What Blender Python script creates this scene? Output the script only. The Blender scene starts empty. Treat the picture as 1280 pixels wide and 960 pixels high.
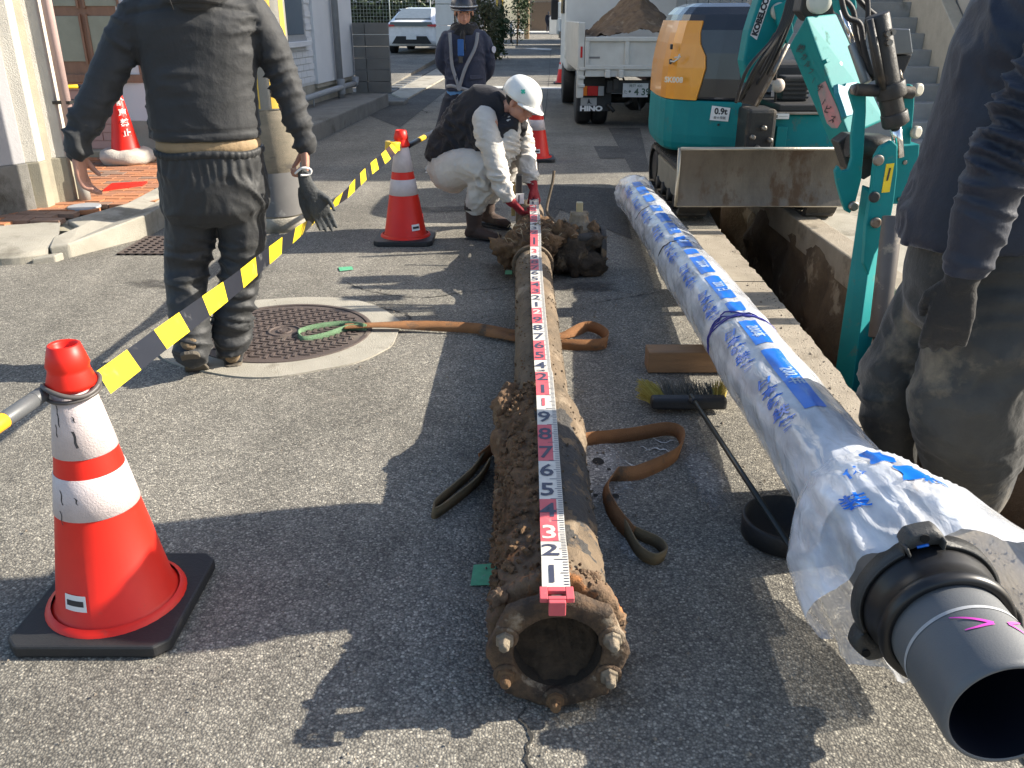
import bpy, bmesh, math, random
from mathutils import Vector as V, Matrix, noise
random.seed(7)
PI = math.pi
sc = bpy.context.scene
col = sc.collection

# ------------------------------------------------------------ camera, sky, sun, exposure
FP, CH = 1080.0, 1.36                       # focal length in px of a 1280 wide picture, camera height
TH = math.atan(460 / FP)
cd = bpy.data.cameras.new("camera"); cam = bpy.data.objects.new("camera", cd); col.objects.link(cam)
cd.sensor_width = 36; cd.lens = 36 * FP / 1280; cd.clip_end = 2000; cd.clip_start = 0.02
cam.location = (0, 0, CH); cam.rotation_euler = (PI / 2 - TH, 0, 0)
sc.camera = cam
SUN_EL = math.radians(31); SUN_AZ = math.atan2(0.14, 1.0)      # from the right, a little ahead
w = bpy.data.worlds.new("World"); sc.world = w; w.use_nodes = True
wn = w.node_tree; bg = wn.nodes["Background"]
sky = wn.nodes.new("ShaderNodeTexSky"); sky.sky_type = 'NISHITA'; sky.sun_disc = False
sky.sun_elevation = SUN_EL; sky.sun_rotation = PI / 2 - SUN_AZ
sky.air_density = 1.0; sky.dust_density = 1.5
wn.links.new(sky.outputs[0], bg.inputs[0]); bg.inputs[1].default_value = 0.11
sd = bpy.data.lights.new("sun", 'SUN'); sd.energy = 5.0; sd.angle = math.radians(0.5); sd.color = (1, 0.92, 0.79)
sun = bpy.data.objects.new("sun", sd); col.objects.link(sun)
sdir = V((math.cos(SUN_EL) * math.cos(SUN_AZ), math.cos(SUN_EL) * math.sin(SUN_AZ), math.sin(SUN_EL)))
sun.rotation_euler = sdir.to_track_quat('Z', 'Y').to_euler(); sun.location = (8, 4, 8)
sc.view_settings.view_transform = 'Standard'; sc.view_settings.look = 'None'
sc.view_settings.exposure = 1.2; sc.view_settings.gamma = 1; sc.view_settings.use_curve_mapping = False
sc.render.engine = 'CYCLES'

# ------------------------------------------------------------ pixel helpers (a pixel of the 1280x960 photo to a point of the place)
_c, _s = math.cos(TH), math.sin(TH)
def ray(px, py): return V(((px - 640) / FP, _c - (py - 480) / FP * _s, -_s - (py - 480) / FP * _c))
def G(px, py, z=0.0):
    r = ray(px, py); t = (z - CH) / r.z; return V((r.x * t, r.y * t, z))
def at(px, py, y):
    r = ray(px, py); t = y / r.y; return V((r.x * t, y, CH + r.z * t))
def atp(px, py, p, n):
    r = ray(px, py); o = V((0, 0, CH)); n = V(n); t = (V(p) - o).dot(n) / r.dot(n); return o + r * t

# ------------------------------------------------------------ materials
MATS = {}
def mat(name, c, rough=0.6, metal=0.0, c2=None, ns=8.0, na=0.5, bump=0.0, bs=60.0, c3=None, s3=3.0, t3=0.6, w3=0.1,
        alpha=None, spec=0.5, stretch=None, coat=0.0, emit=None):
    """Principled with a two-colour mottling (c, c2), an optional dirt layer (c3) and fine relief."""
    if name in MATS: return MATS[name]
    m = bpy.data.materials.new(name); m.use_nodes = True; nt = m.node_tree; N = nt.nodes; L = nt.links
    b = N["Principled BSDF"]; b.inputs["Roughness"].default_value = rough; b.inputs["Metallic"].default_value = metal
    b.inputs["Specular IOR Level"].default_value = spec; b.inputs["Coat Weight"].default_value = coat
    tc = N.new("ShaderNodeTexCoord"); src = tc.outputs["Object"]
    if stretch:
        mp = N.new("ShaderNodeMapping"); mp.inputs["Scale"].default_value = stretch; L.new(src, mp.inputs[0]); src = mp.outputs[0]
    c = tuple(c) + (1,)
    def nz(scale, detail=6, rg=0.6):
        n = N.new("ShaderNodeTexNoise"); n.inputs["Scale"].default_value = scale; n.inputs["Detail"].default_value = detail
        n.inputs["Roughness"].default_value = rg; L.new(src, n.inputs["Vector"]); return n
    out = None
    if c2 is None: c2 = tuple(x * 0.78 for x in c[:3])
    n1 = nz(ns); r1 = N.new("ShaderNodeValToRGB")
    r1.color_ramp.elements[0].position = 0.5 - na / 2; r1.color_ramp.elements[1].position = 0.5 + na / 2
    r1.color_ramp.elements[0].color = tuple(c2) + (1,); r1.color_ramp.elements[1].color = c
    L.new(n1.outputs["Fac"], r1.inputs[0]); out = r1.outputs[0]
    if c3 is not None:
        n3 = nz(s3, 8, 0.65); r3 = N.new("ShaderNodeValToRGB")
        r3.color_ramp.elements[0].position = t3; r3.color_ramp.elements[1].position = t3 + w3
        mx = N.new("ShaderNodeMix"); mx.data_type = 'RGBA'
        L.new(n3.outputs["Fac"], r3.inputs[0]); L.new(r3.outputs[0], mx.inputs["Factor"])
        L.new(out, mx.inputs["A"]); mx.inputs["B"].default_value = tuple(c3) + (1,); out = mx.outputs["Result"]
        rr = N.new("ShaderNodeMapRange"); rr.inputs["To Min"].default_value = rough; rr.inputs["To Max"].default_value = 0.9
        L.new(r3.outputs[0], rr.inputs["Value"]); L.new(rr.outputs[0], b.inputs["Roughness"])
    L.new(out, b.inputs["Base Color"])
    if bump:
        n2 = nz(bs, 5, 0.65); bp = N.new("ShaderNodeBump"); bp.inputs["Strength"].default_value = bump
        bp.inputs["Distance"].default_value = 0.01
        L.new(n2.outputs["Fac"], bp.inputs["Height"]); L.new(bp.outputs[0], b.inputs["Normal"])
    if alpha is not None: b.inputs["Alpha"].default_value = alpha
    if emit: b.inputs["Emission Color"].default_value = c; b.inputs["Emission Strength"].default_value = emit
    MATS[name] = m; return m

def asphalt(name, lo, hi, grain=165.0, stones=(0.5, 0.48, 0.44), dark=(0.03, 0.03, 0.03), tone=None):
    m = bpy.data.materials.new(name); m.use_nodes = True; nt = m.node_tree; N = nt.nodes; L = nt.links
    b = N["Principled BSDF"]; b.inputs["Roughness"].default_value = 0.9; b.inputs["Specular IOR Level"].default_value = 0.25
    tc = N.new("ShaderNodeTexCoord"); src = tc.outputs["Object"]
    big = N.new("ShaderNodeTexNoise"); big.inputs["Scale"].default_value = 1.1; big.inputs["Detail"].default_value = 7; L.new(src, big.inputs["Vector"])
    rb = N.new("ShaderNodeValToRGB"); rb.color_ramp.elements[0].position = 0.36; rb.color_ramp.elements[1].position = 0.66
    rb.color_ramp.elements[0].color = tuple(lo) + (1,); rb.color_ramp.elements[1].color = tuple(hi) + (1,)
    L.new(big.outputs["Fac"], rb.inputs[0])
    warp = N.new("ShaderNodeTexNoise"); warp.inputs["Scale"].default_value = 60; L.new(src, warp.inputs["Vector"])
    vm = N.new("ShaderNodeVectorMath"); vm.operation = 'MULTIPLY_ADD'; vm.inputs[1].default_value = (0.008,) * 3
    L.new(warp.outputs["Color"], vm.inputs[0]); L.new(src, vm.inputs[2])
    vo = N.new("ShaderNodeTexVoronoi"); vo.inputs["Scale"].default_value = grain; L.new(vm.outputs[0], vo.inputs["Vector"])
    sep = N.new("ShaderNodeSeparateColor"); L.new(vo.outputs["Color"], sep.inputs[0])
    cell = N.new("ShaderNodeValToRGB"); e = cell.color_ramp.elements
    e[0].position = 0.0; e[0].color = (0.55, 0.55, 0.56, 1); e[1].position = 1.0; e[1].color = (1.9, 1.87, 1.8, 1)
    x = cell.color_ramp.elements.new(0.55); x.color = (0.95, 0.94, 0.93, 1)
    x = cell.color_ramp.elements.new(0.86); x.color = (1.22, 1.21, 1.18, 1)
    L.new(sep.outputs[0], cell.inputs[0])
    mul = N.new("ShaderNodeMix"); mul.data_type = 'RGBA'; mul.blend_type = 'MULTIPLY'; mul.inputs["Factor"].default_value = 1
    L.new(rb.outputs[0], mul.inputs["A"]); L.new(cell.outputs[0], mul.inputs["B"])
    gap = N.new("ShaderNodeValToRGB"); gap.color_ramp.elements[0].position = 0.25; gap.color_ramp.elements[1].position = 0.75
    gap.color_ramp.elements[0].color = (1, 1, 1, 1); gap.color_ramp.elements[1].color = (0.52, 0.52, 0.53, 1)
    L.new(vo.outputs["Distance"], gap.inputs[0])
    mu2 = N.new("ShaderNodeMix"); mu2.data_type = 'RGBA'; mu2.blend_type = 'MULTIPLY'; mu2.inputs["Factor"].default_value = 1
    L.new(mul.outputs["Result"], mu2.inputs["A"]); L.new(gap.outputs[0], mu2.inputs["B"])
    # dusty scuffs and oil marks with their own shapes
    n4 = N.new("ShaderNodeTexNoise"); n4.inputs["Scale"].default_value = 3.7; n4.inputs["Detail"].default_value = 10; n4.inputs["Roughness"].default_value = 0.72
    L.new(src, n4.inputs["Vector"])
    r4 = N.new("ShaderNodeValToRGB"); r4.color_ramp.elements[0].position = 0.58; r4.color_ramp.elements[1].position = 0.8
    r4.color_ramp.elements[0].color = (0, 0, 0, 1); r4.color_ramp.elements[1].color = (0.55, 0.55, 0.55, 1)
    L.new(n4.outputs["Fac"], r4.inputs[0])
    m3 = N.new("ShaderNodeMix"); m3.data_type = 'RGBA'; L.new(r4.outputs[0], m3.inputs["Factor"])
    L.new(mu2.outputs["Result"], m3.inputs["A"]); m3.inputs["B"].default_value = (0.36, 0.32, 0.26, 1)
    n5 = N.new("ShaderNodeTexNoise"); n5.inputs["Scale"].default_value = 9.0; n5.inputs["Detail"].default_value = 6; n5.inputs["Roughness"].default_value = 0.7; L.new(src, n5.inputs["Vector"])
    r5 = N.new("ShaderNodeMapRange"); r5.inputs["From Min"].default_value = .3; r5.inputs["From Max"].default_value = .7; r5.inputs["To Min"].default_value = .84; r5.inputs["To Max"].default_value = 1.14; L.new(n5.outputs["Fac"], r5.inputs["Value"])
    mp6 = N.new("ShaderNodeMapping"); mp6.inputs["Scale"].default_value = (1.6, .12, 1); L.new(src, mp6.inputs[0])
    n6 = N.new("ShaderNodeTexNoise"); n6.inputs["Scale"].default_value = 2.2; n6.inputs["Detail"].default_value = 5; L.new(mp6.outputs[0], n6.inputs["Vector"])
    r6 = N.new("ShaderNodeMapRange"); r6.inputs["From Min"].default_value = .35; r6.inputs["From Max"].default_value = .65; r6.inputs["To Min"].default_value = .90; r6.inputs["To Max"].default_value = 1.08; L.new(n6.outputs["Fac"], r6.inputs["Value"])
    mm6 = N.new("ShaderNodeMath"); mm6.operation = 'MULTIPLY'; L.new(r5.outputs[0], mm6.inputs[0]); L.new(r6.outputs[0], mm6.inputs[1])
    vs6 = N.new("ShaderNodeVectorMath"); vs6.operation = 'SCALE'; L.new(m3.outputs["Result"], vs6.inputs[0]); L.new(mm6.outputs[0], vs6.inputs["Scale"])
    L.new(vs6.outputs[0], b.inputs["Base Color"])
    bp = N.new("ShaderNodeBump"); bp.inputs["Strength"].default_value = 0.6; bp.inputs["Distance"].default_value = 0.004; bp.invert = True
    L.new(vo.outputs["Distance"], bp.inputs["Height"]); L.new(bp.outputs[0], b.inputs["Normal"])
    return m

M_ROAD = asphalt("asphalt", (0.200, 0.189, 0.163), (0.292, 0.274, 0.235))
M_PATCH = asphalt("asphalt_patch", (0.095, 0.093, 0.088), (0.13, 0.126, 0.117), 150)
M_CONC = mat("concrete", (0.40, 0.37, 0.31), 0.9, c2=(0.28, 0.26, 0.21), ns=5, bump=0.6, bs=160, c3=(0.20, 0.18, 0.14), s3=2.2, t3=0.55)
M_CONC_DUSTY = mat("dusty_concrete", (0.36, 0.31, 0.24), 0.95, c2=(0.24, 0.205, 0.155), ns=7, bump=0.8, bs=120, c3=(0.17, 0.14, 0.10), s3=3.1, t3=0.56)
M_CONC_DARK = mat("weathered_concrete", (0.22, 0.21, 0.19), 0.92, c2=(0.13, 0.125, 0.11), ns=4, bump=0.6, bs=120, c3=(0.08, 0.075, 0.06), s3=2.0, t3=0.55)
M_SOIL = mat("soil", (0.20, 0.13, 0.075), 0.97, c2=(0.085, 0.055, 0.032), ns=14, bump=1.0, bs=55, c3=(0.26, 0.19, 0.12), s3=5, t3=0.57)
M_WALLSOIL = mat("trench_wall", (0.16, 0.115, 0.07), 0.97, c2=(0.065, 0.045, 0.028), ns=5, bump=1.0, bs=30, c3=(0.27, 0.22, 0.155), s3=3, t3=0.57, w3=0.06)
M_BLACK = mat("black_rubber", (0.022, 0.022, 0.023), 0.6, c2=(0.014, 0.014, 0.015), bump=0.2, bs=90, c3=(0.07, 0.06, 0.05), s3=6, t3=0.6)
M_DARKMETAL = mat("dark_metal", (0.035, 0.034, 0.033), 0.5, 0.3, bump=0.3, bs=50, c3=(0.10, 0.08, 0.06), s3=6, t3=0.58)
M_STEEL = mat("worn_steel", (0.30, 0.28, 0.25), 0.42, 0.75, c2=(0.17, 0.14, 0.115), ns=10, bump=0.35, bs=40, c3=(0.15, 0.105, 0.07), s3=7, t3=0.56)
M_CHROME = mat("chrome", (0.75, 0.75, 0.76), 0.12, 1.0)
M_TEAL = mat("teal_paint", (0.0, 0.215, 0.215), 0.6, c2=(0.0, 0.17, 0.178), ns=6, c3=(0.10, 0.145, 0.115), s3=11, t3=0.60, w3=0.12, bump=0.05, bs=30, spec=0.3)
M_ORANGE = mat("orange_paint", (0.80, 0.33, 0.02), 0.3, c2=(0.72, 0.28, 0.02), coat=0.3)
M_GLOSSBLACK = mat("glossy_black_cover", (0.022, 0.024, 0.030), 0.2, coat=0.3, c3=(0.09, 0.085, 0.08), s3=5, t3=0.63)
M_WHITE = mat("white_paint", (0.72, 0.72, 0.68), 0.5, c2=(0.60, 0.59, 0.55), ns=3)
M_TRUCK = mat("truck_white", (0.62, 0.60, 0.54), 0.45, c2=(0.50, 0.47, 0.41), ns=6, c3=(0.30, 0.24, 0.17), s3=8, t3=0.64, w3=0.1)
M_CARWHITE = mat("car_white", (0.85, 0.85, 0.85), 0.2, coat=0.6)
M_GLASS = mat("dark_glass", (0.03, 0.035, 0.04), 0.06, coat=0.5)
M_RED = mat("cone_red", (0.74, 0.020, 0.008), 0.45, c2=(0.64, 0.016, 0.007), ns=9, c3=(0.30, 0.07, 0.05), s3=9, t3=0.62, w3=.14, spec=0.4)
M_REFL = mat("reflective_sheet", (0.62, 0.54, 0.525), 0.42, c2=(0.50, 0.43, 0.42), ns=25, bump=0.25, bs=220, c3=(0.40, 0.35, 0.33), s3=11, t3=0.66)
M_YELLOW = mat("yellow_print", (0.82, 0.60, 0.02), 0.4, c2=(0.72, 0.52, 0.02), ns=20, c3=(.45, .33, .06), s3=12, t3=.62)
M_TAPEBLACK = mat("black_print", (0.02, 0.022, 0.03), 0.3, c3=(.07, .07, .07), s3=14, t3=.6)
M_PRINTWHITE = mat("white_print", (0.78, 0.77, 0.75), 0.5, c2=(0.70, 0.69, 0.66), ns=20)
M_PRINTBLACK = mat("ink_black", (0.03, 0.03, 0.035), 0.5)
M_PRINTBLUE = mat("film_blue_print", (0.008, 0.17, 0.68), 0.3, c2=(0.006, 0.13, 0.58), ns=25, coat=0.2)
M_RODRED = mat("rod_red", (0.60, 0.105, 0.12), 0.5, c2=(0.50, 0.085, 0.10), ns=30, c3=(0.50, 0.25, 0.23), s3=45, t3=0.62)
M_RODWHITE = mat("rod_white", (0.66, 0.63, 0.56), 0.5, c2=(0.52, 0.49, 0.43), ns=30, c3=(.33, .27, .2), s3=28, t3=.66)
M_NAVYPRINT = mat("digit_ink", (0.05, 0.055, 0.09), 0.5)
M_SKIN = mat("skin", (0.50, 0.26, 0.18), 0.5, c2=(0.42, 0.20, 0.14), ns=20)
M_PIPEGREY = mat("coated_pipe", (0.125, 0.132, 0.138), 0.5, c2=(0.10, 0.105, 0.11), ns=4, bump=0.12, bs=350, c3=(0.17, 0.175, 0.18), s3=3, t3=0.62)
M_IRON = mat("gland_iron", (0.05, 0.05, 0.048), 0.5, bump=0.3, bs=200)
M_RUST = mat("rusty_iron", (0.20, 0.125, 0.07), 0.92, c2=(0.09, 0.06, 0.04), ns=11, na=0.35, bump=1.0, bs=70, c3=(0.42, 0.17, 0.055), s3=7, t3=0.55, w3=0.08)
M_RUSTGREY = mat("scaled_iron", (0.30, 0.25, 0.18), 0.9, c2=(0.13, 0.10, 0.07), ns=13, na=0.4, bump=0.9, bs=80, c3=(0.45, 0.20, 0.08), s3=9, t3=0.58, w3=0.07)
M_FLANGE = mat("flange_iron", (0.155, 0.095, 0.052), 0.85, c2=(0.045, 0.03, 0.02), ns=19, na=0.25, bump=1.0, bs=110, c3=(0.30, 0.235, 0.165), s3=11, t3=0.58, w3=0.07)
M_OLDPIPE = mat("old_pipe", (0.175, 0.125, 0.078), 0.88, c2=(0.075, 0.056, 0.036), ns=9, na=0.35, bump=0.8, bs=60, c3=(0.27, 0.21, 0.145), s3=6, t3=0.57, stretch=(1, 0.6, 1))
M_MUD = mat("clinging_mud", (0.20, 0.115, 0.055), 0.97, c2=(0.075, 0.043, 0.022), ns=20, na=0.4, bump=1.0, bs=80, c3=(0.32, 0.22, 0.125), s3=9, t3=0.6)
M_TAR = mat("tar_coating", (0.05, 0.045, 0.04), 0.7, bump=1.0, bs=70, c3=(0.19, 0.13, 0.075), s3=14, t3=0.54)
M_DARKMUD = mat("damp_mud", (0.085, 0.06, 0.038), 0.95, c2=(0.035, 0.026, 0.018), ns=22, na=.4, bump=1.0, bs=90, c3=(.22, .155, .09), s3=12, t3=.58)
M_BROWNSLING = mat("brown_sling", (0.33, 0.15, 0.055), 0.9, c2=(0.22, 0.10, 0.04), ns=15, bump=0.7, bs=260, c3=(0.12, 0.08, 0.05), s3=10, t3=0.57)
M_OLIVESLING = mat("olive_sling", (0.27, 0.185, 0.09), 0.9, c2=(0.15, 0.12, 0.07), ns=15, bump=0.7, bs=260)
M_GREENSLING = mat("green_sling", (0.16, 0.27, 0.15), 0.9, c2=(0.11, 0.19, 0.10), ns=15, bump=0.7, bs=260)
M_WOOD = mat("timber", (0.34, 0.19, 0.09), 0.8, c2=(0.20, 0.115, 0.06), ns=6, bump=0.5, bs=40, stretch=(1, 6, 6))
M_CAST = mat("cast_iron_cover", (0.115, 0.085, 0.072), 0.62, 0.2, c2=(0.08, 0.062, 0.055), ns=6, bump=0.5, bs=150, c3=(0.18, 0.15, 0.12), s3=4, t3=0.6)
M_POLECONC = mat("pole_concrete", (0.30, 0.255, 0.19), 0.88, c2=(0.20, 0.175, 0.13), ns=7, na=.35, bump=0.5, bs=120, c3=(0.13, 0.115, 0.095), s3=6, t3=0.55, stretch=(1, 1, 2.2))
M_LEAF = mat("leaf", (0.045, 0.075, 0.022), 0.7, c2=(0.022, 0.04, 0.012), ns=3)
M_LEAF2 = mat("leaf_brownish", (0.10, 0.10, 0.04), 0.7, c2=(0.05, 0.05, 0.02), ns=3)
M_LAMP_R = mat("lamp_red", (0.55, 0.02, 0.02), 0.25)
M_LAMP_O = mat("lamp_orange", (0.75, 0.20, 0.02), 0.25)

def cloth(name, c, c2, bumpf=0.35, dirt=None, t3=0.58, rough=0.75, s3=5, stretch=None):
    m = _cloth(name, c, c2, bumpf, dirt, t3, rough, s3, stretch)
    b = m.node_tree.nodes["Principled BSDF"]; b.inputs["Sheen Weight"].default_value = 0.12; b.inputs["Sheen Roughness"].default_value = 0.4; return m
def _cloth(name, c, c2, bumpf=0.35, dirt=None, t3=0.58, rough=0.75, s3=5, stretch=None):
    return mat(name, c, rough, c2=c2, ns=12, bump=bumpf, bs=45, c3=dirt, s3=s3, t3=t3, w3=0.16, spec=0.4, stretch=stretch)
M_JKT_BLACK = cloth("black_jacket_cloth", (0.034, 0.035, 0.037), (0.025, 0.026, 0.027), 0.25, rough=0.72)
M_TRS_BLACK = cloth("dark_grey_rain_trousers", (0.032, 0.033, 0.034), (0.02, 0.021, 0.022), 0.25, (0.085, 0.072, 0.052), 0.62, 0.6)
M_KHAKI = cloth("khaki_shirt", (0.34, 0.24, 0.13), (0.26, 0.18, 0.10))
M_NAVY = cloth("navy_jacket", (0.019, 0.025, 0.042), (0.012, 0.016, 0.028), 0.25, (0.11, 0.092, 0.07), 0.62, 0.6, 4)
M_NAVY2 = cloth("guard_navy", (0.026, 0.033, 0.062), (0.018, 0.023, 0.045), 0.5)
M_GUARDTR = cloth("guard_trousers", (0.014, 0.017, 0.03), (0.01, 0.012, 0.022), 0.4)
M_MUDTR = cloth("muddy_trousers", (0.050, 0.050, 0.046), (0.026, 0.026, 0.025), 0.35, (0.20, 0.165, 0.115), 0.52, 0.75, 3.6)
M_LGREY = cloth("pale_work_clothes", (0.58, 0.55, 0.50), (0.47, 0.44, 0.40), 0.5)
M_VEST = cloth("dark_vest", (0.020, 0.019, 0.024), (0.013, 0.013, 0.016), 0.4)
M_REDGLOVE = cloth("red_glove", (0.30, 0.012, 0.02), (0.17, 0.008, 0.014), 0.6)
M_BLKGLOVE = cloth("black_glove", (0.022, 0.020, 0.018), (0.014, 0.013, 0.012), 0.6, (0.12, 0.09, 0.06), 0.62)
M_BOOT = cloth("brown_boot", (0.075, 0.045, 0.035), (0.04, 0.026, 0.02), 0.4, (0.14, 0.10, 0.07), 0.6)
M_TANBOOT = cloth("tan_boot", (0.22, 0.15, 0.08), (0.13, 0.09, 0.05), 0.6, (0.30, 0.23, 0.15), 0.57)
M_HAIR = cloth("dark_hair", (0.015, 0.013, 0.012), (0.01, 0.009, 0.008), 0.6)

# ------------------------------------------------------------ mesh helpers
class MB:
    def __init__(s): s.v = []; s.f = []; s.m = []; s.sm = []
    def add(s, v, f, m=0, smooth=False):
        o = len(s.v); s.v += [V(x) for x in v]
        for q in f: s.f.append([i + o for i in q]); s.m.append(m); s.sm.append(smooth)
        return s
    def box(s, x0, x1, y0, y1, z0, z1, m=0, tf=None):
        v = [V((x, y, z)) for z in (z0, z1) for y in (y0, y1) for x in (x0, x1)]
        if tf: v = [tf @ p for p in v]
        return s.add(v, [(0, 2, 3, 1), (4, 5, 7, 6), (0, 1, 5, 4), (2, 6, 7, 3), (0, 4, 6, 2), (1, 3, 7, 5)], m)
    def hull8(s, a, b, m=0):
        """a, b: two quads of corners in the same order."""
        return s.add(list(a) + list(b), [(3, 2, 1, 0), (4, 5, 6, 7)] + [(i, (i + 1) % 4, 4 + (i + 1) % 4, 4 + i) for i in range(4)], m)
    def prism(s, pts, d, m=0):
        n = len(pts); d = V(d); pts = [V(p) for p in pts]
        return s.add(pts + [p + d for p in pts], [tuple(range(n)), tuple(range(2 * n - 1, n - 1, -1))] + [((i + 1) % n, i, n + i, n + (i + 1) % n) for i in range(n)], m)
    def loft(s, rings, m=0, smooth=True, closed=True, caps=True):
        """rings: lists of equal length of points."""
        n = len(rings[0]); v = [p for r in rings for p in r]; f = []
        for k in range(len(rings) - 1):
            for i in range(n if closed else n - 1):
                j = (i + 1) % n; f.append((k * n + i, k * n + j, (k + 1) * n + j, (k + 1) * n + i))
        s.add(v, f, m, smooth)
        if caps and closed:
            s.add(rings[0], [tuple(reversed(range(n)))], m); s.add(rings[-1], [tuple(range(n))], m)
        return s
    def tube(s, pts, r, n=10, m=0, smooth=True, caps=True, ref=None):
        pts = [V(p) for p in pts]; rs = r if isinstance(r, (list, tuple)) else [r] * len(pts)
        rings = []; u = None
        for k, p in enumerate(pts):
            t = (pts[min(k + 1, len(pts) - 1)] - pts[max(k - 1, 0)]).normalized()
            if u is None:
                a = V(ref) if ref else (V((0, 0, 1)) if abs(t.z) < 0.9 else V((1, 0, 0)))
                u = (a - t * a.dot(t)).normalized()
            else: u = (u - t * u.dot(t)).normalized()
            w_ = t.cross(u); rr = rs[k]; ra, rb = rr if isinstance(rr, tuple) else (rr, rr)
            rings.append([p + u * ra * math.cos(2 * PI * i / n) + w_ * rb * math.sin(2 * PI * i / n) for i in range(n)])
        return s.loft(rings, m, smooth, True, caps)
    def lathe(s, prof, o, ax=(0, 0, 1), n=32, mfun=None, m=0, caps=True, smooth=True, rfun=None):
        """prof: (distance along axis, radius)."""
        o = V(o); ax = V(ax).normalized(); a = V((0, 0, 1)) if abs(ax.z) < 0.9 else V((1, 0, 0))
        u = (a - ax * a.dot(ax)).normalized(); w_ = ax.cross(u)
        rings = [[o + ax * h + (u * math.cos(2 * PI * i / n) + w_ * math.sin(2 * PI * i / n)) * (r * (rfun(2 * PI * i / n, h) if rfun else 1)) for i in range(n)] for h, r in prof]
        for k in range(len(rings) - 1):
            s.loft(rings[k:k + 2], (mfun(k) if mfun else m), smooth, True, False)
        if caps:
            s.add(rings[0], [tuple(reversed(range(n)))], mfun(0) if mfun else m); s.add(rings[-1], [tuple(range(n))], mfun(len(rings) - 2) if mfun else m)
        return s
    def ell(s, c, r, R=None, n=16, m=0):
        c = V(c); rings = []
        for k in range(1, n // 2):
            a = PI * k / (n // 2)
            ring = [V((r[0] * math.sin(a) * math.cos(2 * PI * i / n), r[1] * math.sin(a) * math.sin(2 * PI * i / n), -r[2] * math.cos(a))) for i in range(n)]
            rings.append([c + (R @ p if R else p) for p in ring])
        return s.loft(rings, m)

WL = {}
def _link(name, me, parent):
    o = bpy.data.objects.new(name, me); col.objects.link(o)
    if parent: o.parent = parent
    return o
def wloc(o): return WL.get(o.name, V((0, 0, 0)))
def build(name, mb, mats, parent=None, bevel=0.0, seg=2, clean=False, origin=None):
    if not isinstance(mats, (list, tuple)): mats = [mats]
    me = bpy.data.meshes.new(name)
    if parent is not None: off = wloc(parent)
    else:
        if origin is None:
            xs = [p.x for p in mb.v]; ys = [p.y for p in mb.v]; zs = [p.z for p in mb.v]
            origin = V(((min(xs) + max(xs)) / 2, (min(ys) + max(ys)) / 2, min(zs)))
        off = V(origin)
    me.from_pydata([tuple(p - off) for p in mb.v], [], mb.f)
    for m in mats: me.materials.append(m)
    me.polygons.foreach_set("material_index", mb.m); me.polygons.foreach_set("use_smooth", mb.sm)
    bm = bmesh.new(); bm.from_mesh(me)
    bmesh.ops.remove_doubles(bm, verts=bm.verts, dist=1e-5)
    bmesh.ops.recalc_face_normals(bm, faces=bm.faces); bm.to_mesh(me); bm.free()
    o = _link(name, me, parent)
    if parent is None: o.location = off
    WL[o.name] = V(off)
    if any(mb.sm):
        me.shade_smooth() if all(mb.sm) else None
    if bevel:
        b = o.modifiers.new("bevel", 'BEVEL'); b.width = bevel; b.segments = seg; b.limit_method = 'ANGLE'; b.angle_limit = math.radians(35)
    return o
def thing(name, label, cat, loc=(0, 0, 0), group=None):
    o = bpy.data.objects.new(name, None); col.objects.link(o); o.location = loc; o.empty_display_size = 0.1
    WL[o.name] = V(loc); return tag(o, label, cat, group)
def tag(o, label, cat, group=None):
    o['label'] = label; o['category'] = cat
    if group: o['group'] = group
    return o
def struct(o, label=None):
    o['kind'] = 'structure'
    if label: o['label'] = label
    return o
def dup(root, loc, label=None, rz=None):
    r = root.copy(); col.objects.link(r); r.location = loc; WL[r.name] = V(loc)
    if rz is not None: r.rotation_euler = (0, 0, rz)
    if label: r['label'] = label
    for ch in list(root.children):
        c = ch.copy(); col.objects.link(c); c.parent = r
        for g in ch.children:
            d = g.copy(); col.objects.link(d); d.parent = c
    return r
def catmull(pts, k=6):
    pts = [V(p) for p in pts]; out = []
    for i in range(len(pts) - 1):
        p0, p1, p2, p3 = pts[max(i - 1, 0)], pts[i], pts[i + 1], pts[min(i + 2, len(pts) - 1)]
        for j in range(k):
            t = j / k
            out.append(0.5 * ((2 * p1) + (p2 - p0) * t + (2 * p0 - 5 * p1 + 4 * p2 - p3) * t * t + (3 * p1 - p0 - 3 * p2 + p3) * t ** 3))
    out.append(pts[-1]); return out
def text_tris(s, size=1.0, bold=0.0, res=3):
    cu = bpy.data.curves.new("t", 'FONT'); cu.body = s; cu.size = size; cu.align_x = 'CENTER'; cu.align_y = 'CENTER'
    cu.resolution_u = res; cu.offset = bold
    o = bpy.data.objects.new("t", cu); col.objects.link(o)
    dg = bpy.context.evaluated_depsgraph_get(); me = o.evaluated_get(dg).to_mesh()
    bm = bmesh.new(); bm.from_mesh(me); bmesh.ops.triangulate(bm, faces=bm.faces)
    v = [p.co.copy() for p in bm.verts]; f = [tuple(q.index for q in t.verts) for t in bm.faces]
    bm.free(); o.evaluated_get(dg).to_mesh_clear(); bpy.data.objects.remove(o); bpy.data.curves.remove(cu)
    return v, f
def print_text(name, s, size, o, ux, uy, m, parent=None, bold=0.0, sx=1.0):
    """flat lettering centred on o, ux is reading direction, uy is up."""
    v, f = text_tris(s, size, bold); mb = MB(); o = V(o); ux = V(ux).normalized(); uy = V(uy).normalized()
    if not v: return None
    mb.add([o + ux * p.x * sx + uy * p.y for p in v], f)
    return build(name, mb, m, parent)
def fbm(p, oct=3):
    a, s, t = 1.0, 1.0, 0.0
    for _ in range(oct): t += a * noise.noise(p * s); a *= 0.5; s *= 2.03
    return t

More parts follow.
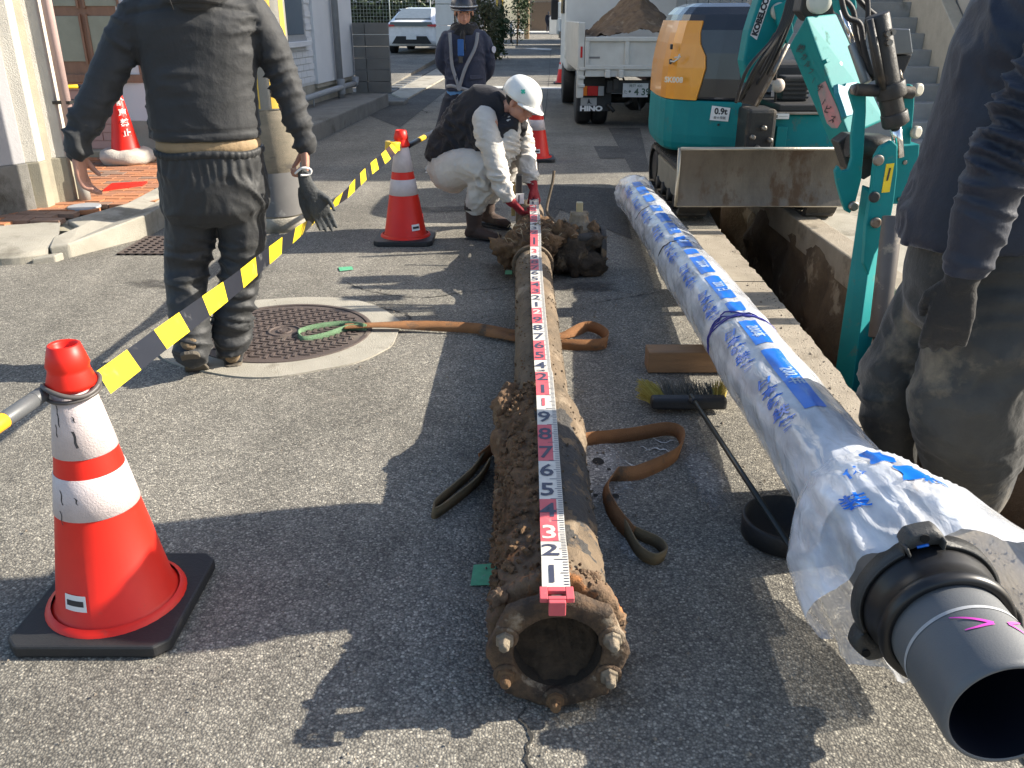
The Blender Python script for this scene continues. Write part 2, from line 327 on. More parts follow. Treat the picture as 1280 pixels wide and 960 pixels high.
# ------------------------------------------------------------ GROUND
TR = [(1.38, 0.3), (1.37, 2.4), (1.32, 2.9), (1.345, 3.3), (1.385, 4.4), (1.42, 5.8), (1.50, 6.6), (1.52, 8.4)]     # left lip of the trench
TRX = 2.04
def sheet(name, polys, z, m, label=None, thick=0):
    mb = MB()
    for p in polys:
        if thick: mb.prism([(x, y, z) for x, y in p], (0, 0, -thick))
        else: mb.add([(x, y, z) for x, y in p], [tuple(range(len(p)))])
    o = build(name, mb, m, origin=(0, 0, 0)); return struct(o, label)
lip = [(x, y) for x, y in TR]
mb = MB()
def q(x0, x1, y0, y1): mb.add([(x0, y0, 0), (x1, y0, 0), (x1, y1, 0), (x0, y1, 0)], [(0, 1, 2, 3)])
q(-60, 60, -60, 0.3); q(-60, 60, 8.4, 300)
for i in range(len(lip) - 1):
    (xa, ya), (xb, yb) = lip[i], lip[i + 1]
    mb.add([(-60, ya, 0), (xa, ya, 0), (xb, yb, 0), (-60, yb, 0)], [(0, 1, 2, 3)])
q(TRX, 60, 0.3, 8.4)
road = struct(build("road", mb, M_ROAD, origin=(0, 0, 0)), "sunlit grey asphalt of the narrow street")
# trench
mb = MB(); nz = 9
def wallgrid(line, flip, amp, slope):
    rings = []
    for k in range(nz + 1):
        z = -1.05 * k / nz
        ring = []
        for (x, y) in line:
            d = amp * fbm(V((x * 3, y * 2.2, z * 3.0)), 4) * (0.15 + min(1, k / 2)) + slope * (-z)
            ring.append(V((x + flip * d, y, z)))
        rings.append(ring)
    for a in range(nz):
        mb.loft([rings[a], rings[a + 1]], 0, True, False, False)
dense = []
for i in range(len(lip) - 1):
    (xa, ya), (xb, yb) = lip[i], lip[i + 1]; k = max(2, int((yb - ya) / 0.07))
    dense += [(xa + (xb - xa) * j / k, ya + (yb - ya) * j / k) for j in range(k)]
dense.append(lip[-1])
wallgrid(dense, 1, 0.07, 0.05)
wallgrid([(TRX, y) for _, y in dense], -1, 0.10, 0.05)
mb.add([(1.3, 8.4, 0), (TRX + .05, 8.4, 0), (TRX + .05, 8.4, -1.1), (1.3, 8.4, -1.1)], [(0, 1, 2, 3)])
mb.add([(1.3, 0.3, 0), (TRX + .05, 0.3, 0), (TRX + .05, 0.3, -1.1), (1.3, 0.3, -1.1)], [(0, 1, 2, 3)])
struct(build("trench_walls", mb, M_WALLSOIL, origin=(0, 0, 0)), "brown earth sides of the open trench")
mb = MB(); gx, gy = 12, 120; vs = []; fs = []
for j in range(gy + 1):
    for i in range(gx + 1):
        x = 1.3 + 0.8 * i / gx; y = 0.3 + 8.1 * j / gy
        vs.append((x, y, -0.92 + 0.10 * fbm(V((x * 4, y * 4, 0)), 4)))
for j in range(gy):
    for i in range(gx): a = j * (gx + 1) + i; fs.append((a, a + 1, a + gx + 2, a + gx + 1))
mb.add(vs, fs, 0, True)
struct(build("trench_floor", mb, M_SOIL, origin=(0, 0, 0)), "dark loose soil at the bottom of the trench")
# dusty concrete strip along the left lip, broken at slab joints
lipx = lambda y: next((xa + (xb - xa) * (y - ya) / (yb - ya) for (xa, ya), (xb, yb) in zip(lip, lip[1:]) if ya <= y <= yb), 1.4)
yy = 0.6; k = 0
slabs = struct(build("concrete_strip", MB().box(1.0, 1.3, 0.4, 0.6, -0.05, 0.004), M_CONC_DUSTY, origin=(0, 0, 0)), "pale dusty concrete strip along the trench lip")
edges = [0.6, 2.78, 4.62, 5.9]
for i in range(len(edges) - 1):
    a, b = edges[i] + 0.006, edges[i + 1] - 0.006
    mbs = MB(); n = 60; L_ = [(1.03 + 0.02 * math.sin(3 * t), t) for t in [a + (b - a) * j / n for j in range(n + 1)]]
    R_ = [(lipx(t) + 0.004 + 0.016 * noise.noise(V((t * 9, 1, 0))) + .008 * noise.noise(V((t * 31, 1, 0))), t) for t in [a + (b - a) * j / n for j in range(n + 1)]]
    mbs.prism([(x, y, 0.006 + 0.0015 * (i % 3)) for x, y in L_ + R_[::-1]], (0, 0, -0.07))
    build("slab", mbs, M_CONC_DUSTY, slabs)
# right concrete gutter ledge beyond the trench
mb = MB(); mb.box(TRX - 0.02, TRX + 0.16, 0.35, 8.3, -0.16, 0.03)
gut = struct(build("gutter_edge", mb, M_CONC_DUSTY, origin=(0, 0, 0), bevel=0.012), "concrete kerb line on the far side of the trench")
mb = MB(); mb.box(TRX + 0.18, 3.6, 0.35, 9.3, -0.1, 0.012)
struct(build("pavement", mb, M_CONC, origin=(0, 0, 0)), "pale concrete pavement beyond the trench")
# paving patches in the road (sheets 4 mm apart)
def patch(name, px, z, m, label=None):
    p = [G(x, y) for x, y in px]; return sheet(name, [[(q_.x, q_.y) for q_ in p]], z, m, label)
patch("asphalt_patch", [(690, 232), (775, 236), (790, 300), (700, 262), (678, 300)], 0.004, M_PATCH, "dark asphalt repair patch behind the valve")
patch("asphalt_patch", [(742, 183), (772, 183), (782, 198), (750, 199)], 0.004, M_PATCH, "small dark repair patch by the truck")
patch("asphalt_patch", [(760, 160), (800, 160), (812, 215), (790, 215)], 0.0042, M_PATCH, "long dark repair patch under the truck tail")
patch("asphalt_patch", [(500, 160), (560, 112), (520, 108), (462, 145)], 0.004, M_PATCH, "cracked dark asphalt by the left step")
# cracks and joints, thin dark grooves with ragged edges
M_CRACK = mat("crack_fill", (0.035, 0.033, 0.03), 0.95, bump=0.5)
def crack(px, w0, label, wob=0.012, raw=None, nm="road_crack", m=M_CRACK, z=0.003, seg=14):
    pts = raw or [G(x, y) for x, y in px]; path = catmull(pts, seg); L_, R_ = [], []
    for i, p in enumerate(path):
        t = (path[min(i + 1, len(path) - 1)] - path[max(i - 1, 0)]).normalized(); nrm = V((-t.y, t.x, 0))
        c_ = p + nrm * wob * noise.noise(V((i * 0.37, px[0][0] * .1 if px else 1, 0))) * 2
        ww = w0 * (0.4 + abs(noise.noise(V((i * 0.61, 3, 1)))) * 2.2)
        L_.append(V((c_.x + nrm.x * ww, c_.y + nrm.y * ww, z))); R_.append(V((c_.x - nrm.x * ww, c_.y - nrm.y * ww, z)))
    m_ = MB(); m_.loft([L_, R_], 0, False, False, False); return struct(build(nm, m_, m, origin=(0, 0, 0)), label)
crack([(430, 352), (470, 366), (530, 372), (590, 364), (648, 358)], 0.004, "thin crack crossing the road to the old pipe")
crack([(470, 384), (505, 392), (515, 400)], 0.006, "crack at the manhole collar")
crack([(656, 985), (659, 930), (656, 885)], 0.004, "straight joint in the asphalt under the old pipe")
crack([(668, 240), (684, 120), (688, 70), (689, 42)], 0.006, "long straight joint down the street", 0.003)
crack([(0, 470), (90, 452), (160, 430)], 0.0016, "hairline crack by the near cone")
crack([(740, 380), (790, 371), (830, 365)], 0.003, "short crack beside the valve")
crack([(495, 118), (520, 124), (552, 128)], 0.02, "broken asphalt edge by the left step", 0.05)
crack([(470, 140), (510, 135), (540, 142)], 0.018, "old crack by the left step", 0.05)
# surveyor's paint marks
M_GREENPAINT = mat("green_marking", (0.10, 0.42, 0.22), 0.7, c2=(0.07, 0.30, 0.16), ns=60, c3=(0.28, 0.30, 0.27), s3=70, t3=0.58)
M_WPAINT = mat("road_white", (0.62, 0.60, 0.55), 0.8, c2=(0.40, 0.39, 0.36), ns=25, c3=(0.2, 0.19, 0.17), s3=40, t3=0.56)
def mark(px, m, label, z=0.0052):
    p = [G(x, y) for x, y in px]; o = sheet("paint_mark", [[(q_.x, q_.y) for q_ in p]], z, m)
    return struct(o, label)
mark([(592, 708), (620, 706), (618, 733), (588, 734)], M_GREENPAINT, "square green survey mark left of the old pipe")
mark([(423, 335), (440, 334), (442, 338), (425, 340)], M_GREENPAINT, "small green mark by the middle cone")
mark([(632, 339), (640, 339), (640, 344), (631, 344)], M_GREENPAINT, "small green mark beside the old pipe")
# white scuffs near the slings
for px in ([(778, 548), (850, 552)], [(800, 560), (842, 566)], [(770, 575), (812, 590)]):
    crack(px, 0.004, "chalky scuff on the asphalt", 0.02, m=M_WPAINT, z=0.0045)
M_DIRTY = asphalt("soiled_asphalt", (0.115, 0.088, 0.06), (0.17, 0.135, 0.095), 140)
M_STAIN = asphalt("oil_stained_asphalt", (0.11, 0.105, 0.095), (0.16, 0.15, 0.135), 150)
def fade_alpha(m, lo=.72):
    nt = m.node_tree; N = nt.nodes; L = nt.links; b = N["Principled BSDF"]
    at_ = N.new("ShaderNodeAttribute"); at_.attribute_name = "fade"; tc = N.new("ShaderNodeTexCoord")
    n_ = N.new("ShaderNodeTexNoise"); n_.inputs["Scale"].default_value = 22; n_.inputs["Detail"].default_value = 9; n_.inputs["Roughness"].default_value = .75; L.new(tc.outputs["Object"], n_.inputs["Vector"])
    ad = N.new("ShaderNodeMath"); ad.operation = 'ADD'; L.new(at_.outputs["Fac"], ad.inputs[0]); L.new(n_.outputs["Fac"], ad.inputs[1])
    mr = N.new("ShaderNodeMapRange"); mr.inputs["From Min"].default_value = lo; mr.inputs["From Max"].default_value = lo + .5; mr.inputs["To Max"].default_value = .85
    L.new(ad.outputs[0], mr.inputs["Value"]); L.new(mr.outputs[0], b.inputs["Alpha"]); return m
fade_alpha(M_DIRTY); fade_alpha(M_STAIN)
def blotch(cx, cy, rx, ry, m, z, label, seed):
    rings = []; K = 8; n_ = 60
    for k in range(K + 1):
        ring = []
        for i in range(n_):
            a = 2 * PI * i / n_; c_ = V((math.cos(a), math.sin(a), seed)); r = (1.15 + .45 * noise.noise(c_ * 1.5) + .2 * noise.noise(c_ * 4.5)) * (1 - k / K * .999)
            ring.append(V((cx + rx * r * math.cos(a), cy + ry * r * math.sin(a), z)))
        rings.append(ring)
    m_ = MB(); m_.loft(rings, 0, True, True, False); me = bpy.data.meshes.new("soil_stain"); me.from_pydata([tuple(p) for p in m_.v], [], m_.f); me.materials.append(m)
    o = bpy.data.objects.new("soil_stain", me); col.objects.link(o); struct(o, label)
    at_ = me.attributes.new("fade", 'FLOAT', 'POINT')
    vals = [ (idx // n_) / K for idx in range(len(m_.v))]
    at_.data.foreach_set("value", vals[:len(me.vertices)])
blotch(.10, 1.55, .22, .16, M_DIRTY, .0030, "brown soil crumbs spilled round the old flange", 1)
blotch(.05, 2.3, .20, .45, M_DIRTY, .0032, "brown soil smeared under the old pipe socket", 4)
blotch(.14, 4.9, .42, .34, M_DIRTY, .0030, "soil dropped round the muddy tee", 7)
blotch(.42, 4.55, .2, .12, M_STAIN, .0034, "damp patch in front of the valve", 9)
blotch(-1.9, 4.6, .28, .12, M_STAIN, .0030, "old dark stain behind the manhole", 12)
blotch(-.45, 6.6, .5, .14, M_STAIN, .0030, "dark stain behind the middle cone", 18)
M_LIME = fade_alpha(asphalt("lime_dusted_asphalt", (0.32, 0.31, 0.29), (0.50, 0.49, 0.46), 140), .5)
for (cx__, cy__, rx__, ry__, lb_) in ((.275, 2.45, .085, .20, "powdery white patch beside the old pipe"), (.33, 2.02, .03, .05, "faded white smear right of the flange"), (.62, 2.45, .05, .16, "chalky patch near the broom pole")):
    pts__ = []
    for i in range(40):
        a = 2 * PI * i / 40; rr__ = 1 + .5 * noise.noise(V((math.cos(a) * 2 + cx__ * 9, math.sin(a) * 2, 1))) + .25 * noise.noise(V((math.cos(a) * 7, math.sin(a) * 7, 4))); pts__.append((cx__ + rx__ * rr__ * math.cos(a), cy__ + ry__ * rr__ * math.sin(a)))
    blotch(cx__, cy__, rx__ * 1.2, ry__ * 1.2, M_LIME, .0045, lb_, cx__ * 9)
for i in range(9):
    hx__, hy__ = .27 + random.uniform(-.05, .05), 2.45 + random.uniform(-.16, .16); r__ = random.uniform(.004, .012) if i else .02
    if not i: hx__, hy__ = .285, 2.53
    pts__ = [(hx__ + r__ * (1 + .4 * noise.noise(V((k, i, 0)) * 1.3)) * math.cos(2 * PI * k / 12), hy__ + r__ * 1.3 * math.sin(2 * PI * k / 12)) for k in range(12)]
    struct(sheet("asphalt_pit", [pts__], .0052, mat("pit_dark", (.02, .018, .015), .95)), "small dark pit in the powdery patch")
mark([(655, 61), (668, 60), (690, 61), (688, 63), (668, 62)], M_WPAINT, "worn white marking far down the street")
mark([(560, 107), (712, 109), (712, 112), (560, 110)], M_WPAINT, "thin white stop line across the street")
mark([(640, 36), (700, 36), (702, 41), (630, 41)], M_WPAINT, "white lines at the street end")
mark([(560, 84), (600, 84), (600, 86), (558, 86)], M_WPAINT, "faint white line left of the street")
# loose pebbles
peb = MB()
for _ in range(2600):
    u = random.random()
    if u < 0.28: y = random.uniform(.9, 5.8); x = lipx(y) - abs(random.gauss(0, .07)) - .015
    elif u < 0.5: x = random.uniform(0.2, 1.34); y = random.uniform(1.0, 6)
    elif u < 0.8: x = random.gauss(0.1, 0.25); y = random.uniform(1.1, 5.4)
    else: x = random.uniform(-1.8, 0.9); y = random.uniform(1.1, 5)
    if x > lipx(y) - 0.01: continue
    r = random.uniform(0.0012, 0.0045) * (2.0 if random.random() < 0.04 else 1)
    c_ = V((x, y, 0.006 + r * 0.5)); vs = [c_ + V((r * random.uniform(.6, 1.3) * a, r * random.uniform(.6, 1.3) * b, r * random.uniform(.5, 1) * d)) for a, b, d in ((1, 0, 0), (0, 1, 0), (-1, 0, 0), (0, -1, 0), (0, 0, 1), (0, 0, -1))]
    peb.add(vs, [(0, 1, 4), (1, 2, 4), (2, 3, 4), (3, 0, 4), (1, 0, 5), (2, 1, 5), (3, 2, 5), (0, 3, 5)])
pb = build("loose_grit", peb, mat("grit", (0.26, 0.22, 0.17), 0.95, c2=(0.12, 0.1, 0.08), ns=60), origin=(0, 0, 0)); tag(pb, "loose grit and crumbs of soil scattered on the asphalt", "grit"); pb['kind'] = 'stuff'

# ------------------------------------------------------------ MANHOLE
MC = V((-1.06, 3.80, 0)); MR = 0.545
t = thing("manhole", "round cast iron manhole cover in a pale concrete collar, set in the asphalt", "manhole", MC)
ring = MB(); n = 96
def rag(a, r, amp): return r * (1 + amp * noise.noise(V((math.cos(a) * 2.5, math.sin(a) * 2.5, r * 3))))
o_ = [MC + V((math.cos(2 * PI * i / n) * rag(2 * PI * i / n, MR, .05), math.sin(2 * PI * i / n) * rag(2 * PI * i / n, MR, .05), 0.007)) for i in range(n)]
i_ = [MC + V((math.cos(2 * PI * i / n) * 0.405, math.sin(2 * PI * i / n) * 0.405, 0.009)) for i in range(n)]
ring.loft([[p - V((0, 0, .05)) for p in o_], o_, i_, [p - V((0, 0, .05)) for p in i_]], 0, False, True, False)
build("collar", ring, M_CONC, t)
build("frame", MB().lathe([(-.05, .404), (0.013, .404), (0.013, .383), (-.02, .383)], MC, n=96, caps=False), M_CAST, t, 0.001)
cov = build("cover", MB().lathe([(-.03, .381), (0.006, .381), (0.009, .378)], MC, n=96), M_CAST, t)
pat = MB()
for i in range(-16, 17):
    for j in range(-16, 17):
        x, y = i * 0.0235, j * 0.0235; r = math.hypot(x, y)
        if r > .352 or r < .088: continue
        kx, ky = i % 4, j % 4; hor = ((i // 2 + j // 2) % 2 == 0)
        if hor: a, b = (.0215, .0065)
        else: a, b = (.0065, .0215)
        if (i + j) % 2: continue
        pat.box(MC.x + x - a, MC.x + x + a, MC.y + y - b, MC.y + y + b, 0.008, 0.0135)
p_ = build("raised_pattern", pat, M_CAST, cov); p_['kind'] = 'stuff'
build("emblem_ring", MB().lathe([(0.008, .078), (0.0145, .076), (0.0145, .066), (0.008, .064)], MC, n=48, caps=False), M_CAST, cov)
em = MB(); em.lathe([(0.008, .036), (0.0145, .035), (0.0145, .026), (0.008, .025)], MC, n=32, caps=False)
em.box(MC.x - .01, MC.x + .01, MC.y - .03, MC.y + .03, .008, .0145); em.box(MC.x - .03, MC.x + .03, MC.y - .008, MC.y + .008, .008, .0142)
build("emblem", em, M_CAST, cov)
build("keyhole", MB().box(MC.x - .30, MC.x - .27, MC.y - .05, MC.y - .02, .006, .0142), M_DARKMETAL, cov)

# ------------------------------------------------------------ OLD PIPE
PX = 0.095
def pz(y): return 0.138 - 0.006 * (y - 1.5)
def pxy(y): return PX + 0.006 * (y - 1.5)
t = thing("old_pipe", "rusty muddy old water pipe with a bolted flange end, lying under the measuring rod", "pipe", (PX, 3.4, 0))
def rough_tube(y0, y1, rf, amp, sc_, n=84, dy=0.009, seed=0, ends=True, keep=None, lo=0.0, zf=None, xf=None):
    rings = []; k = int((y1 - y0) / dy) + 1
    for j in range(k + 1):
        y = y0 + (y1 - y0) * j / k; r0 = rf(y); ring = []
        for i in range(n):
            a = 2 * PI * i / n
            d = amp(y, a) if callable(amp) else amp
            p = V((math.cos(a) * 2.0, y * 8, math.sin(a) * 2.0)) * sc_ + V((seed, 0, 0))
            r = r0 + d * (0.35 + fbm(p, 4)) + .0022 * fbm(V((math.cos(a) * 14, y * 90, math.sin(a) * 14)), 3) * (1 + d * 60)
            z = max((zf or pz)(y) + math.sin(a) * r, 0.004)
            ring.append(V(((xf or pxy)(y) + math.cos(a) * r, y, z)))
        rings.append(ring)
    m_ = MB(); m_.loft(rings, 0, True, True, ends); return m_
build("pipe_barrel", rough_tube(2.5, 5.95, lambda y: 0.092, 0.004, 0.9), M_OLDPIPE, t)
# muddy socket, caked on the left, tar-black on the right
def sock(y): return 0.118 + (0.010 if y > 2.36 else 0) - 0.022 * max(0, (y - 2.5) / .16)
def samp(y, a):
    left = max(0, -math.cos(a - 0.35)); return 0.006 + 0.028 * left ** 0.7
sk = rough_tube(1.53, 2.66, sock, samp, 1.5, 72, 0.010, 3)
ys_ = [f_[0] for f_ in sk.f]
for idx, f_ in enumerate(sk.f):
    c_ = sum((sk.v[i] for i in f_), V((0, 0, 0))) / len(f_); a = math.atan2(c_.z - pz(c_.y), c_.x - pxy(c_.y))
    band = noise.noise(V((c_.y * 4, a * 1.5, 2)))
    if a > PI / 2 + .15 + band * .3 or a < -PI / 2: sk.m[idx] = 1 if c_.y > 1.75 + .15 * band else 2
    elif 1.72 < c_.y + 0.06 * math.sin(a * 3) < 1.80 or c_.y < 1.66: sk.m[idx] = 0
    else: sk.m[idx] = 3 if c_.y < 2.32 + band * .2 else 0
build("socket", sk, [M_OLDPIPE, M_MUD, M_RUST, M_TAR], t)
# flange: front plate (octagonal) and back gland ring
def flange_plate(y0, y1, R, bore, nside, rot, amp, n=160):
    m_ = MB(); rings = []
    def rad(a):
        s_ = 2 * PI / nside; b = ((a + rot) % s_) - s_ / 2; base = R * math.cos(s_ / 2) / math.cos(b)
        return base * .93 + R * .07
    prof = [(y1, bore, 0), (y1, None, -.012), (y1 - .006, None, 0), (y0 + .006, None, 0), (y0, None, -.009), (y0, bore + .004, 0), (y0 + .010, bore, 0)]
    for (y, r, dr) in prof:
        ring_ = []
        for i in range(n):
            a = 2 * PI * i / n; rr = (rad(a) + dr if r is None else r)
            rr += amp * (.55 * fbm(V((math.cos(a) * 5, y * 60, math.sin(a) * 5)), 4) + .6 * fbm(V((math.cos(a) * 19, y * 60, math.sin(a) * 19)), 3)) * (1 if r is None else 0.35)
            ring_.append(V((PX + math.cos(a) * rr, y + amp * .5 * noise.noise(V((a * 6, rr * 30, y))), max(.143 + math.sin(a) * rr, .003))))
        rings.append(ring_)
    rings.append(rings[0]); m_.loft(rings, 0, True, True, False); return m_
build("back_flange", flange_plate(1.49, 1.53, .150, .09, 12, 0.2, .013), M_RUST, t)
fl = build("front_flange", flange_plate(1.425, 1.458, .151, .092, 8, 0.0, .0035), M_FLANGE, t)
bore = MB(); rr_ = []
for k in range(14):
    y = 1.436 + k * 0.03; rr_.append([V((PX + math.cos(2 * PI * i / 40) * .091, y, .143 + math.sin(2 * PI * i / 40) * .091)) for i in range(40)])
bore.loft(rr_, 0, True, True, False)
build("bore_lining", bore, mat("bore_dark", (0.04, 0.028, 0.018), 0.95, bump=1, bs=60), t)
pl = MB(); rg = []
for k in range(12):
    r = .0905 * (1 - k / 11.5); rg.append([V((PX + math.cos(2 * PI * i / 40) * r, 1.462 + .07 * (1 + math.sin(2 * PI * i / 40) * r / .08) * .5 + .015 * fbm(V((math.cos(2 * PI * i / 40) * r * 60, math.sin(2 * PI * i / 40) * r * 40, 0)), 3), .143 + math.sin(2 * PI * i / 40) * r)) for i in range(40)])
pl.loft(rg, 0, True, True, False); pl.add(rg[-1], [tuple(range(40))], 0, True)
build("packed_soil", pl, mat("bore_soil", (.085, .055, .032), .97, c2=(.03, .02, .012), ns=30, bump=1, bs=90), t)
def lump(c, r, amp, seed, n=18):
    m_ = MB(); c = V(c); rings = []; amp *= .72
    for k in range(1, n):
        a = PI * k / n; ring_ = []
        for i in range(n * 2):
            b = PI * i / n; d = V((math.sin(a) * math.cos(b), math.sin(a) * math.sin(b), -math.cos(a)))
            f = 1 + amp * fbm(d * 1.8 + V((seed, seed * 2, 0)), 4); p = c + V((d.x * r[0], d.y * r[1], d.z * r[2])) * f
            p.z = max(p.z, 0.003); ring_.append(p)
        rings.append(ring_)
    m_.loft(rings); return m_
for k in range(6):
    a = math.radians((22, 158, 205, 335, 268, 90)[k]); c_ = V((PX + math.cos(a) * .118, 1.42, .143 + math.sin(a) * .118))
    if k == 5: continue
    if c_.z < .03: c_.z = .03
    b = MB(); b.lathe([(0, .021), (.016, .020), (.017, .013), (.034, .012), (.040, .008)], c_ + V((0, .006, 0)), (0.06 * math.cos(a), -1, .05), n=6 if k % 2 else 7, smooth=False)
    build("bolt", b, M_RUSTGREY if k in (0, 1, 3) else M_MUD, t, .002)
    build("washer", MB().lathe([(0, .028), (.006, .027), (.007, .02)], c_ + V((0, .006, 0)), (0, -1, 0), n=18, rfun=lambda a, h: 1 + .10 * noise.noise(V((math.cos(a) * 3, math.sin(a) * 3, k)))), M_FLANGE, t)
for c_, r, sd_ in (((-.028, 1.495, .236), (.022, .02, .018), 1), ((.135, 1.46, .025), (.02, .014, .012), 5), ((.18, 1.44, .235), (.014, .014, .012), 2)):
    build("rust_scale", lump(c_, r, .7, sd_, 10), M_RUST, t)
build("mud_clump", lump((-.02, 2.55, .185), (.045, .09, .05), .4, 4), M_MUD, t)
build("mud_clump", lump((-.015, 2.38, .15), (.05, .12, .06), .38, 9), M_MUD, t)
build("mud_clump", lump((-.005, 2.74, .165), (.03, .05, .03), .45, 14), M_MUD, t)
def flakes(nm, m_, cnt, afun, yr, rfun, smin, smax, seed, up=1.0):
    random.seed(seed); mb_ = MB()
    for _ in range(cnt):
        y = random.uniform(*yr); a = afun(); r = rfun(y, a); s_ = random.uniform(smin, smax); c_ = V((pxy(y) + math.cos(a) * r, y, pz(y) + math.sin(a) * r))
        if c_.z < .006: c_.z = .006
        n_ = V((math.cos(a), random.gauss(0, .3), math.sin(a))).normalized(); u_ = n_.cross(V((random.gauss(0, 1), random.gauss(0, 1), random.gauss(0, 1)))).normalized(); w_ = n_.cross(u_); k = random.choice((4, 5, 6))
        low = [c_ - n_ * .004 + (u_ * math.cos(2 * PI * i / k) + w_ * math.sin(2 * PI * i / k)) * s_ * random.uniform(.7, 1.3) for i in range(k)]; ti = V((random.gauss(0, .25), random.gauss(0, .25), 0)) * s_
        top = [p * .6 + c_ * .4 + n_ * (.004 + s_ * random.uniform(.15, .6)) + ti for p in low]
        mb_.loft([low, top], 0, False, True, True)
    o = build(nm, mb_, m_, t); o['kind'] = 'stuff'
flakes("soil_crumbs", M_MUD, 620, lambda: random.uniform(PI * .56, PI * 1.25), (1.56, 2.66), lambda y, a: sock(y) + .007 + .020 * max(0, -math.cos(a - .35)) ** .7, .003, .011, 31)
flakes("soil_crumbs", M_MUD, 260, lambda: random.uniform(PI * .52, PI * 1.25), (2.66, 4.6), lambda y, a: .0935, .002, .006, 32)
flakes("rust_flakes", M_RUST, 150, lambda: random.uniform(-.5, PI * 1.3), (1.495, 1.60), lambda y, a: .146 if y < 1.53 else .126, .004, .011, 33)
flakes("scale_flakes", M_OLDPIPE, 220, lambda: random.uniform(-.2, PI * .42), (1.56, 4.4), lambda y, a: (sock(y) + .002 if y < 2.64 else .0935), .002, .006, 34)
# tee with the valve branch
build("tee_body", rough_tube(4.62, 5.22, lambda y: .112 + .02 * math.cos((y - 4.9) * 9), lambda y, a: .03, 1.6, 64, .012, 8, zf=lambda y: .135), M_MUD, t)
br = MB(); rings = []
for k in range(26):
    x = PX + .05 + k * .0125; r = .105 + (.022 if 9 < k < 13 else 0) + (.02 if k > 18 else 0)
    rings.append([V((x + .004 * noise.noise(V((i, k, 0))), 4.93 + math.cos(2 * PI * i / 44) * r * (1 + .12 * fbm(V((math.cos(2 * PI * i / 44) * 3, k * .5, math.sin(2 * PI * i / 44) * 3)), 3)), max(.003, .135 + math.sin(2 * PI * i / 44) * r * (1 + .12 * fbm(V((math.cos(2 * PI * i / 44) * 3, k * .5, 9 + math.sin(2 * PI * i / 44) * 3)), 3))))) for i in range(44)])
br.loft(rings); build("branch", br, M_TAR, t)
for c_, r, sd_ in (((-.02, 4.72, .16), (.09, .08, .09), 21), ((.17, 4.70, .20), (.10, .07, .06), 25), ((.26, 4.80, .16), (.07, .06, .13), 29), ((.16, 5.05, .22), (.09, .12, .05), 33), ((.23, 4.86, .22), (.08, .07, .05), 35)):
    build("mud_clump", lump(c_, r, .75, sd_, 16), M_MUD, t)
build("union_ring", MB().lathe([(-.02, .098), (-.02, .112), (.02, .112), (.02, .098)], (pxy(4.55), 4.55, pz(4.55)), (0, 1, 0), 40, caps=False), M_OLDPIPE, t, .003)
# bits of root and straw in the mud
st = MB()
for k in range(70):
    c_ = V((random.gauss(.13, .08), random.gauss(4.78, .1), .255 + random.gauss(0, .02))); d = V((random.gauss(0, 1), random.gauss(0, .6), random.gauss(0, .4))).normalized() * random.uniform(.012, .035)
    st.tube([c_ - d, c_ + V((0, 0, random.uniform(-.01, .02))), c_ + d], .0022, 4)
so = build("root_fibres", st, mat("dry_root", (0.34, 0.26, 0.16), .95), t); so['kind'] = 'stuff'
# old gate valve lying beside the tee
t = thing("gate_valve", "dirt-black gate valve with a pale brass spindle cap, beside the mud-caked tee", "valve", (.385, 4.86, 0))
vb = MB(); vb.lathe([(.006, .10), (.03, .125), (.06, .118), (.2, .118), (.215, .135), (.24, .135), (.25, .11)], (.385, 4.86, 0), n=40, rfun=lambda a, h: 1 + .07 * fbm(V((math.cos(a) * 2, math.sin(a) * 2, h * 12)), 3))
build("valve_body", vb, M_TAR, t)
build("end_flange", MB().lathe([(0, .05), (0, .128), (.03, .128), (.03, .05)], (.50, 4.86, .135), (1, 0, 0), 40, rfun=lambda a, h: 1 + .04 * noise.noise(V((math.cos(a) * 4, math.sin(a) * 4, h * 9)))), M_TAR, t, .003)
build("bonnet", MB().lathe([(.25, .085), (.262, .09), (.27, .062), (.32, .05), (.335, .052), (.345, .03)], (.38, 4.86, 0), n=32, rfun=lambda a, h: 1 + .08 * noise.noise(V((math.cos(a) * 4, math.sin(a) * 4, h * 20)))), M_RUSTGREY, t)
build("bonnet_collar", MB().lathe([(.235, .118), (.262, .115), (.262, .08)], (.385, 4.86, 0), n=8, smooth=False), M_OLDPIPE, t, .004)
build("spindle", MB().box(.362, .398, 4.842, 4.878, .34, .40), mat("brass_spindle", (.50, .42, .25), .5, .5), t, .004)
for c_, r, sd_ in (((.34, 4.75, .12), (.09, .05, .11), 51), ((.43, 4.76, .07), (.10, .05, .07), 54), ((.44, 4.78, .20), (.08, .05, .06), 57), ((.27, 4.78, .10), (.07, .06, .10), 59)): build("mud_clump", lump(c_, r, .6, sd_, 16), M_DARKMUD, t)
build("yoke", MB().box(.33, .43, 4.835, 4.885, .325, .347), M_RUSTGREY, t, .006)
for k in range(6):
    a = PI / 6 + k * PI / 3; build("bolt", MB().lathe([(.255, .011), (.285, .011), (.288, .006)], (.385 + math.cos(a) * .098, 4.86 + math.sin(a) * .098, 0), n=6, smooth=False), M_OLDPIPE, t)
build("mud_clump", lump((.31, 4.77, .235), (.055, .05, .06), .8, 41, 14), M_MUD, t)
build("mud_clump", lump((.455, 4.81, .24), (.035, .04, .05), .8, 44, 12), M_MUD, t)
w_ = build("bent_rod", MB().tube(catmull([(.26, 4.95, .26), (.21, 5.0, .30), (.205, 5.05, .34), (.235, 5.1, .46), (.245, 5.12, .53)], 5), [.007] * 5 + [.0085] * 8 + [.009] * 8, 8), M_OLDPIPE)
tag(w_, "thin bent rusty rod sticking up out of the muddy tee", "rod")

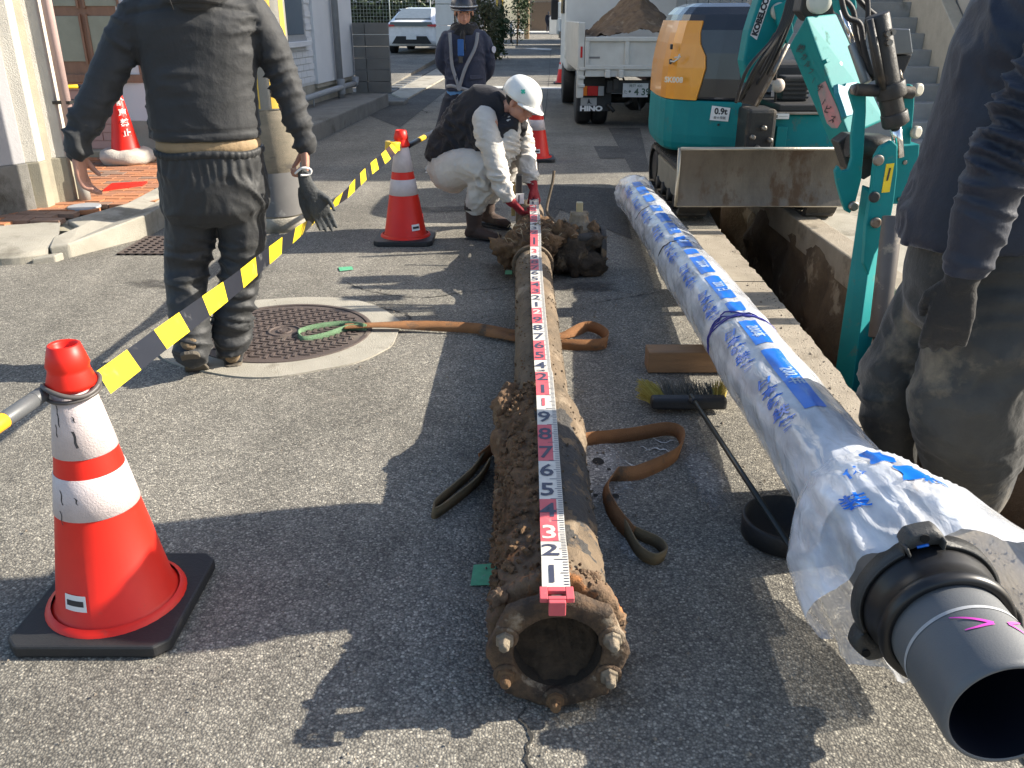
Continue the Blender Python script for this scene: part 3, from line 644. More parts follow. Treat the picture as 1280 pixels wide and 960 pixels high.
# ------------------------------------------------------------ MEASURING ROD (ribbon staff, 10 cm figures)
SW = 0.0285
t = thing("measuring_rod", "red and white measuring rod with black figures lying along the top of the old pipe", "measuring rod", (PX, 1.52, .26))
def rodc(s):
    """centre line of the rod at distance s, resting on flange, socket and barrel."""
    y = 1.437 + s
    zz = [(0, .299), (.10, .297), (.26, .268), (.6, .266), (.92, .281), (1.16, .281), (1.34, .240), (2.92, .232), (3.15, .288), (3.62, .288), (3.87, .262), (4.47, .285)]
    for (a, za), (b, zb) in zip(zz, zz[1:]):
        if a <= s <= b: k = (s - a) / (b - a); k = k * k * (3 - 2 * k); z = za + (zb - za) * k; break
    else: z = zz[-1][1] if s > 1 else .299
    return V((PX - .006 + .012 * s + .003 * math.sin(s * 2), y, z))
def roddir(s): return (rodc(min(s + .01, 4.3)) - rodc(max(s - .01, 0))).normalized()
def rodpt(s, u, h=0): 
    c_ = rodc(s); return c_ + V((u, 0, h))
def strip(s0, s1, u0, u1, h, m_, mi=0, st=.02):
    n_ = max(1, int((s1 - s0) / st)); a = [rodpt(s0 + (s1 - s0) * i / n_, u0, h) for i in range(n_ + 1)]; b = [rodpt(s0 + (s1 - s0) * i / n_, u1, h) for i in range(n_ + 1)]
    m_.loft([a, b], mi, False, False, False)
RODL = 4.2
base = MB(); n_ = 210
base.loft([[rodpt(RODL * i / n_, u, h) for (u, h) in ((-SW, 0), (SW, 0), (SW, .0035), (-SW, .0035))] for i in range(n_ + 1)], 0, False, True, True)
build("rod_blade", base, M_RODWHITE, t)
s = 0.2
while s < RODL - .05:
    rb = MB(); strip(s, min(s + .2, RODL), -SW, SW * .42, .0042, rb); s += .4
    build("red_panel", rb, M_RODRED, t)
def rod_text(ch, s, size, m_, h=.005, u=-.008):
    v, f = text_tris(ch, size, .0012, 2); mb_ = MB()
    mb_.add([rodpt(s + p.y * 1.05, u + p.x * .95, h) for p in v], f); return build("digit", mb_, m_, t)
for k in range(1, int(RODL * 10) + 1):
    s = k * .1 - .055; red = (int((k - 1) / 2) % 2 == 1)
    if k % 10 == 0: rod_text(str(k // 10), s, .075, M_RODRED if not red else M_RODWHITE)
    else: rod_text(str(k % 10), s, .085, M_NAVYPRINT if k != 3 else M_RODWHITE)
tk = MB(); k = 0
while k * .01 < RODL - .01:
    L_ = .030 if k % 10 == 0 else (.018 if k % 5 == 0 else .012)
    strip(k * .01, k * .01 + .0026, SW - L_, SW - .001, .0045, tk, 0, 1); k += 1
tko = build("tick_marks", tk, M_NAVYPRINT, t); tko['kind'] = 'stuff'
hk = MB(); hk.box(PX - .006 - .034, PX - .006 - .018, 1.398, 1.438, 0.2950, 0.3060); hk.box(PX - .006 + .018, PX - .006 + .034, 1.398, 1.438, 0.2950, 0.3060)
hk.box(PX - .006 - .018, PX - .006 + .018, 1.424, 1.438, 0.2955, 0.3055); hk.box(PX - .006 - .018, PX - .006 + .018, 1.398, 1.408, 0.2955, 0.3055)
ho = build("end_hook", hk, M_RODRED, t, .0015)
hk = MB(); hk.box(PX - .006 - .017, PX - .006 + .017, 1.386, 1.397, .272, 0.3050)
build("hook_tab", hk, M_RODRED, t, .002)
build("hook_clip", MB().box(PX - .006 - .011, PX - .006 + .011, 1.410, 1.420, 0.2910, 0.2990), M_STEEL, t, .001)

# ------------------------------------------------------------ NEW PIPE IN FILM
Y0, Y1 = 1.115, 6.25
def nx(y): return .832 + (y - 1.1) * .014
def nzc(y): return .283 - (y - 1.1) * .027
PR = .109
def pipept(y, a, r): return V((nx(y) + r * math.cos(a), y, nzc(y) + r * math.sin(a)))
t = thing("new_pipe", "new grey water pipe wrapped in printed white film, its bare end nearest the camera", "pipe", (.87, 3.4, 0))
m_ = MB(); N_ = 96
prof = [(Y0, PR - .011), (Y0 - .002, PR - .009), (Y0 - .001, PR - .004), (Y0 + .012, PR), (1.5, PR), (Y1, PR), (Y1, PR - .01)]
rings = [[pipept(y, 2 * PI * i / N_, r) for i in range(N_)] for y, r in prof]
m_.loft(rings, 0, True, True, False)
build("barrel", m_, M_PIPEGREY, t)
m_ = MB(); m_.loft([[pipept(y, 2 * PI * i / N_, PR - .011) for i in range(N_)] for y in (Y0, Y0 + .3, Y0 + 1.5)], 0, True, True, False)
build("inner_lining", m_, mat("pipe_inside", (.012, .014, .022), .35), t)
def ringband(y0, y1, r, name, m, bev=0, n=96, r2=None):
    mm = MB(); prof_ = [(y0, r - .02), (y0, r), (y1, r2 or r), (y1, r - .02)]
    mm.loft([[pipept(y, 2 * PI * i / n, q_) for i in range(n)] for y, q_ in prof_], 0, True, True, False); return build(name, mm, m, t, bev)
mm = MB(); mm.loft([[pipept(y, 2 * PI * i / N_, PR + .0012) for i in range(N_)] for y in (1.262, 1.270)], 0, True, True, False)
build("white_line", mm, mat("chalk_line", (.45, .46, .47), .7, c2=(.3, .31, .32), ns=60), t)
# pink insertion arrows
M_PINK = mat("pink_marker", (.72, .06, .50), .6, c2=(.5, .05, .38), ns=60)
def surfline(pts, wd, nm, m, r=PR + .0018, k=8):
    L_, R_ = [], []; path = catmull([V((a, b, 0)) for a, b in pts], k)
    for i, p in enumerate(path):
        tt = (path[min(i + 1, len(path) - 1)] - path[max(i - 1, 0)]).normalized(); nn = V((-tt.y, tt.x, 0)); ww = wd * (1 - .8 * i / len(path))
        for lst, sg in ((L_, 1), (R_, -1)):
            q_ = p + nn * ww * sg; lst.append(pipept(q_.y, q_.x / r, r))
    mm = MB(); mm.loft([L_, R_], 0, True, False, False); return build(nm, mm, m, t)
A0 = PI / 2 * PR
surfline([(A0 + .000, 1.218), (A0 + .03, 1.235), (A0 + .062, 1.252)], .0042, "pink_arrow", M_PINK)
surfline([(A0 + .000, 1.218), (A0 + .028, 1.212), (A0 + .052, 1.212)], .0042, "pink_arrow", M_PINK)
surfline([(A0 - .030, 1.222), (A0 - .058, 1.238), (A0 - .075, 1.250)], .0038, "pink_arrow", M_PINK)
surfline([(A0 - .030, 1.222), (A0 - .055, 1.206), (A0 - .085, 1.190)], .0038, "pink_arrow", M_PINK)
# rubber ring and iron gland with lugs
mm = MB(); prof_ = [(1.33, .111), (1.327, .120), (1.333, .127), (1.345, .130), (1.357, .126), (1.365, .121), (1.39, .124), (1.41, .130), (1.43, .131), (1.445, .131), (1.445, .111)]
mm.loft([[pipept(y, 2 * PI * i / N_, r) for i in range(N_)] for y, r in prof_], 0, True, True, False)
build("rubber_ring", mm, mat("new_rubber", (.012, .012, .013), .38), t)
mm = MB(); lugs = [math.radians(104), math.radians(228), math.radians(-14)]
def gr(a):
    r = .144
    for l in lugs:
        d = abs((a - l + PI) % (2 * PI) - PI)
        if d < .30: r = max(r, .144 + .032 * (1 if d < .14 else (0.30 - d) / .16) ** .6)
    return r
prof_ = [(1.433, 0, .134), (1.423, 0, .142), (1.42, 1, -.012), (1.425, 1, -.002), (1.437, 1, 0), (1.455, 1, 0), (1.463, 1, -.006), (1.463, 0, .128)]
n_ = 240
mm.loft([[pipept(y, 2 * PI * i / n_, (gr(2 * PI * i / n_) + r) if k_ else r) for i in range(n_)] for y, k_, r in prof_], 0, True, True, False)
gl = build("gland", mm, M_IRON, t)
for l in lugs:
    c_ = pipept(1.4190, l, .162); build("bolt_hole", MB().lathe([(0, .009), (.003, .009)], c_, (0, -1, 0), 16), mat("hole_black", (.004, .004, .004), .9), gl)
mm = MB(); mm.tube([pipept(1.422, math.radians(101 + k * 3), .143) for k in range(4)], .0032, 6); build("raised_letter", mm, M_PRINTBLUE, gl)
for k, a in enumerate((math.radians(91), math.radians(118))):
    mm = MB(); mm.hull8([pipept(1.407, a - .02, .136), pipept(1.407, a + .02, .136), pipept(1.407, a + .02, .158), pipept(1.407, a - .02, .158)], [pipept(1.445, a - .02, .136), pipept(1.445, a + .02, .136), pipept(1.445, a + .02, .160), pipept(1.445, a - .02, .160)])
    build("lug_rib", mm, M_IRON, gl, .003)
mm = MB(); mm.tube(catmull([pipept(1.345, math.radians(25), .125), pipept(1.355, math.radians(8), .142), pipept(1.345, math.radians(-6), .145), pipept(1.345, math.radians(-14), .132)], 5), .006, 8)
build("ring_tab", mm, M_BLACK, t)
# wrinkled printed film
def film_r(y, a):
    base = PR + .014
    sag = .012 * math.sin(y * 2.1 + 1) * math.sin(a) * .5
    long_ = .0040 * noise.noise(V((math.cos(a) * 5 + y * 1.5, math.sin(a) * 5, y * 2.2)))
    dia = .0038 * (1 - abs(noise.noise(V((a * 1.6 + y * 4, y * 3, 3.3))))) ** 3
    d2 = .0016 * noise.noise(V((a * 3 - y * 12, y * 7, 8)))
    puff = .010 * max(0, noise.noise(V((y * 1.6, 1, a * .5))))
    pinch = 0
    for yc in (3.02, 4.35, 5.35): pinch -= .014 * math.exp(-((y - yc + .05 * math.cos(a)) / .035) ** 2)
    return base + sag * .4 + long_ + dia + d2 + puff + pinch
def filmpt(y, a, off=0): return pipept(y, a, film_r(y, a) + off)
def film_mat(name, alpha0, alpha1, tint):
    m = bpy.data.materials.new(name); m.use_nodes = True; nt = m.node_tree; N = nt.nodes; L = nt.links
    b = N["Principled BSDF"]; b.inputs["Base Color"].default_value = tint + (1,); b.inputs["Roughness"].default_value = 0.16
    b.inputs["Specular IOR Level"].default_value = .7; b.inputs["Coat Weight"].default_value = .25
    tc = N.new("ShaderNodeTexCoord"); n1 = N.new("ShaderNodeTexNoise"); n1.inputs["Scale"].default_value = 13; n1.inputs["Detail"].default_value = 5
    mp = N.new("ShaderNodeMapping"); mp.inputs["Rotation"].default_value = (0, 0, .6); mp.inputs["Scale"].default_value = (1, .45, 1)
    L.new(tc.outputs["Object"], mp.inputs[0]); L.new(mp.outputs[0], n1.inputs["Vector"])
    mr = N.new("ShaderNodeMapRange"); mr.inputs["From Min"].default_value = .35; mr.inputs["From Max"].default_value = .65
    mr.inputs["To Min"].default_value = alpha0; mr.inputs["To Max"].default_value = alpha1
    L.new(n1.outputs["Fac"], mr.inputs["Value"]); L.new(mr.outputs[0], b.inputs["Alpha"])
    n2 = N.new("ShaderNodeTexNoise"); n2.inputs["Scale"].default_value = 22; n2.inputs["Detail"].default_value = 3; n2.inputs["Distortion"].default_value = 1.2
    L.new(mp.outputs[0], n2.inputs["Vector"])
    bp = N.new("ShaderNodeBump"); bp.inputs["Strength"].default_value = .4; bp.inputs["Distance"].default_value = .015
    L.new(n2.outputs["Fac"], bp.inputs["Height"]); L.new(bp.outputs[0], b.inputs["Normal"]); return m
M_FILM = film_mat("wrapping_film", .55, .86, (.72, .74, .78))
M_FILM2 = film_mat("flared_film", .38, .72, (.84, .87, .92))
mm = MB(); rings = []; ky = 520
for j in range(ky + 1):
    y = 1.70 + (6.30 - 1.70) * j / ky; rings.append([filmpt(y, 2 * PI * i / 84) for i in range(84)])
mm.loft(rings, 0, True, True, False); build("film_sleeve", mm, M_FILM, t)
mm = MB(); rings = []          # gathered far end
for j in range(30):
    y = 6.28 + j * .009; rings.append([pipept(y, 2 * PI * i / 84, film_r(6.28, 2 * PI * i / 84) * (1 + .16 * math.sin(j * .1) + .10 * noise.noise(V((math.cos(2 * PI * i / 84) * 4, math.sin(2 * PI * i / 84) * 4, j * .12)))) ) for i in range(84)])
mm.loft(rings, 0, True, True, False); build("film_far_end", mm, M_FILM2, t)
# flared open mouth of the film around the gland
mm = MB(); rings = []; NA = 132
for j in range(46):
    k = j / 45; y = 1.83 - .40 * k; ring_ = []
    for i in range(NA):
        a = 2 * PI * i / NA
        fl_ = .022 + .085 * math.sin(min(1, k * 1.25) * PI / 2) * (.8 + .35 * fbm(V((math.cos(a) * 1.3, math.sin(a) * 1.3, 2)), 2))
        side = 1 + .38 * max(0, math.cos(a - math.radians(8))) ** 4 * k + .20 * max(0, math.cos(a - math.radians(185))) ** 3 * k - .48 * max(0, math.cos(a - math.radians(262))) ** 1.5 - .78 * max(0, math.cos(a - math.radians(108))) ** 1.4 * k
        cr = .034 * k * noise.noise(V((math.cos(a) * 2.6, math.sin(a) * 2.6, y * 3))) + .012 * k * abs(noise.noise(V((math.cos(a) * 7, math.sin(a) * 7, y * 5)))) + .010 * (1 - abs(noise.noise(V((math.cos(a) * 3 + y * 3, math.sin(a) * 3, y * 4))))) ** 4
        cl__ = max(0, math.cos(a - math.radians(140))) ** 2 * max(0, (k - .55) / .45)
        r = PR + .012 + fl_ * side * (1 - .35 * cl__) + cr
        yy_ = y + .012 * cl__ + .05 * k * (1 - cl__) * noise.noise(V((math.cos(a) * 2.2, math.sin(a) * 2.2, 5)))
        p = pipept(yy_, a, r); p.z = max(p.z, .008 + .01 * noise.noise(V((p.x * 20, p.y * 20, 0)))); ring_.append(p)
    rings.append(ring_)
mm.loft(rings, 0, True, True, False); build("flared_film", mm, M_FILM2, t)
bagpt = rings
def flare_pt(a, k, off):
    j = min(44, max(0, int(k * 45))); i = int((a % (2 * PI)) / (2 * PI) * NA) % NA; fa = (a % (2 * PI)) / (2 * PI) * NA - i; fj = k * 45 - j
    p = (rings[j][i] * (1 - fa) + rings[j][(i + 1) % NA] * fa) * (1 - fj) + (rings[j + 1][i] * (1 - fa) + rings[j + 1][(i + 1) % NA] * fa) * fj
    c_ = V((nx(p.y), p.y, nzc(p.y))); return p + (p - c_).normalized() * off
def flare_patch(pts, nm="blue_print"):
    # polygon in (angle, k) laid on the flared film
    a0 = min(p[0] for p in pts); a1 = max(p[0] for p in pts); k0 = min(p[1] for p in pts); k1 = max(p[1] for p in pts); n_ = 8
    mm = MB(); rg = []
    for j in range(n_ + 1): rg.append([flare_pt(a0 + (a1 - a0) * i / n_ + .03 * math.sin(j), k0 + (k1 - k0) * j / n_, .003) for i in range(n_ + 1)])
    mm.loft(rg, 0, True, False, False); return build(nm, mm, M_PRINTBLUE, t)
def deg(x): return math.radians(x)
flare_patch([(deg(84), .10), (deg(102), .34)]); flare_patch([(deg(78), .40), (deg(92), .58)])
def flare_text(s_, ac, kc, size):
    v, f = text_tris(s_, size, .0012, 2); mm = MB()
    mm.add([flare_pt(ac - p.x / .17, max(0.01, min(.97, kc - p.y / .40)), .003) for p in v], f); build("blue_character", mm, M_PRINTBLUE, t)
flare_text("装", deg(128), .62, .055); flare_text("体", deg(116), .36, .05); flare_text("粉", deg(72), .58, .055)
# blue bands with knocked out figures, and blue lettering beside them
def film_patch(y0, y1, a0, a1):
    ny = max(3, int(abs(y1 - y0) / .012)); na = 9; mm = MB()
    mm.loft([[filmpt(y0 + (y1 - y0) * j / ny, a0 + (a1 - a0) * i / na, .0016) for i in range(na + 1)] for j in range(ny + 1)], 0, True, False, False); return build("blue_band", mm, M_PRINTBLUE, t)
def film_text(s_, y, a, size, m_, rot=0, off=.0030, bold=.001):
    v, f = text_tris(s_, size, bold, 2); mm = MB(); ca, sa = math.cos(rot), math.sin(rot)
    vv = [(p.x * ca - p.y * sa, p.x * sa + p.y * ca) for p in v]
    mm.add([filmpt(y + q_[1], a - q_[0] / .125, off) for q_ in vv], f); build("film_lettering", mm, m_, t)
for i, (ya, yb, s_) in enumerate(((2.14, 2.62, "200/年"), (2.68, 2.93, "200本"), (3.06, 3.16, ""), (3.22, 3.56, "200 日"), (3.62, 3.92, "200本"), (3.98, 4.08, ""), (4.14, 4.40, "200"), (4.48, 4.74, "200 日"), (4.80, 5.06, ""), (5.12, 5.36, "200"), (5.44, 5.66, ""), (5.74, 6.02, ""), (6.06, 6.24, ""))):
    film_patch(ya, yb, deg(85), deg(112))
    if s_: film_text(s_, (ya + yb) / 2, deg(98), .052, M_FILM2 if False else mat("knock_out", (.45, .58, .75), .4), -PI / 2)
for i, y in enumerate((2.24, 2.70, 3.22, 3.68, 4.14, 4.62, 5.1, 5.56, 6.0)):
    for j, ch in enumerate("日本鋳鉄管"): film_text(ch, y + .16 - j * .072, deg(134 + j * 1.5), .060, M_PRINTBLUE, -.3)
# purple tie around the sleeve
tie = MB()
for k in range(5):
    tie.tube([filmpt(2.985 + .010 * k + .02 * math.sin(a * 2 + k) - .05 * math.cos(a) + .006 * math.sin(a * 9 + k * 2), a, .004 + .003 * math.sin(a * 7 + k * 3)) for a in [2 * PI * i / 48 for i in range(49)]], .0032, 5, caps=False)
build("purple_tie", tie, mat("purple_tie", (.045, .045, .30), .35, c2=(.03, .03, .20)), t)
# thin dark ties further along
for yc in (4.35, 5.35):
    tie = MB(); tie.tube([filmpt(yc - .05 * math.cos(a), a, .003) for a in [2 * PI * i / 40 for i in range(41)]], .003, 5, caps=False); build("tie", tie, M_DARKMETAL, t)
# timber under the new pipe
wd = MB(); wd.box(.56, 1.02, 3.30, 3.40, .004, .094)
wo = build("timber_block", wd, M_WOOD, bevel=.004); tag(wo, "short squared timber block lying under the film-wrapped pipe", "timber block")

# ------------------------------------------------------------ SLINGS
def ribbon(pts, wdir, wd, th, k=10, twist=None):
    path = catmull(pts, k); wds = catmull([V(x) for x in wdir], k); mm = MB(); rings = []
    for i, p in enumerate(path):
        t_ = (path[min(i + 1, len(path) - 1)] - path[max(i - 1, 0)]).normalized(); w_ = wds[i] - t_ * wds[i].dot(t_); w_.normalize(); n_ = t_.cross(w_)
        h = wd / 2 * (1 + .06 * noise.noise(V((i * .3, 0, 1))))
        rings.append([p + w_ * h + n_ * th, p - w_ * h + n_ * th, p - w_ * h - n_ * th, p + w_ * h - n_ * th])
    mm.loft(rings, 0, True, True, True); return mm
g0 = lambda px, py, z=.0: G(px, py, z)
t = thing("lifting_sling", "brown webbing sling with a green eye, from the manhole cover under the old pipe", "sling", (-.3, 3.75, 0))
W_, F_ = (0, .3, 1), (0, 1, .15)
build("webbing", ribbon([g0(430, 408, .03), g0(480, 406, .035), g0(530, 407, .03), g0(590, 410, .03), g0(645, 416, .02), g0(700, 420, .012), g0(735, 408, .03), g0(757, 418, .03), g0(752, 430, .03), g0(700, 430, .025), g0(640, 422, .02), g0(600, 412, .03)],
    [F_, F_, (0, .8, .7), (0, .6, .8), F_, F_, (0, .4, 1), (.3, .2, 1), (0, .4, 1), (0, .5, 1), F_, (0, .6, .8)], .05, .0022, 12), M_BROWNSLING, t)
build("eye", ribbon([g0(455, 408, .035), g0(430, 405, .02), g0(400, 408, .018), g0(375, 415, .016), g0(378, 424, .016), g0(405, 420, .018), g0(435, 410, .022), g0(458, 409, .03)], [(0, .5, 1)] * 8, .03, .003, 8), M_GREENSLING, t)
t = thing("lifting_sling", "twisted brown webbing sling with olive ends, under the muddy near half of the old pipe", "sling", (.2, 2.5, 0))
build("webbing", ribbon([g0(600, 575, .02), g0(622, 556, .03), g0(640, 552, .01), g0(700, 556, .01), g0(735, 549, .02), g0(790, 543, .025), g0(835, 536, .03), g0(852, 545, .03), g0(845, 568, .025), g0(800, 590, .02), g0(768, 594, .03), g0(757, 615, .025), g0(770, 645, .02), g0(790, 668, .02)],
    [W_, (.2, .2, 1), F_, F_, (0, .6, .8), (0, .3, 1), (0, .3, 1), (.3, .1, 1), (.2, .3, 1), (.1, .6, .8), (.6, .3, .7), (.3, 0, 1), (.5, .1, .9), (.4, .1, 1)], .048, .0022, 10), M_BROWNSLING, t)
build("eye", ribbon([g0(606, 568, .02), g0(590, 590, .02), g0(563, 614, .02), g0(543, 632, .02), g0(545, 641, .02), g0(570, 624, .02), g0(598, 600, .022), g0(612, 578, .026)], [(.2, 0, 1)] * 8, .04, .0028, 8), M_OLIVESLING, t)
build("eye", ribbon([g0(783, 660, .02), g0(800, 668, .02), g0(822, 678, .02), g0(832, 691, .02), g0(818, 699, .02), g0(800, 690, .02), g0(788, 672, .022), g0(780, 655, .02)], [(.2, 0, 1)] * 8, .035, .0028, 8), M_OLIVESLING, t)

# ------------------------------------------------------------ BROOM, PIPE CAP
t = thing("push_broom", "push broom with yellow and grey bristles and dark pole, beside the timber block", "broom", (.66, 2.95, 0))
hx = g0(862, 513, .03); hd = MB(); hd.hull8([(hx.x - .135, 2.90, .018), (hx.x - .135, 2.955, .018), (hx.x - .135, 2.955, .062), (hx.x - .135, 2.905, .062)], [(hx.x + .145, 2.90, .018), (hx.x + .145, 2.955, .018), (hx.x + .145, 2.955, .062), (hx.x + .145, 2.905, .062)])
build("head", hd, M_BLACK, t, .012, 3)
def bristles(x0, x1, nm, m_, cnt, spread):
    mm = MB()
    for _ in range(cnt):
        x = random.uniform(x0, x1); y = random.uniform(2.945, 2.96); z = random.uniform(.02, .06)
        ex = x + (x - hx.x) * spread + random.gauss(0, .006); p = V((x, y, z)); q_ = V((ex, y + random.uniform(.06, .085), z + (z - .04) * .9 + .012))
        mm.tube([p, (p + q_) / 2 + V((0, 0, .003)), q_], .0011, 3, caps=False)
    o = build(nm, mm, m_, t); o['kind'] = 'stuff'
bristles(hx.x - .13, hx.x - .08, "yellow_bristles", mat("bristle_yellow", (.50, .39, .07), .6), 260, .35)
bristles(hx.x + .10, hx.x + .145, "yellow_bristles", MATS["bristle_yellow"], 180, .15)
bristles(hx.x - .085, hx.x + .105, "grey_bristles", mat("bristle_grey", (.12, .115, .09), .6), 520, .05)
e0 = V((hx.x + .012, 2.93, .065)); e1 = g0(1001, 703, .13)
build("pole", MB().tube([e0, e1], .0085, 12), mat("pole_dark", (.035, .04, .038), .35, .4), t)
build("socket", MB().tube([e0 + V((0, .01, -.02)), e0.lerp(e1, .06)], [.016, .012], 12), M_BLACK, t)
build("end_cap", MB().tube([e1, e1 + (e1 - e0).normalized() * .018], [.011, .008], 12), M_PRINTWHITE, t)
cc = V((.775, 2.09, .004)); t = build("pipe_cap", MB().lathe([(0, .118), (.002, .122), (.056, .124), (.060, .121), (.060, .114), (.012, .112), (.010, .0)], cc, n=56), M_BLACK, origin=cc)
tag(t, "round black rubber pipe cap lying open side up beside the broom pole", "pipe cap")

# ------------------------------------------------------------ CONES AND BARRIERS
def cone_prof(z): return .042 + (.138 - .042) * (.60 - z) / .56
def make_cone(name, label, loc, group=None, tall=.70, red=M_RED, bands=True, base=True, sticker=True, tilt=0):
    t = thing(name, label, "traffic cone", loc, group); o = V(loc); r = cone_prof
    body = MB(); body.lathe([(.035, .150), (.045, .142), (.05, r(.05)), (.30, r(.30)), (.40, r(.40)), (.45, r(.45)), (.60, .043), (.601, .0415)], o, n=48, caps=False)
    build("body", body, red, t)
    top = MB(); top.lathe([(.598, .041), (.605, .052), (.612, .053), (.640, .044), (.648, .043), (.655, .046), (.700, .034), (.702, .030), (.696, .026), (.66, .024)], o, n=36, caps=True); build("top_cap", top, red, t)
    if bands:
        for a, b in ((.303, .402), (.448, .598)):
            bb = MB(); bb.lathe([(a, r(a) + .0005), (a + .001, r(a) + .0022), (b - .001, r(b) + .0022), (b, r(b) + .0005)], o, n=48, caps=False); build("reflective_band", bb, M_REFL, t)
    if base:
        bm_ = MB(); s_ = .19; cc_ = .03; pts = [(-s_ + cc_, -s_), (s_ - cc_, -s_), (s_, -s_ + cc_), (s_, s_ - cc_), (s_ - cc_, s_), (-s_ + cc_, s_), (-s_, s_ - cc_), (-s_, -s_ + cc_)]
        bm_.prism([o + V((x, y, .034)) for x, y in pts], (0, 0, -.032)); build("rubber_base", bm_, M_BLACK, t, .006)
        build("base_ring", MB().lathe([(.03, .165), (.042, .160), (.048, .148)], o, n=40, caps=False), red, t)
    if sticker:
        mm = MB(); z0, z1 = .085, .125; L_ = [[o + V(((r(z) + .0025) * math.sin(a), -(r(z) + .0025) * math.cos(a), z)) for a in [sticker + k * .09 for k in range(6)]] for z in (z0, z1)]
        mm.loft(L_, 0, True, False, False); st_ = build("maker_sticker", mm, M_PRINTWHITE, t)
        mm = MB(); L_ = [[o + V(((r(z) + .0032) * math.sin(a), -(r(z) + .0032) * math.cos(a), z)) for a in [sticker + .05 + k * .07 for k in range(6)]] for z in (.098, .112)]
        mm.loft(L_, 0, True, False, False); build("sticker_print", mm, M_PRINTBLACK, st_)
    return t
GC = "red and white traffic cones in the street"
make_cone("traffic_cone", "nearest large red and white cone, tied to the barrier tape, its lower white band scuffed", (-.98, 1.77, 0), GC, sticker=-.5)
make_cone("traffic_cone", "red and white cone with a yellow tape reel hung at its top", (-.70, 5.62, 0), GC, sticker=.45)
make_cone("traffic_cone", "red and white cone just behind the crouching worker in the white helmet", (.245, 9.06, 0), GC, sticker=-.15)
c4 = make_cone("traffic_cone", "farthest red and white cone, standing left of the truck", (1.10, 19.9, 0), GC, sticker=None)
c5 = make_cone("traffic_cone", "small leaning red cone tucked between the farthest cone and the truck", (1.22, 20.6, 0), GC, sticker=None)
CONE0 = [o for o in bpy.data.objects if o.get('label', '').startswith('nearest large red')][0]
random.seed(21)
for k in range(9):
    a0 = random.uniform(-.55, .35); z0 = random.uniform(.50, .58) if k < 6 else random.uniform(.32, .39); ln_ = random.uniform(.012, .04); mm = MB(); L_, R_ = [], []
    for j in range(7):
        z = z0 - ln_ * j / 6; a = a0 + .10 * j / 6 + .03 * math.sin(j); r = cone_prof(z) + .0028; hw = (.0008 + .0012 * random.random()) / r
        L_.append(V((-.98 + r * math.sin(a - hw), 1.77 - r * math.cos(a - hw), z))); R_.append(V((-.98 + r * math.sin(a + hw), 1.77 - r * math.cos(a + hw), z)))
    mm.loft([L_, R_], 0, True, False, False); build("scuff_mark", mm, M_PRINTBLACK, CONE0)
# near cone: ring, bar to the left
CN = V((-.98, 1.77, 0))
rg = MB(); rg.tube([CN + V((.058 * math.cos(a), .058 * math.sin(a), .604 + .010 * math.sin(a * 2))) for a in [2 * PI * i / 32 for i in range(33)]], .0055, 8, caps=False)
rg.tube([CN + V((.056 * math.cos(a), .056 * math.sin(a), .590 + .006 * math.sin(a))) for a in [2 * PI * i / 32 for i in range(33)]], .0045, 8, caps=False)
o = build("ring", rg, mat("ring_grey", (.09, .08, .075), .5), origin=CN + V((0, 0, .6))); tag(o, "grey plastic ring round the neck of the nearest cone", "ring")
t = thing("barrier_bar", "yellow and grey barrier bar reaching from the nearest cone out of the picture", "barrier bar", (-1.1, 1.7, .6))
a_ = V((-1.03, 1.735, .597)); b_ = a_ + (at(-2, 530, 1.60) - a_) * 2.2; d = (b_ - a_)
def bar(parent, a_, b_, stripes, r=.017):
    for i, (u, v_, m_, nm) in enumerate(stripes): build(nm, MB().tube([a_.lerp(b_, u), a_.lerp(b_, v_)], r, 16), m_, parent, .001)
M_BARGREY = mat("bar_grey", (.10, .105, .11), .45)
bar(t, a_, b_, [(0.0, .10, M_BARGREY, "end_socket"), (.10, .40, M_BARGREY, "grey_section"), (.40, .62, mat("bar_yellow", (.85, .42, .02), .4), "yellow_section"), (.62, .80, M_TAPEBLACK, "black_section"), (.80, 1, MATS["bar_yellow"], "yellow_section")], .0175)
# barrier tape between the cones: a printed ribbon that sags
t = thing("barrier_tape", "yellow and black striped barrier tape stretched from the nearest cone to the middle cone", "barrier tape", (-.9, 3.6, .4))
p0, p1 = V((-.925, 1.79, .597)), V((-.725, 5.56, .612)); NT = 240
def tp(u):
    p = p0.lerp(p1, u); p.z -= SAG * 4 * u * (1 - u); e_ = min(1, u * 12, (1 - u) * 12); p.z += .006 * e_ * noise.noise(V((u * 9, 2, 1))); p.x += .008 * e_ * noise.noise(V((u * 7, 5, 1))); return p
SAG = .03
tpm = MB()
for i in range(NT):
    u0, u1 = i / NT, (i + 1) / NT; sh = .0
    seg_l = 11.5; ph0 = u0 * 32.0
    def edge(u, k):
        c_ = tp(u); tw = .75 + .55 * math.sin(u * 2.6) + .1 * math.sin(u * 14); ph = math.radians(128 - 64 * math.exp(-((u - .52) / .27) ** 2) + 6 * math.sin(u * 21)); w_ = V((math.cos(ph), 0, math.sin(ph))); return c_ + w_ * .029 * k
    mi = 0 if int(ph0 + 0.0) % 2 == 0 else 1
    tpm.add([edge(u0, 1), edge(u1, 1), edge(u1, -1), edge(u0, -1)], [(0, 1, 2, 3)], mi, True)
NT2 = 25
tpm = MB()
for i in range(NT2):
    u0, u1 = i / NT2, (i + 1) / NT2; sl = .006      # slanted print
    for j in range(8):
        a0, a1 = u0 + (u1 - u0) * j / 8, u0 + (u1 - u0) * (j + 1) / 8
        tpm.add([edge(min(1, a0 + sl), 1), edge(min(1, a1 + sl), 1), edge(a1, -1), edge(a0, -1)], [(0, 1, 2, 3)], i % 2, True)
build("tape", tpm, [M_YELLOW, M_TAPEBLACK], t)
CM = V((-.70, 5.62, 0))
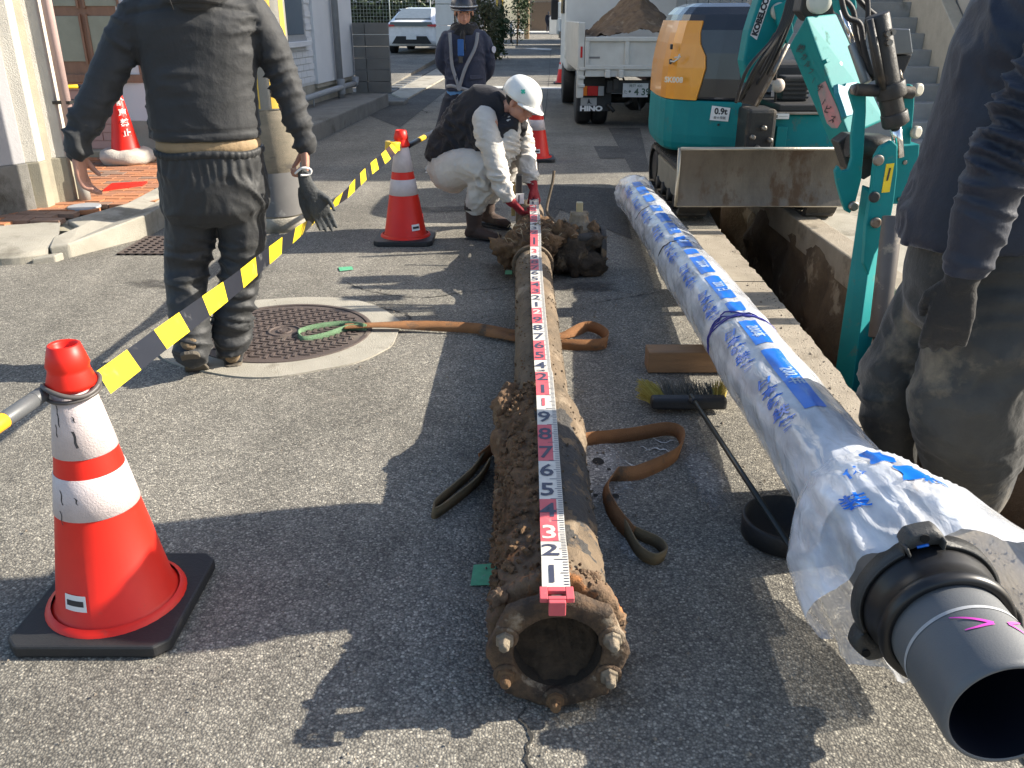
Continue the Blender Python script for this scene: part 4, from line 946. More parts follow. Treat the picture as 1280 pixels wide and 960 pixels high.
t = thing("tape_reel", "yellow tape reel hooked on the top of the middle cone", "tape reel", CM + V((-.045, -.04, .60)))
o_ = CM + V((-.05, -.055, .585)); build("reel", MB().lathe([(0, .02), (0, .046), (.004, .048), (.05, .048), (.054, .046), (.054, .02)], o_, (0.1, 0, 1), 32, caps=True), mat("reel_yellow", (.80, .50, .03), .4), t)
build("reel_hub", MB().lathe([(-.002, .016), (.058, .016)], o_, (.1, 0, 1), 20), M_TAPEBLACK, t)
build("reel_clip", MB().box(o_.x + .02, o_.x + .055, o_.y - .012, o_.y + .012, .60, .625), M_STEEL, t, .002)
t = thing("barrier_bar", "black and yellow striped barrier bar from the middle cone towards the standing guard", "barrier bar", (-.6, 6.1, .6))
a_, b_ = V((-.66, 5.66, .60)), V((-.36, 7.30, .63))
bar(t, a_, b_, [(0, .13, M_TAPEBLACK, "black_section"), (.13, .22, MATS["reel_yellow"], "yellow_section"), (.22, .42, M_TAPEBLACK, "black_section"), (.42, .56, MATS["reel_yellow"], "yellow_section"), (.56, 1, mat("bar_tan", (.25, .19, .10), .5), "faded_section")], .017)

# ------------------------------------------------------------ MINI EXCAVATOR
t = thing("mini_excavator", "teal and orange mini excavator straddling the trench, its arm reaching down into it", "excavator", (1.65, 6.8, 0)); EX = t
def track(x0, x1):
    ya, yb, zt, zb = 6.12, 7.66, .37, .012; r = (zt - zb) / 2; zc = (zt + zb) / 2; prof_ = []
    for k in range(13): a = -PI / 2 - PI * k / 12; prof_.append((ya + r + math.cos(a) * r, zc + math.sin(a) * r))
    for k in range(13): a = PI / 2 - PI * k / 12; prof_.append((yb - r + math.cos(a) * r, zc + math.sin(a) * r))
    mm = MB(); n_ = len(prof_)
    inner = [(y + (.03 if y < 6.9 else -.03) * 0 + (6.89 - y) * .04, zc + (z - zc) * .82) for y, z in prof_]
    mm.loft([[V((x0, y, z)) for y, z in inner], [V((x0, y, z)) for y, z in prof_], [V((x1, y, z)) for y, z in prof_], [V((x1, y, z)) for y, z in inner]], 0, False, True, False)
    tr = build("rubber_track", mm, mat("track_rubber", (.07, .062, .052), .85, c2=(.035, .032, .03), ns=14, bump=.6, bs=60, c3=(.22, .18, .13), s3=6, t3=.55), EX)
    # lugs round the belt
    per = []; 
    for i in range(n_):
        a, b = V((0,) + prof_[i]), V((0,) + prof_[(i + 1) % n_]); L_ = (b - a).length; k = max(1, int(L_ / .075))
        for j in range(k): per.append((a.lerp(b, (j + .5) / k), (b - a).normalized()))
    pts_ = per[::1] if len(per) < 60 else per[::2]
    for p, d in per:
        if (p - V((0, per[0][0].y, per[0][0].z))).length < 0: continue
    last = None; cnt = 0
    for p, d in per:
        if last and (p - last).length < .06: continue
        last = p; nrm = V((0, d.z, -d.y)); 
        if nrm.dot(p - V((0, 6.89, zc))) < 0: nrm = -nrm
        mb_ = MB(); xs = (x0 + .008, x1 - .008); h = .013; wv = d * .017
        mb_.hull8([V((xs[0], 0, 0)) + p - wv - nrm * .004, V((xs[0], 0, 0)) + p + wv - nrm * .004, V((xs[1], 0, 0)) + p + wv - nrm * .004, V((xs[1], 0, 0)) + p - wv - nrm * .004],
                  [V((xs[0], 0, 0)) + p - wv * .6 + nrm * h, V((xs[0], 0, 0)) + p + wv * .6 + nrm * h, V((xs[1], 0, 0)) + p + wv * .6 + nrm * h, V((xs[1], 0, 0)) + p - wv * .6 + nrm * h])
        build("track_lug", mb_, MATS["track_rubber"], tr); cnt += 1
    sx = x0 + .03
    mb_ = MB(); mb_.box(sx, x1 - .03, ya + .22, yb - .22, .10, .30); build("track_frame", mb_, mat("frame_mud", (.30, .27, .21), .85, c2=(.20, .18, .14), bump=.6, bs=40), EX, .02)
    for y in (ya + r, yb - r):
        build("drive_wheel", MB().lathe([(0, .06), (0, .125), (.02, .135), (x1 - x0 - .04, .135), (x1 - x0 - .04, .05)], (x0 + .02, y, zc), (1, 0, 0), 20), M_DARKMETAL, EX, .004)
    for k in range(4):
        build("road_wheel", MB().lathe([(0, .02), (0, .05), (.03, .055), (x1 - x0 - .03, .055)], (x0 + .015, ya + .36 + k * .27, .085), (1, 0, 0), 16), M_DARKMETAL, EX, .003)
track(1.19, 1.40); track(2.10, 2.31)
# undercarriage and slew ring
build("undercarriage", MB().box(1.38, 2.12, 6.5, 7.3, .16, .34), M_DARKMETAL, EX, .02)
build("slew_ring", MB().lathe([(.34, .34), (.42, .34)], (1.66, 6.95, 0), n=40), M_DARKMETAL, EX)
# dozer blade
bl = MB(); rings = []
for x in (1.115, 2.31):
    rings.append([V((x, 5.86 + .035 * ((z - .37) / .19) ** 2 * -1 + .035, z)) for z in [.175 + .375 * k / 10 for k in range(11)]] + [V((x, 5.86 + .035 * ((z - .37) / .19) ** 2 * -1 + .055, z)) for z in [.55 - .375 * k / 10 for k in range(11)]])
bl.loft(rings, 0, False, True, True); blade = build("dozer_blade", bl, mat("blade_steel", (.155, .13, .10), .5, .35, c2=(.085, .07, .055), ns=9, bump=.4, bs=40, c3=(.10, .065, .04), s3=6, t3=.54, stretch=(1, 1, .5)), EX)
e_ = MB(); e_.tube([(1.115, 5.868, .552), (2.31, 5.868, .552)], .011, 8); e_.tube([(1.115, 5.868, .175), (2.31, 5.868, .175)], .009, 8); e_.tube([(1.112, 5.875, .17), (1.112, 5.875, .555)], .012, 8)
build("blade_edge", e_, mat("polished_edge", (.50, .46, .38), .35, .7, bump=.3, bs=50), blade)
for x in (1.5, 1.95): build("blade_arm", MB().box(x, x + .07, 5.93, 6.55, .2, .3), M_DARKMETAL, EX, .01)
# counterweight: rounded plan, teal, with orange and black cover above
plan = [(1.62, 6.36), (1.44, 6.44), (1.28, 6.53), (1.18, 6.61), (1.135, 6.70), (1.12, 6.84), (1.12, 7.1), (1.14, 7.5), (1.2, 7.72), (1.3, 7.8), (1.62, 7.8)]
def planring(z, k, shift=0): 
    c_ = V((1.45, 7.05, 0)); return [V((c_.x + (x - c_.x) * k + shift, c_.y + (y - c_.y) * k, z)) for x, y in plan]
mm = MB(); mm.loft([planring(.435, .90), planring(.455, .955), planring(.50, .99), planring(.56, 1), planring(.79, .995), planring(.80, .985)], 0, False, True, True)
cw = build("counterweight", mm, M_TEAL, EX, .012, 3)
mm = MB(); mm.loft([planring(.802, .975), planring(.95, .97), planring(1.12, .96, .02), planring(1.27, .94, .04), planring(1.37, .89, .06), planring(1.42, .80, .08), planring(1.445, .66, .10)], 0, False, True, True)
build("engine_cover", mm, M_GLOSSBLACK, EX, .03, 3)
# orange shell: sits proud on the left/rear of the cover
idx = range(1, 9); mm = MB()
def oring(z, k, sh, xmax):
    pts_ = []
    for (x, y) in plan[2:10]:
        X = 1.45 + (x - 1.45) * k + sh; Y_ = 7.05 + (y - 7.05) * k; pts_.append(V((X, Y_, z)))
    # extend towards the viewer along the front face
    p0_, p1_ = plan[2], plan[1]
    X0 = V((1.45 + (p0_[0] - 1.45) * k + sh, 7.05 + (p0_[1] - 7.05) * k, z)); X1 = V((1.45 + (p1_[0] - 1.45) * k + sh, 7.05 + (p1_[1] - 7.05) * k, z))
    pts_.insert(0, X0.lerp(X1, xmax)); return pts_
lev = [(.803, 1.005, 0, .25), (.90, 1.004, .0, .38), (1.02, 1.0, .004, .50), (1.10, .99, .012, .42), (1.18, .98, .022, .12), (1.25, .965, .034, .0), (1.33, .935, .046, .0)]
mm.loft([oring(*l) for l in lev], 0, False, False, False)
oc = build("orange_cover", mm, M_ORANGE, EX); oc.modifiers.new("solid", 'SOLIDIFY').thickness = .018
pn, pp_ = V((-.45, -.9, 0)).normalized(), V((1.25, 6.53, 0))
def onface(px, py, off=.0): return atp(px, py, pp_ + pn * off, pn)
ux = V((.9, -.45, 0)).normalized()
print_text("model_lettering", "SK008", .052, onface(842, 100, .024), ux, (0, 0, 1), mat("silver_letters", (.65, .62, .55), .3, .5), oc, .002)
mm = MB(); c_ = onface(843, 73, .024)
mm.tube([c_ + ux * x + V((0, 0, z)) for x, z in ((-.03, -.02), (0, -.022), (.03, .0), (.035, .03))], .006, 6); mm.tube([c_ + ux * .0 + V((0, 0, .005)), c_ + ux * .045 + V((0, 0, .012))], .005, 6)
build("emblem", mm, MATS["silver_letters"], oc)
for z in (1.04, 1.14):
    build("vent_hole", MB().box(1.135, 1.15, 6.62, 6.66, z, z + .035), M_DARKMETAL, oc, .003)
# capacity plate 0.9t
pn2 = V((-.41, -.91, 0)).normalized(); pp2 = V((1.52, 6.405, 0)) + pn2 * .006
qd = [atp(x, y, pp2, pn2) for x, y in ((890, 132), (913, 135), (910, 152), (887, 150))]
mm = MB(); mm.prism(qd, -pn2 * .003); pl_ = build("capacity_plate", mm, M_PRINTWHITE, EX)
print_text("plate_lettering", "0.9t", .058, atp(901, 139.5, pp2 + pn2 * .002, pn2), V((.91, -.41, 0)), (0, 0, 1), M_PRINTBLACK, pl_, .0022)
print_text("plate_lettering", "最大積載", .022, atp(899.5, 147.5, pp2 + pn2 * .002, pn2), V((.91, -.41, 0)), (0, 0, 1), M_PRINTBLACK, pl_)
build("bolt", MB().lathe([(0, .009), (.008, .007)], atp(898, 156, pp2, pn2), pn2, 10), M_DARKMETAL, cw)
# right-hand body panel
mm = MB(); mm.hull8([V((1.86, 6.22, .455)), V((2.42, 6.15, .455)), V((2.42, 6.85, .455)), V((1.86, 6.85, .455))], [V((1.80, 6.26, .73)), V((2.42, 6.2, .73)), V((2.42, 6.85, .73)), V((1.80, 6.85, .73))])
sp = build("side_body", mm, M_TEAL, EX, .012, 3)
def fp(px, py, y=6.215): return at(px, py, y)
for k in range(4): 
    a = fp(951, 155 + k * 2.6, 6.20); build("vent_slot", MB().box(a.x - .03, a.x + .03, a.y - .004, a.y + .03, a.z - .004, a.z + .004), M_DARKMETAL, sp)
for (xa, ya, xb, yb) in ((943, 141, 962, 148), (966, 142, 987, 149)):
    a, b = fp(xa, yb, 6.20), fp(xb, ya, 6.20); mm = MB(); mm.box(a.x, b.x, a.y - .002, a.y + .03, a.z, b.z); o_ = build("warning_sticker", mm, M_PRINTWHITE, sp, .004)
    mm = MB(); mm.box(a.x + .008, a.x + .03, a.y - .004, a.y, a.z + .008, b.z - .008); mm.box(a.x + .04, b.x - .01, a.y - .004, a.y, a.z + .018, b.z - .018); build("sticker_print", mm, M_PRINTBLACK, o_)
for a, b in (((968, 158), (985, 190)),):
    p_, q_ = fp(a[0], b[1], 6.2), fp(b[0], a[1], 6.2); build("access_door", MB().box(p_.x, q_.x, p_.y, p_.y + .03, p_.z, q_.z), M_TEAL, sp, .004)
build("top_plate", MB().box(1.80, 2.42, 6.2, 6.86, .735, .752), M_STEEL, EX, .003)
build("tread_mat", MB().box(1.84, 2.42, 6.22, 6.86, .752, .80), M_BLACK, EX, .01)
# dark machinery behind: swing post, seat, levers, valves
build("swing_post", MB().box(1.60, 1.80, 6.10, 6.42, .44, .78), M_DARKMETAL, EX, .025)
for dx, dy, z in ((.03, -.01, .60), (.10, -.01, .66), (.07, -.01, .53), (.15, -.01, .58)):
    build("hose_fitting", MB().lathe([(0, .018), (.03, .018), (.035, .01)], (1.61 + dx, 6.10 + dy, z), (0, -1, 0), 10), M_STEEL, EX)
build("seat_cushion", MB().box(1.82, 2.2, 6.75, 7.2, .92, 1.05), M_BLACK, EX, .04, 3)
build("seat_backrest", MB().box(1.72, 1.86, 6.75, 7.2, .98, 1.36), M_BLACK, EX, .05, 3)
build("valve_block", MB().box(1.92, 2.10, 6.45, 6.62, .80, .97), M_BLACK, EX, .012)
for k in range(5): build("cooling_fin", MB().box(1.918, 2.102, 6.435, 6.45, .82 + k * .03, .835 + k * .03), M_DARKMETAL, EX)
build("relay_ball", MB().ell(at(973, 107, 6.4), (.045, .045, .05), n=14), mat("old_white_plastic", (.55, .47, .40), .5, c3=(.35, .12, .05), s3=8, t3=.5), EX)
build("lever", MB().tube([(1.86, 6.4, .8), (1.84, 6.4, 1.02), (1.87, 6.4, 1.2)], [.008, .008, .022], 8), M_BLACK, EX)
build("rear_post", MB().box(1.66, 1.95, 7.3, 7.4, 1.0, 1.42), M_DARKMETAL, EX, .01)
build("rack_plate", MB().box(1.45, 1.98, 7.2, 7.5, 1.375, 1.40), M_DARKMETAL, EX, .004)
# boom
def beam(nm, px, y, d, m, bev=.008):
    return build(nm, MB().prism([at(a, b, y) for a, b in px], (0, d, 0)), m, EX, bev)
bm_ = beam("boom", [(934, 104), (944, 108), (962, 80), (986, 50), (1002, 12), (1020, 22), (1040, 18), (1050, -30), (1000, -75), (968, -50), (948, 0), (936, 38), (929, 76)], 5.75, .16, M_TEAL, .012)
pnb = V((0, -1, 0)); 
qd = [at(x, y, 5.746) for x, y in ((938, 44), (956, -6), (964, -3), (946, 50))]; o_ = build("boom_nameplate", MB().prism(qd, (0, .003, 0)), M_PRINTWHITE, bm_)
dd = (at(959, -4, 5.74) - at(942, 47, 5.74)); print_text("nameplate_lettering", "KOBELCO", .048, at(951, 21, 5.742), dd, V((-dd.z, 0, dd.x)) if dd.x > 0 else (0, 0, 1), M_PRINTBLACK, o_, .003)
build("boom_pin_boss", MB().lathe([(0, .05), (.03, .05), (.035, .03)], at(973, 14, 5.75), (0, -1, 0), 20), mat("pin_cap", (.45, .45, .38), .5), bm_)
build("boom_gusset", MB().prism([at(a, b, 5.70) for a, b in ((968, 8), (986, 0), (992, 40), (984, 55), (972, 30))], (0, .04, 0)), M_TEAL, bm_, .004)
beam("boom_cylinder_guard", [(928, 128), (947, 134), (975, 70), (984, 35), (972, 42), (950, 82)], 5.62, .10, mat("guard_brown", (.07, .058, .05), .7, bump=.4, c3=(.16, .12, .09), s3=8), .006)
build("cylinder_rod", MB().tube([at(985, 55, 5.55), at(965, 95, 5.55), at(945, 132, 5.6)], .014, 10), M_STEEL, EX)
random.seed(11)
for k in range(7):
    a = at(920 + k * 3, 128 - k, 5.6 + .03 * k); c_ = at(935 + k * 5 + random.uniform(-5, 5), 85 + random.uniform(-8, 8), 5.5 + .02 * k); b = at(972 + k * 3, 40 - k * 3, 5.55)
    build("hydraulic_hose", MB().tube(catmull([a, c_, b, b + V((.05, 0, .25))], 7), .011, 7), M_BLACK, EX)
# stick (square arm) lit on its upper face
Lp = [at(986, 57, 5.10), at(1038, 180, 5.0)]; Mp = [at(1007, 20, 4.80), at(1061, 170, 4.70)]; Rp = [at(1045, 16, 4.95), at(1106, 150, 4.88)]
Bp = [Lp[0] + Rp[0] - Mp[0], Lp[1] + Rp[1] - Mp[1]]
arm = build("stick", MB().hull8([Lp[0], Mp[0], Rp[0], Bp[0]], [Lp[1], Mp[1], Rp[1], Bp[1]]), M_TEAL, EX, .012, 3)
nrmL = (Mp[0] - Lp[0]).cross(Lp[1] - Lp[0]).normalized()
if nrmL.y > 0: nrmL = -nrmL
fpL = lambda px, py, off=.003: atp(px, py, Lp[0] + nrmL * off, nrmL)
from mathutils.geometry import intersect_ray_tri
def armhit(px, py, off=.002):
    r = ray(px, py); o_ = V((0, 0, CH))
    for tri in ((Lp[0], Mp[0], Mp[1]), (Lp[0], Mp[1], Lp[1])):
        h_ = intersect_ray_tri(*tri, r, o_, False)
        if h_ is not None:
            inside = intersect_ray_tri(*tri, r, o_, True)
            if inside is not None: return inside + nrmL * off
    return atp(px, py, Lp[0] + nrmL * off, nrmL)
mm = MB(); PKC = (1039, 134); ringp = [(1024, 106), (1032, 101), (1038, 115), (1044, 128), (1049, 140), (1052, 152), (1047, 160), (1040, 160), (1034, 154), (1030, 143), (1027, 130), (1023, 117)]
rg_ = [[armhit(PKC[0] + (x - PKC[0]) * k / 5, PKC[1] + (y - PKC[1]) * k / 5, .0015) for x, y in ringp] for k in range(5, 0, -1)]
mm.loft(rg_, 0, False, True, False); mm.add(rg_[-1], [tuple(range(12))]); build("pink_spray", mm, mat("pink_spray", (.48, .20, .22), .6, c2=(.22, .22, .22), ns=9, na=.3), arm)
for ch, px, py, sz in (("㈱", 1001.5, 61, 12), ("カ", 1006, 71, 10), ("ル", 1010.5, 80, 10), ("フ", 1014.5, 89, 9), ("|", 1018.5, 99, 8), ("サ", 1025, 110, 11), ("|", 1031, 126, 9), ("ビ", 1035, 137, 11), ("ス", 1041, 149, 11)):
    v, f = text_tris(ch, 1.0, .015, 2); mm = MB(); ra_ = math.radians(24)
    mm.add([armhit(px + 1.25 * sz * (p.x * .62 * math.cos(ra_) - (-p.y) * math.sin(ra_) * .9), py + sz * (p.x * .5 * math.sin(ra_) + (-p.y) * math.cos(ra_)), .006) for p in v], f); build("hand_lettering", mm, M_PRINTBLACK, arm)
build("elbow_pin", MB().lathe([(0, .06), (.05, .06), (.06, .035)], at(1022, 2, 4.9), (0, -1, 0), 24), mat("pin_cream", (.6, .6, .52), .5), EX, .004)
beam("elbow_bracket", [(1000, 14), (1006, -20), (1040, -20), (1044, 18), (1030, 28), (1010, 26)], 4.95, .14, M_DARKMETAL)
nR = (Mp[1] - Mp[0]).cross(Rp[0] - Mp[0]).normalized()
if nR.y > 0: nR = -nR
fr = lambda px, py, off=0: atp(px, py, Mp[0] + nR * off, nR)
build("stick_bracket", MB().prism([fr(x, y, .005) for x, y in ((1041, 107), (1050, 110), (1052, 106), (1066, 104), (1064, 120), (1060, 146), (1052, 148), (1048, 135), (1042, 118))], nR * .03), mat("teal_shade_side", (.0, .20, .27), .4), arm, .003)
build("stick_bolt", MB().lathe([(0, .012), (.008, .010)], fr(1050, 80), nR, 8), M_STEEL, arm)
build("grab_block", MB().prism([fr(x, y) for x, y in ((1027, 76), (1031, 74), (1033, 79), (1029, 81))], nR * .025), M_TEAL, arm, .003)
# black bucket cylinder with trunnion
def tb(nm, a, b, ya, yb, r, m, n=20, bev=0, par=None): return build(nm, MB().tube([at(*a, ya), at(*b, yb)], r, n), m, par or EX, bev)
cy = tb("cylinder_barrel", (1096, 18), (1119, 158), 4.30, 4.30, .054, M_DARKMETAL, 28, .008)
tb("cylinder_pipe", (1087, 24), (1105, 112), 4.24, 4.26, .016, M_DARKMETAL, 10)
tb("barrel_collar", (1112, 103), (1115, 122), 4.30, 4.30, .068, M_DARKMETAL, 28, .008)
tb("barrel_foot", (1117, 140), (1120, 156), 4.30, 4.30, .062, M_DARKMETAL, 28, .008)
tb("trunnion", (1070, 112), (1142, 116), 4.30, 4.30, .028, M_DARKMETAL, 18, .004)
tb("chrome_rod", (1119, 152), (1124, 196), 4.30, 4.30, .026, M_CHROME)
for a in ((1109, 42), (1110, 53), (1114, 40)): build("banjo_bolt", MB().lathe([(0, .016), (.025, .014)], at(*a, 4.24), (0, -1, 0), 8, smooth=False), M_STEEL, EX)
build("lamp_box", MB().prism([at(x, y, 4.36) for x, y in ((1110, 35), (1138, 36), (1142, 67), (1111, 69))], (0, .14, 0)), mat("grey_steel_box", (.16, .17, .18), .35, .6), EX, .006)
build("lamp_box_base", MB().prism([at(x, y, 4.38) for x, y in ((1106, 70), (1141, 68), (1132, 88), (1127, 100), (1118, 84))], (0, .10, 0)), M_BLACK, EX, .006)
tb("hook_ring", (1123, 88), (1126, 100), 4.36, 4.36, .012, M_STEEL)
tb("second_cylinder", (1066, 55), (1083, 104), 4.5, 4.42, .026, mat("grey_cylinder", (.22, .23, .23), .4, .4), 16, .004)
tb("second_rod", (1052, 12), (1067, 56), 4.55, 4.5, .012, M_CHROME)
for k, pts_ in enumerate((((1050, -10), (1058, 20), (1075, 30), (1080, 60), (1090, 95)), ((1040, -10), (1065, 10), (1072, 50), (1092, 100)), ((1082, -20), (1085, 20), (1076, 60), (1080, 90)), ((1060, -20), (1078, 5), (1095, 20)))):
    build("hydraulic_hose", MB().tube(catmull([at(x, y, 4.42 + .03 * k) for x, y in pts_], 6), .013, 8), M_BLACK, EX)
beam("hose_bracket", [(1044, -20), (1068, -20), (1072, 10), (1064, 22), (1050, 14)], 4.62, .1, M_TEAL)
# links
def plate(nm, px, y, d, m=None, bev=.006): return beam(nm, px, y, d, m or M_TEAL, bev)
lk = plate("tipping_link", [(1062, 116), (1066, 107), (1075, 104), (1083, 109), (1083, 140), (1080, 190), (1077, 225), (1070, 252), (1063, 267), (1057, 264), (1052, 250), (1046, 228), (1044, 214), (1048, 207), (1053, 214), (1061, 212), (1065, 198), (1065, 170), (1069, 140)], 4.34, .035)
for a in ((1068, 112), (1066, 257)): build("pin", MB().lathe([(0, .024), (.02, .024), (.024, .016)], at(*a, 4.33), (0, -1, 0), 16), M_STEEL, lk)
plate("tipping_link", [(1131, 108), (1138, 105), (1144, 109), (1143, 135), (1139, 180), (1124, 180), (1127, 140)], 4.34, .035)
for a in ((1145, 112), (1143, 165)): build("pin", MB().lathe([(0, .03), (.02, .03), (.024, .02)], at(*a, 4.33), (.5, -1, 0), 14), mat("pin_cream2", (.42, .40, .33), .6), EX)
tb("pivot_tube", (1060, 182), (1128, 186), 4.46, 4.46, .055, M_DARKMETAL, 20)
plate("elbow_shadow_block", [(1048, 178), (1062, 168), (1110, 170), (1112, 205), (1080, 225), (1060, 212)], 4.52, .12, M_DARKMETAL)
blk = plate("side_block", [(1117, 184), (1150, 180), (1146, 256), (1112, 255)], 4.36, .16)
for a in ((1131, 203), (1124, 249)): build("bolt", MB().lathe([(0, .012), (.008, .010)], at(*a, 4.358), (0, -1, 0), 8), M_STEEL, blk)
# lower arm running down into the trench
br_ = plate("arm_bracket", [(1095, 196), (1102, 184), (1116, 176), (1122, 182), (1122, 215), (1118, 250), (1112, 284), (1104, 300), (1094, 318), (1086, 345), (1080, 330), (1083, 280), (1090, 240)], 4.20, .045)
yl = build("yellow_sticker", MB().prism([at(x, y, 4.197) for x, y in ((1108, 205), (1118, 204), (1112, 240), (1102, 241))], (0, .004, 0)), M_YELLOW, br_)
mm = MB(); mm.prism([at(x, y, 4.194) for x, y in ((1112, 210), (1114, 210), (1110, 226), (1108, 226))], (0, .003, 0)); build("sticker_print", mm, M_PRINTBLACK, yl)
for a in ((1097, 200), (1094, 278), (1092, 246)): build("pin", MB().lathe([(0, .026), (.015, .026), (.018, .018)], at(*a, 4.198), (0, -1, 0), 16), M_STEEL if a[1] != 246 else M_BLACK, br_, .002)
dn = lambda p, q_: [p, p + (q_ - p) * 1.75]
l0, l1 = dn(at(1077, 230, 4.42), at(1044, 460, 4.22)); m0, m1 = dn(at(1097, 250, 4.30), at(1066, 482, 4.08)); r0, r1 = dn(at(1112, 255, 4.42), at(1088, 500, 4.22))
build("lower_arm", MB().hull8([l0, m0, r0, l0 + r0 - m0], [l1, m1, r1, l1 + r1 - m1]), M_TEAL, EX, .01, 3)
tb("lower_cylinder", (1116, 270), (1098, 422), 4.06, 3.92, .047, mat("grey_barrel", (.10, .09, .085), .5, .3, c3=(.30, .26, .2), s3=9, t3=.58), 24, .006)
a_, b_ = at(1098, 420, 3.92), at(1080, 500, 3.85); build("lower_cylinder_rod", MB().tube([a_, a_ + (b_ - a_) * 1.7], .024, 14), M_STEEL, EX)
bk = MB(); c0 = l1 * .5 + r1 * .5; rings = []
for x in (c0.x - .17, c0.x + .17):
    rings.append([V((x, c0.y + y, c0.z + z)) for y, z in ((-.1, .12), (-.02, -.08), (.14, -.18), (.32, -.16), (.42, -.02), (.40, .0), (.30, -.13), (.14, -.15), (.0, -.05), (-.07, .12))])
bk.loft(rings, 0, False, True, True); build("bucket", bk, M_STEEL, EX)

# ------------------------------------------------------------ TIPPER TRUCK
YT = 11.6
t = thing("tipper_truck", "dirty white tipper truck loaded with soil, parked with its tailgate facing the camera", "truck", (1.6, 14, 0)); TK = t
def box_px(nm, x0, y0, x1, y1, y, d, m, par=None, bev=.01):
    a, b = at(x0, y1, y), at(x1, y0, y); return build(nm, MB().box(a.x, b.x, y, y + d, a.z, b.z), m, par or TK, bev)
RX = at(721, 100, YT).x; XR = RX + 1.72; 
zt, zb = at(730, 46, YT).z, at(730, 86, YT).z
tg = build("tailgate", MB().box(RX + .09, XR - .09, YT, YT + .04, zb, zt), M_TRUCK, TK, .006)
wfr = (XR - RX - .18 - .16) / 3
for k in range(4):
    x = RX + .09 + k * (wfr + .04) + (0 if k == 0 else -.0); build("tailgate_rib", MB().box(x, x + .055, YT - .028, YT, zb + .005, zt - .005), M_TRUCK, tg, .008)
build("tailgate_rim", MB().box(RX + .09, XR - .09, YT - .034, YT, zt - .055, zt), M_TRUCK, tg, .01)
build("tailgate_rim", MB().box(RX + .09, XR - .09, YT - .034, YT, zb - .01, zb + .045), M_TRUCK, tg, .01)
a = at(742, 72, YT - .006); build("maker_mark", MB().box(a.x - .07, a.x + .08, YT - .003, YT, a.z - .012, a.z + .012), mat("faded_grey", (.2, .19, .18), .7), tg)
zs = at(730, 28, YT).z
for x, w_ in ((RX, .085), (XR - .085, .085)):
    build("bed_post", MB().box(x, x + w_, YT - .02, YT + .07, zb - .35, zs), M_TRUCK, TK, .008)
    build("bed_side", MB().box(x + (.02 if x == RX else 0), x + (.085 if x == RX else .065), YT + .07, YT + 2.9, zb, zs), M_TRUCK, TK, .008)
build("post_reflector", MB().box(RX + .035, RX + .06, YT - .028, YT - .02, at(719, 72, YT).z, at(719, 58, YT).z), M_LAMP_R, TK)
for k in range(3): build("hinge", MB().box(RX + .02 + .0, RX + .10, YT - .045, YT - .018, zb - .02 - k * .10, zb + .02 - k * .10), M_TRUCK, TK, .008)
build("bed_floor", MB().box(RX + .04, XR - .04, YT + .03, YT + 2.9, zb - .06, zb), M_TRUCK, TK, .01)
cb = at(730, 87, YT).z; build("rear_sill", MB().box(RX + .10, XR - .10, YT - .01, YT + .10, at(730, 96, YT).z, cb), M_TRUCK, TK, .008)
for x in (RX + .35, RX + .52, RX + 1.2): build("latch", MB().box(x, x + .07, YT - .05, YT - .01, at(730, 97, YT).z, cb), M_TRUCK, TK, .01)
# soil heap on the bed
mm = MB(); nxg, nyg = 60, 60; vs = []; fs = []
for j in range(nyg + 1):
    for i in range(nxg + 1):
        u, v_ = i / nxg, j / nyg; x = RX + .10 + (XR - RX - .20) * u; y = YT + .045 + 2.4 * v_
        h = .62 * max(0, 1 - abs(u - .50) / .44) ** 1.0 * max(0, 1 - abs(v_ - .5) / .62) ** 1.1
        vs.append((x, y, zt - .07 + h + .05 * fbm(V((x * 6, y * 6, 0)), 6) + .06))
for j in range(nyg):
    for i in range(nxg): a = j * (nxg + 1) + i; fs.append((a, a + 1, a + nxg + 2, a + nxg + 1))
mm.add(vs, fs, 0, True); so = build("soil_load", mm, M_SOIL, origin=(1.6, 13, zt)); tag(so, "heap of brown soil piled on the bed of the truck", "soil heap"); so['kind'] = 'stuff'
# cab and head board
build("head_board", MB().box(RX + .0, XR, YT + 2.9, YT + 2.98, zb, 2.1), M_WHITE, TK, .02)
build("cab", MB().box(RX + .02, XR - .02, YT + 3.0, YT + 4.5, .55, 2.15), M_WHITE, TK, .08, 3)
build("cab_side_window", MB().box(RX + .0, RX + .03, YT + 3.4, YT + 4.2, 1.4, 1.95), M_GLASS, TK)
build("front_wheel", MB().lathe([(0, .1), (0, .33), (.2, .33), (.2, .1)], (RX + .02, YT + 3.7, .34), (1, 0, 0), 24), M_BLACK, TK, .02)
mr_ = MB(); mr_.box(RX - .16, RX - .04, YT + 4.35, YT + 4.40, 1.3, 1.62); build("mirror", mr_, M_BLACK, TK, .02)
# chassis
for x in (RX + .48, RX + 1.12): build("chassis_rail", MB().box(x, x + .07, YT + .12, YT + 4.3, .48, .62), M_DARKMETAL, TK, .005)
build("cross_member", MB().box(RX + .4, RX + 1.3, YT + .15, YT + .20, .44, .60), M_DARKMETAL, TK, .01)
build("axle", MB().tube([(RX + .1, YT + .75, .33), (XR - .1, YT + .75, .33)], .06, 12), M_DARKMETAL, TK)
build("axle_casing", MB().ell((RX + .86, YT + .75, .33), (.16, .16, .17), n=14), M_DARKMETAL, TK)
random.seed(5)
for k in range(12):
    x = RX + .42 + random.random() * .9; z = .28 + random.random() * .4
    build("underbody_part", MB().tube([(x, YT + .2 + random.random() * .4, z), (x + random.uniform(-.1, .1), YT + .25, z + random.uniform(-.16, .16))], random.uniform(.012, .03), 7), M_DARKMETAL, TK)
tyre = [(0, .18), (0, .30), (.02, .325), (.06, .335), (.14, .335), (.18, .325), (.20, .30), (.20, .18)]
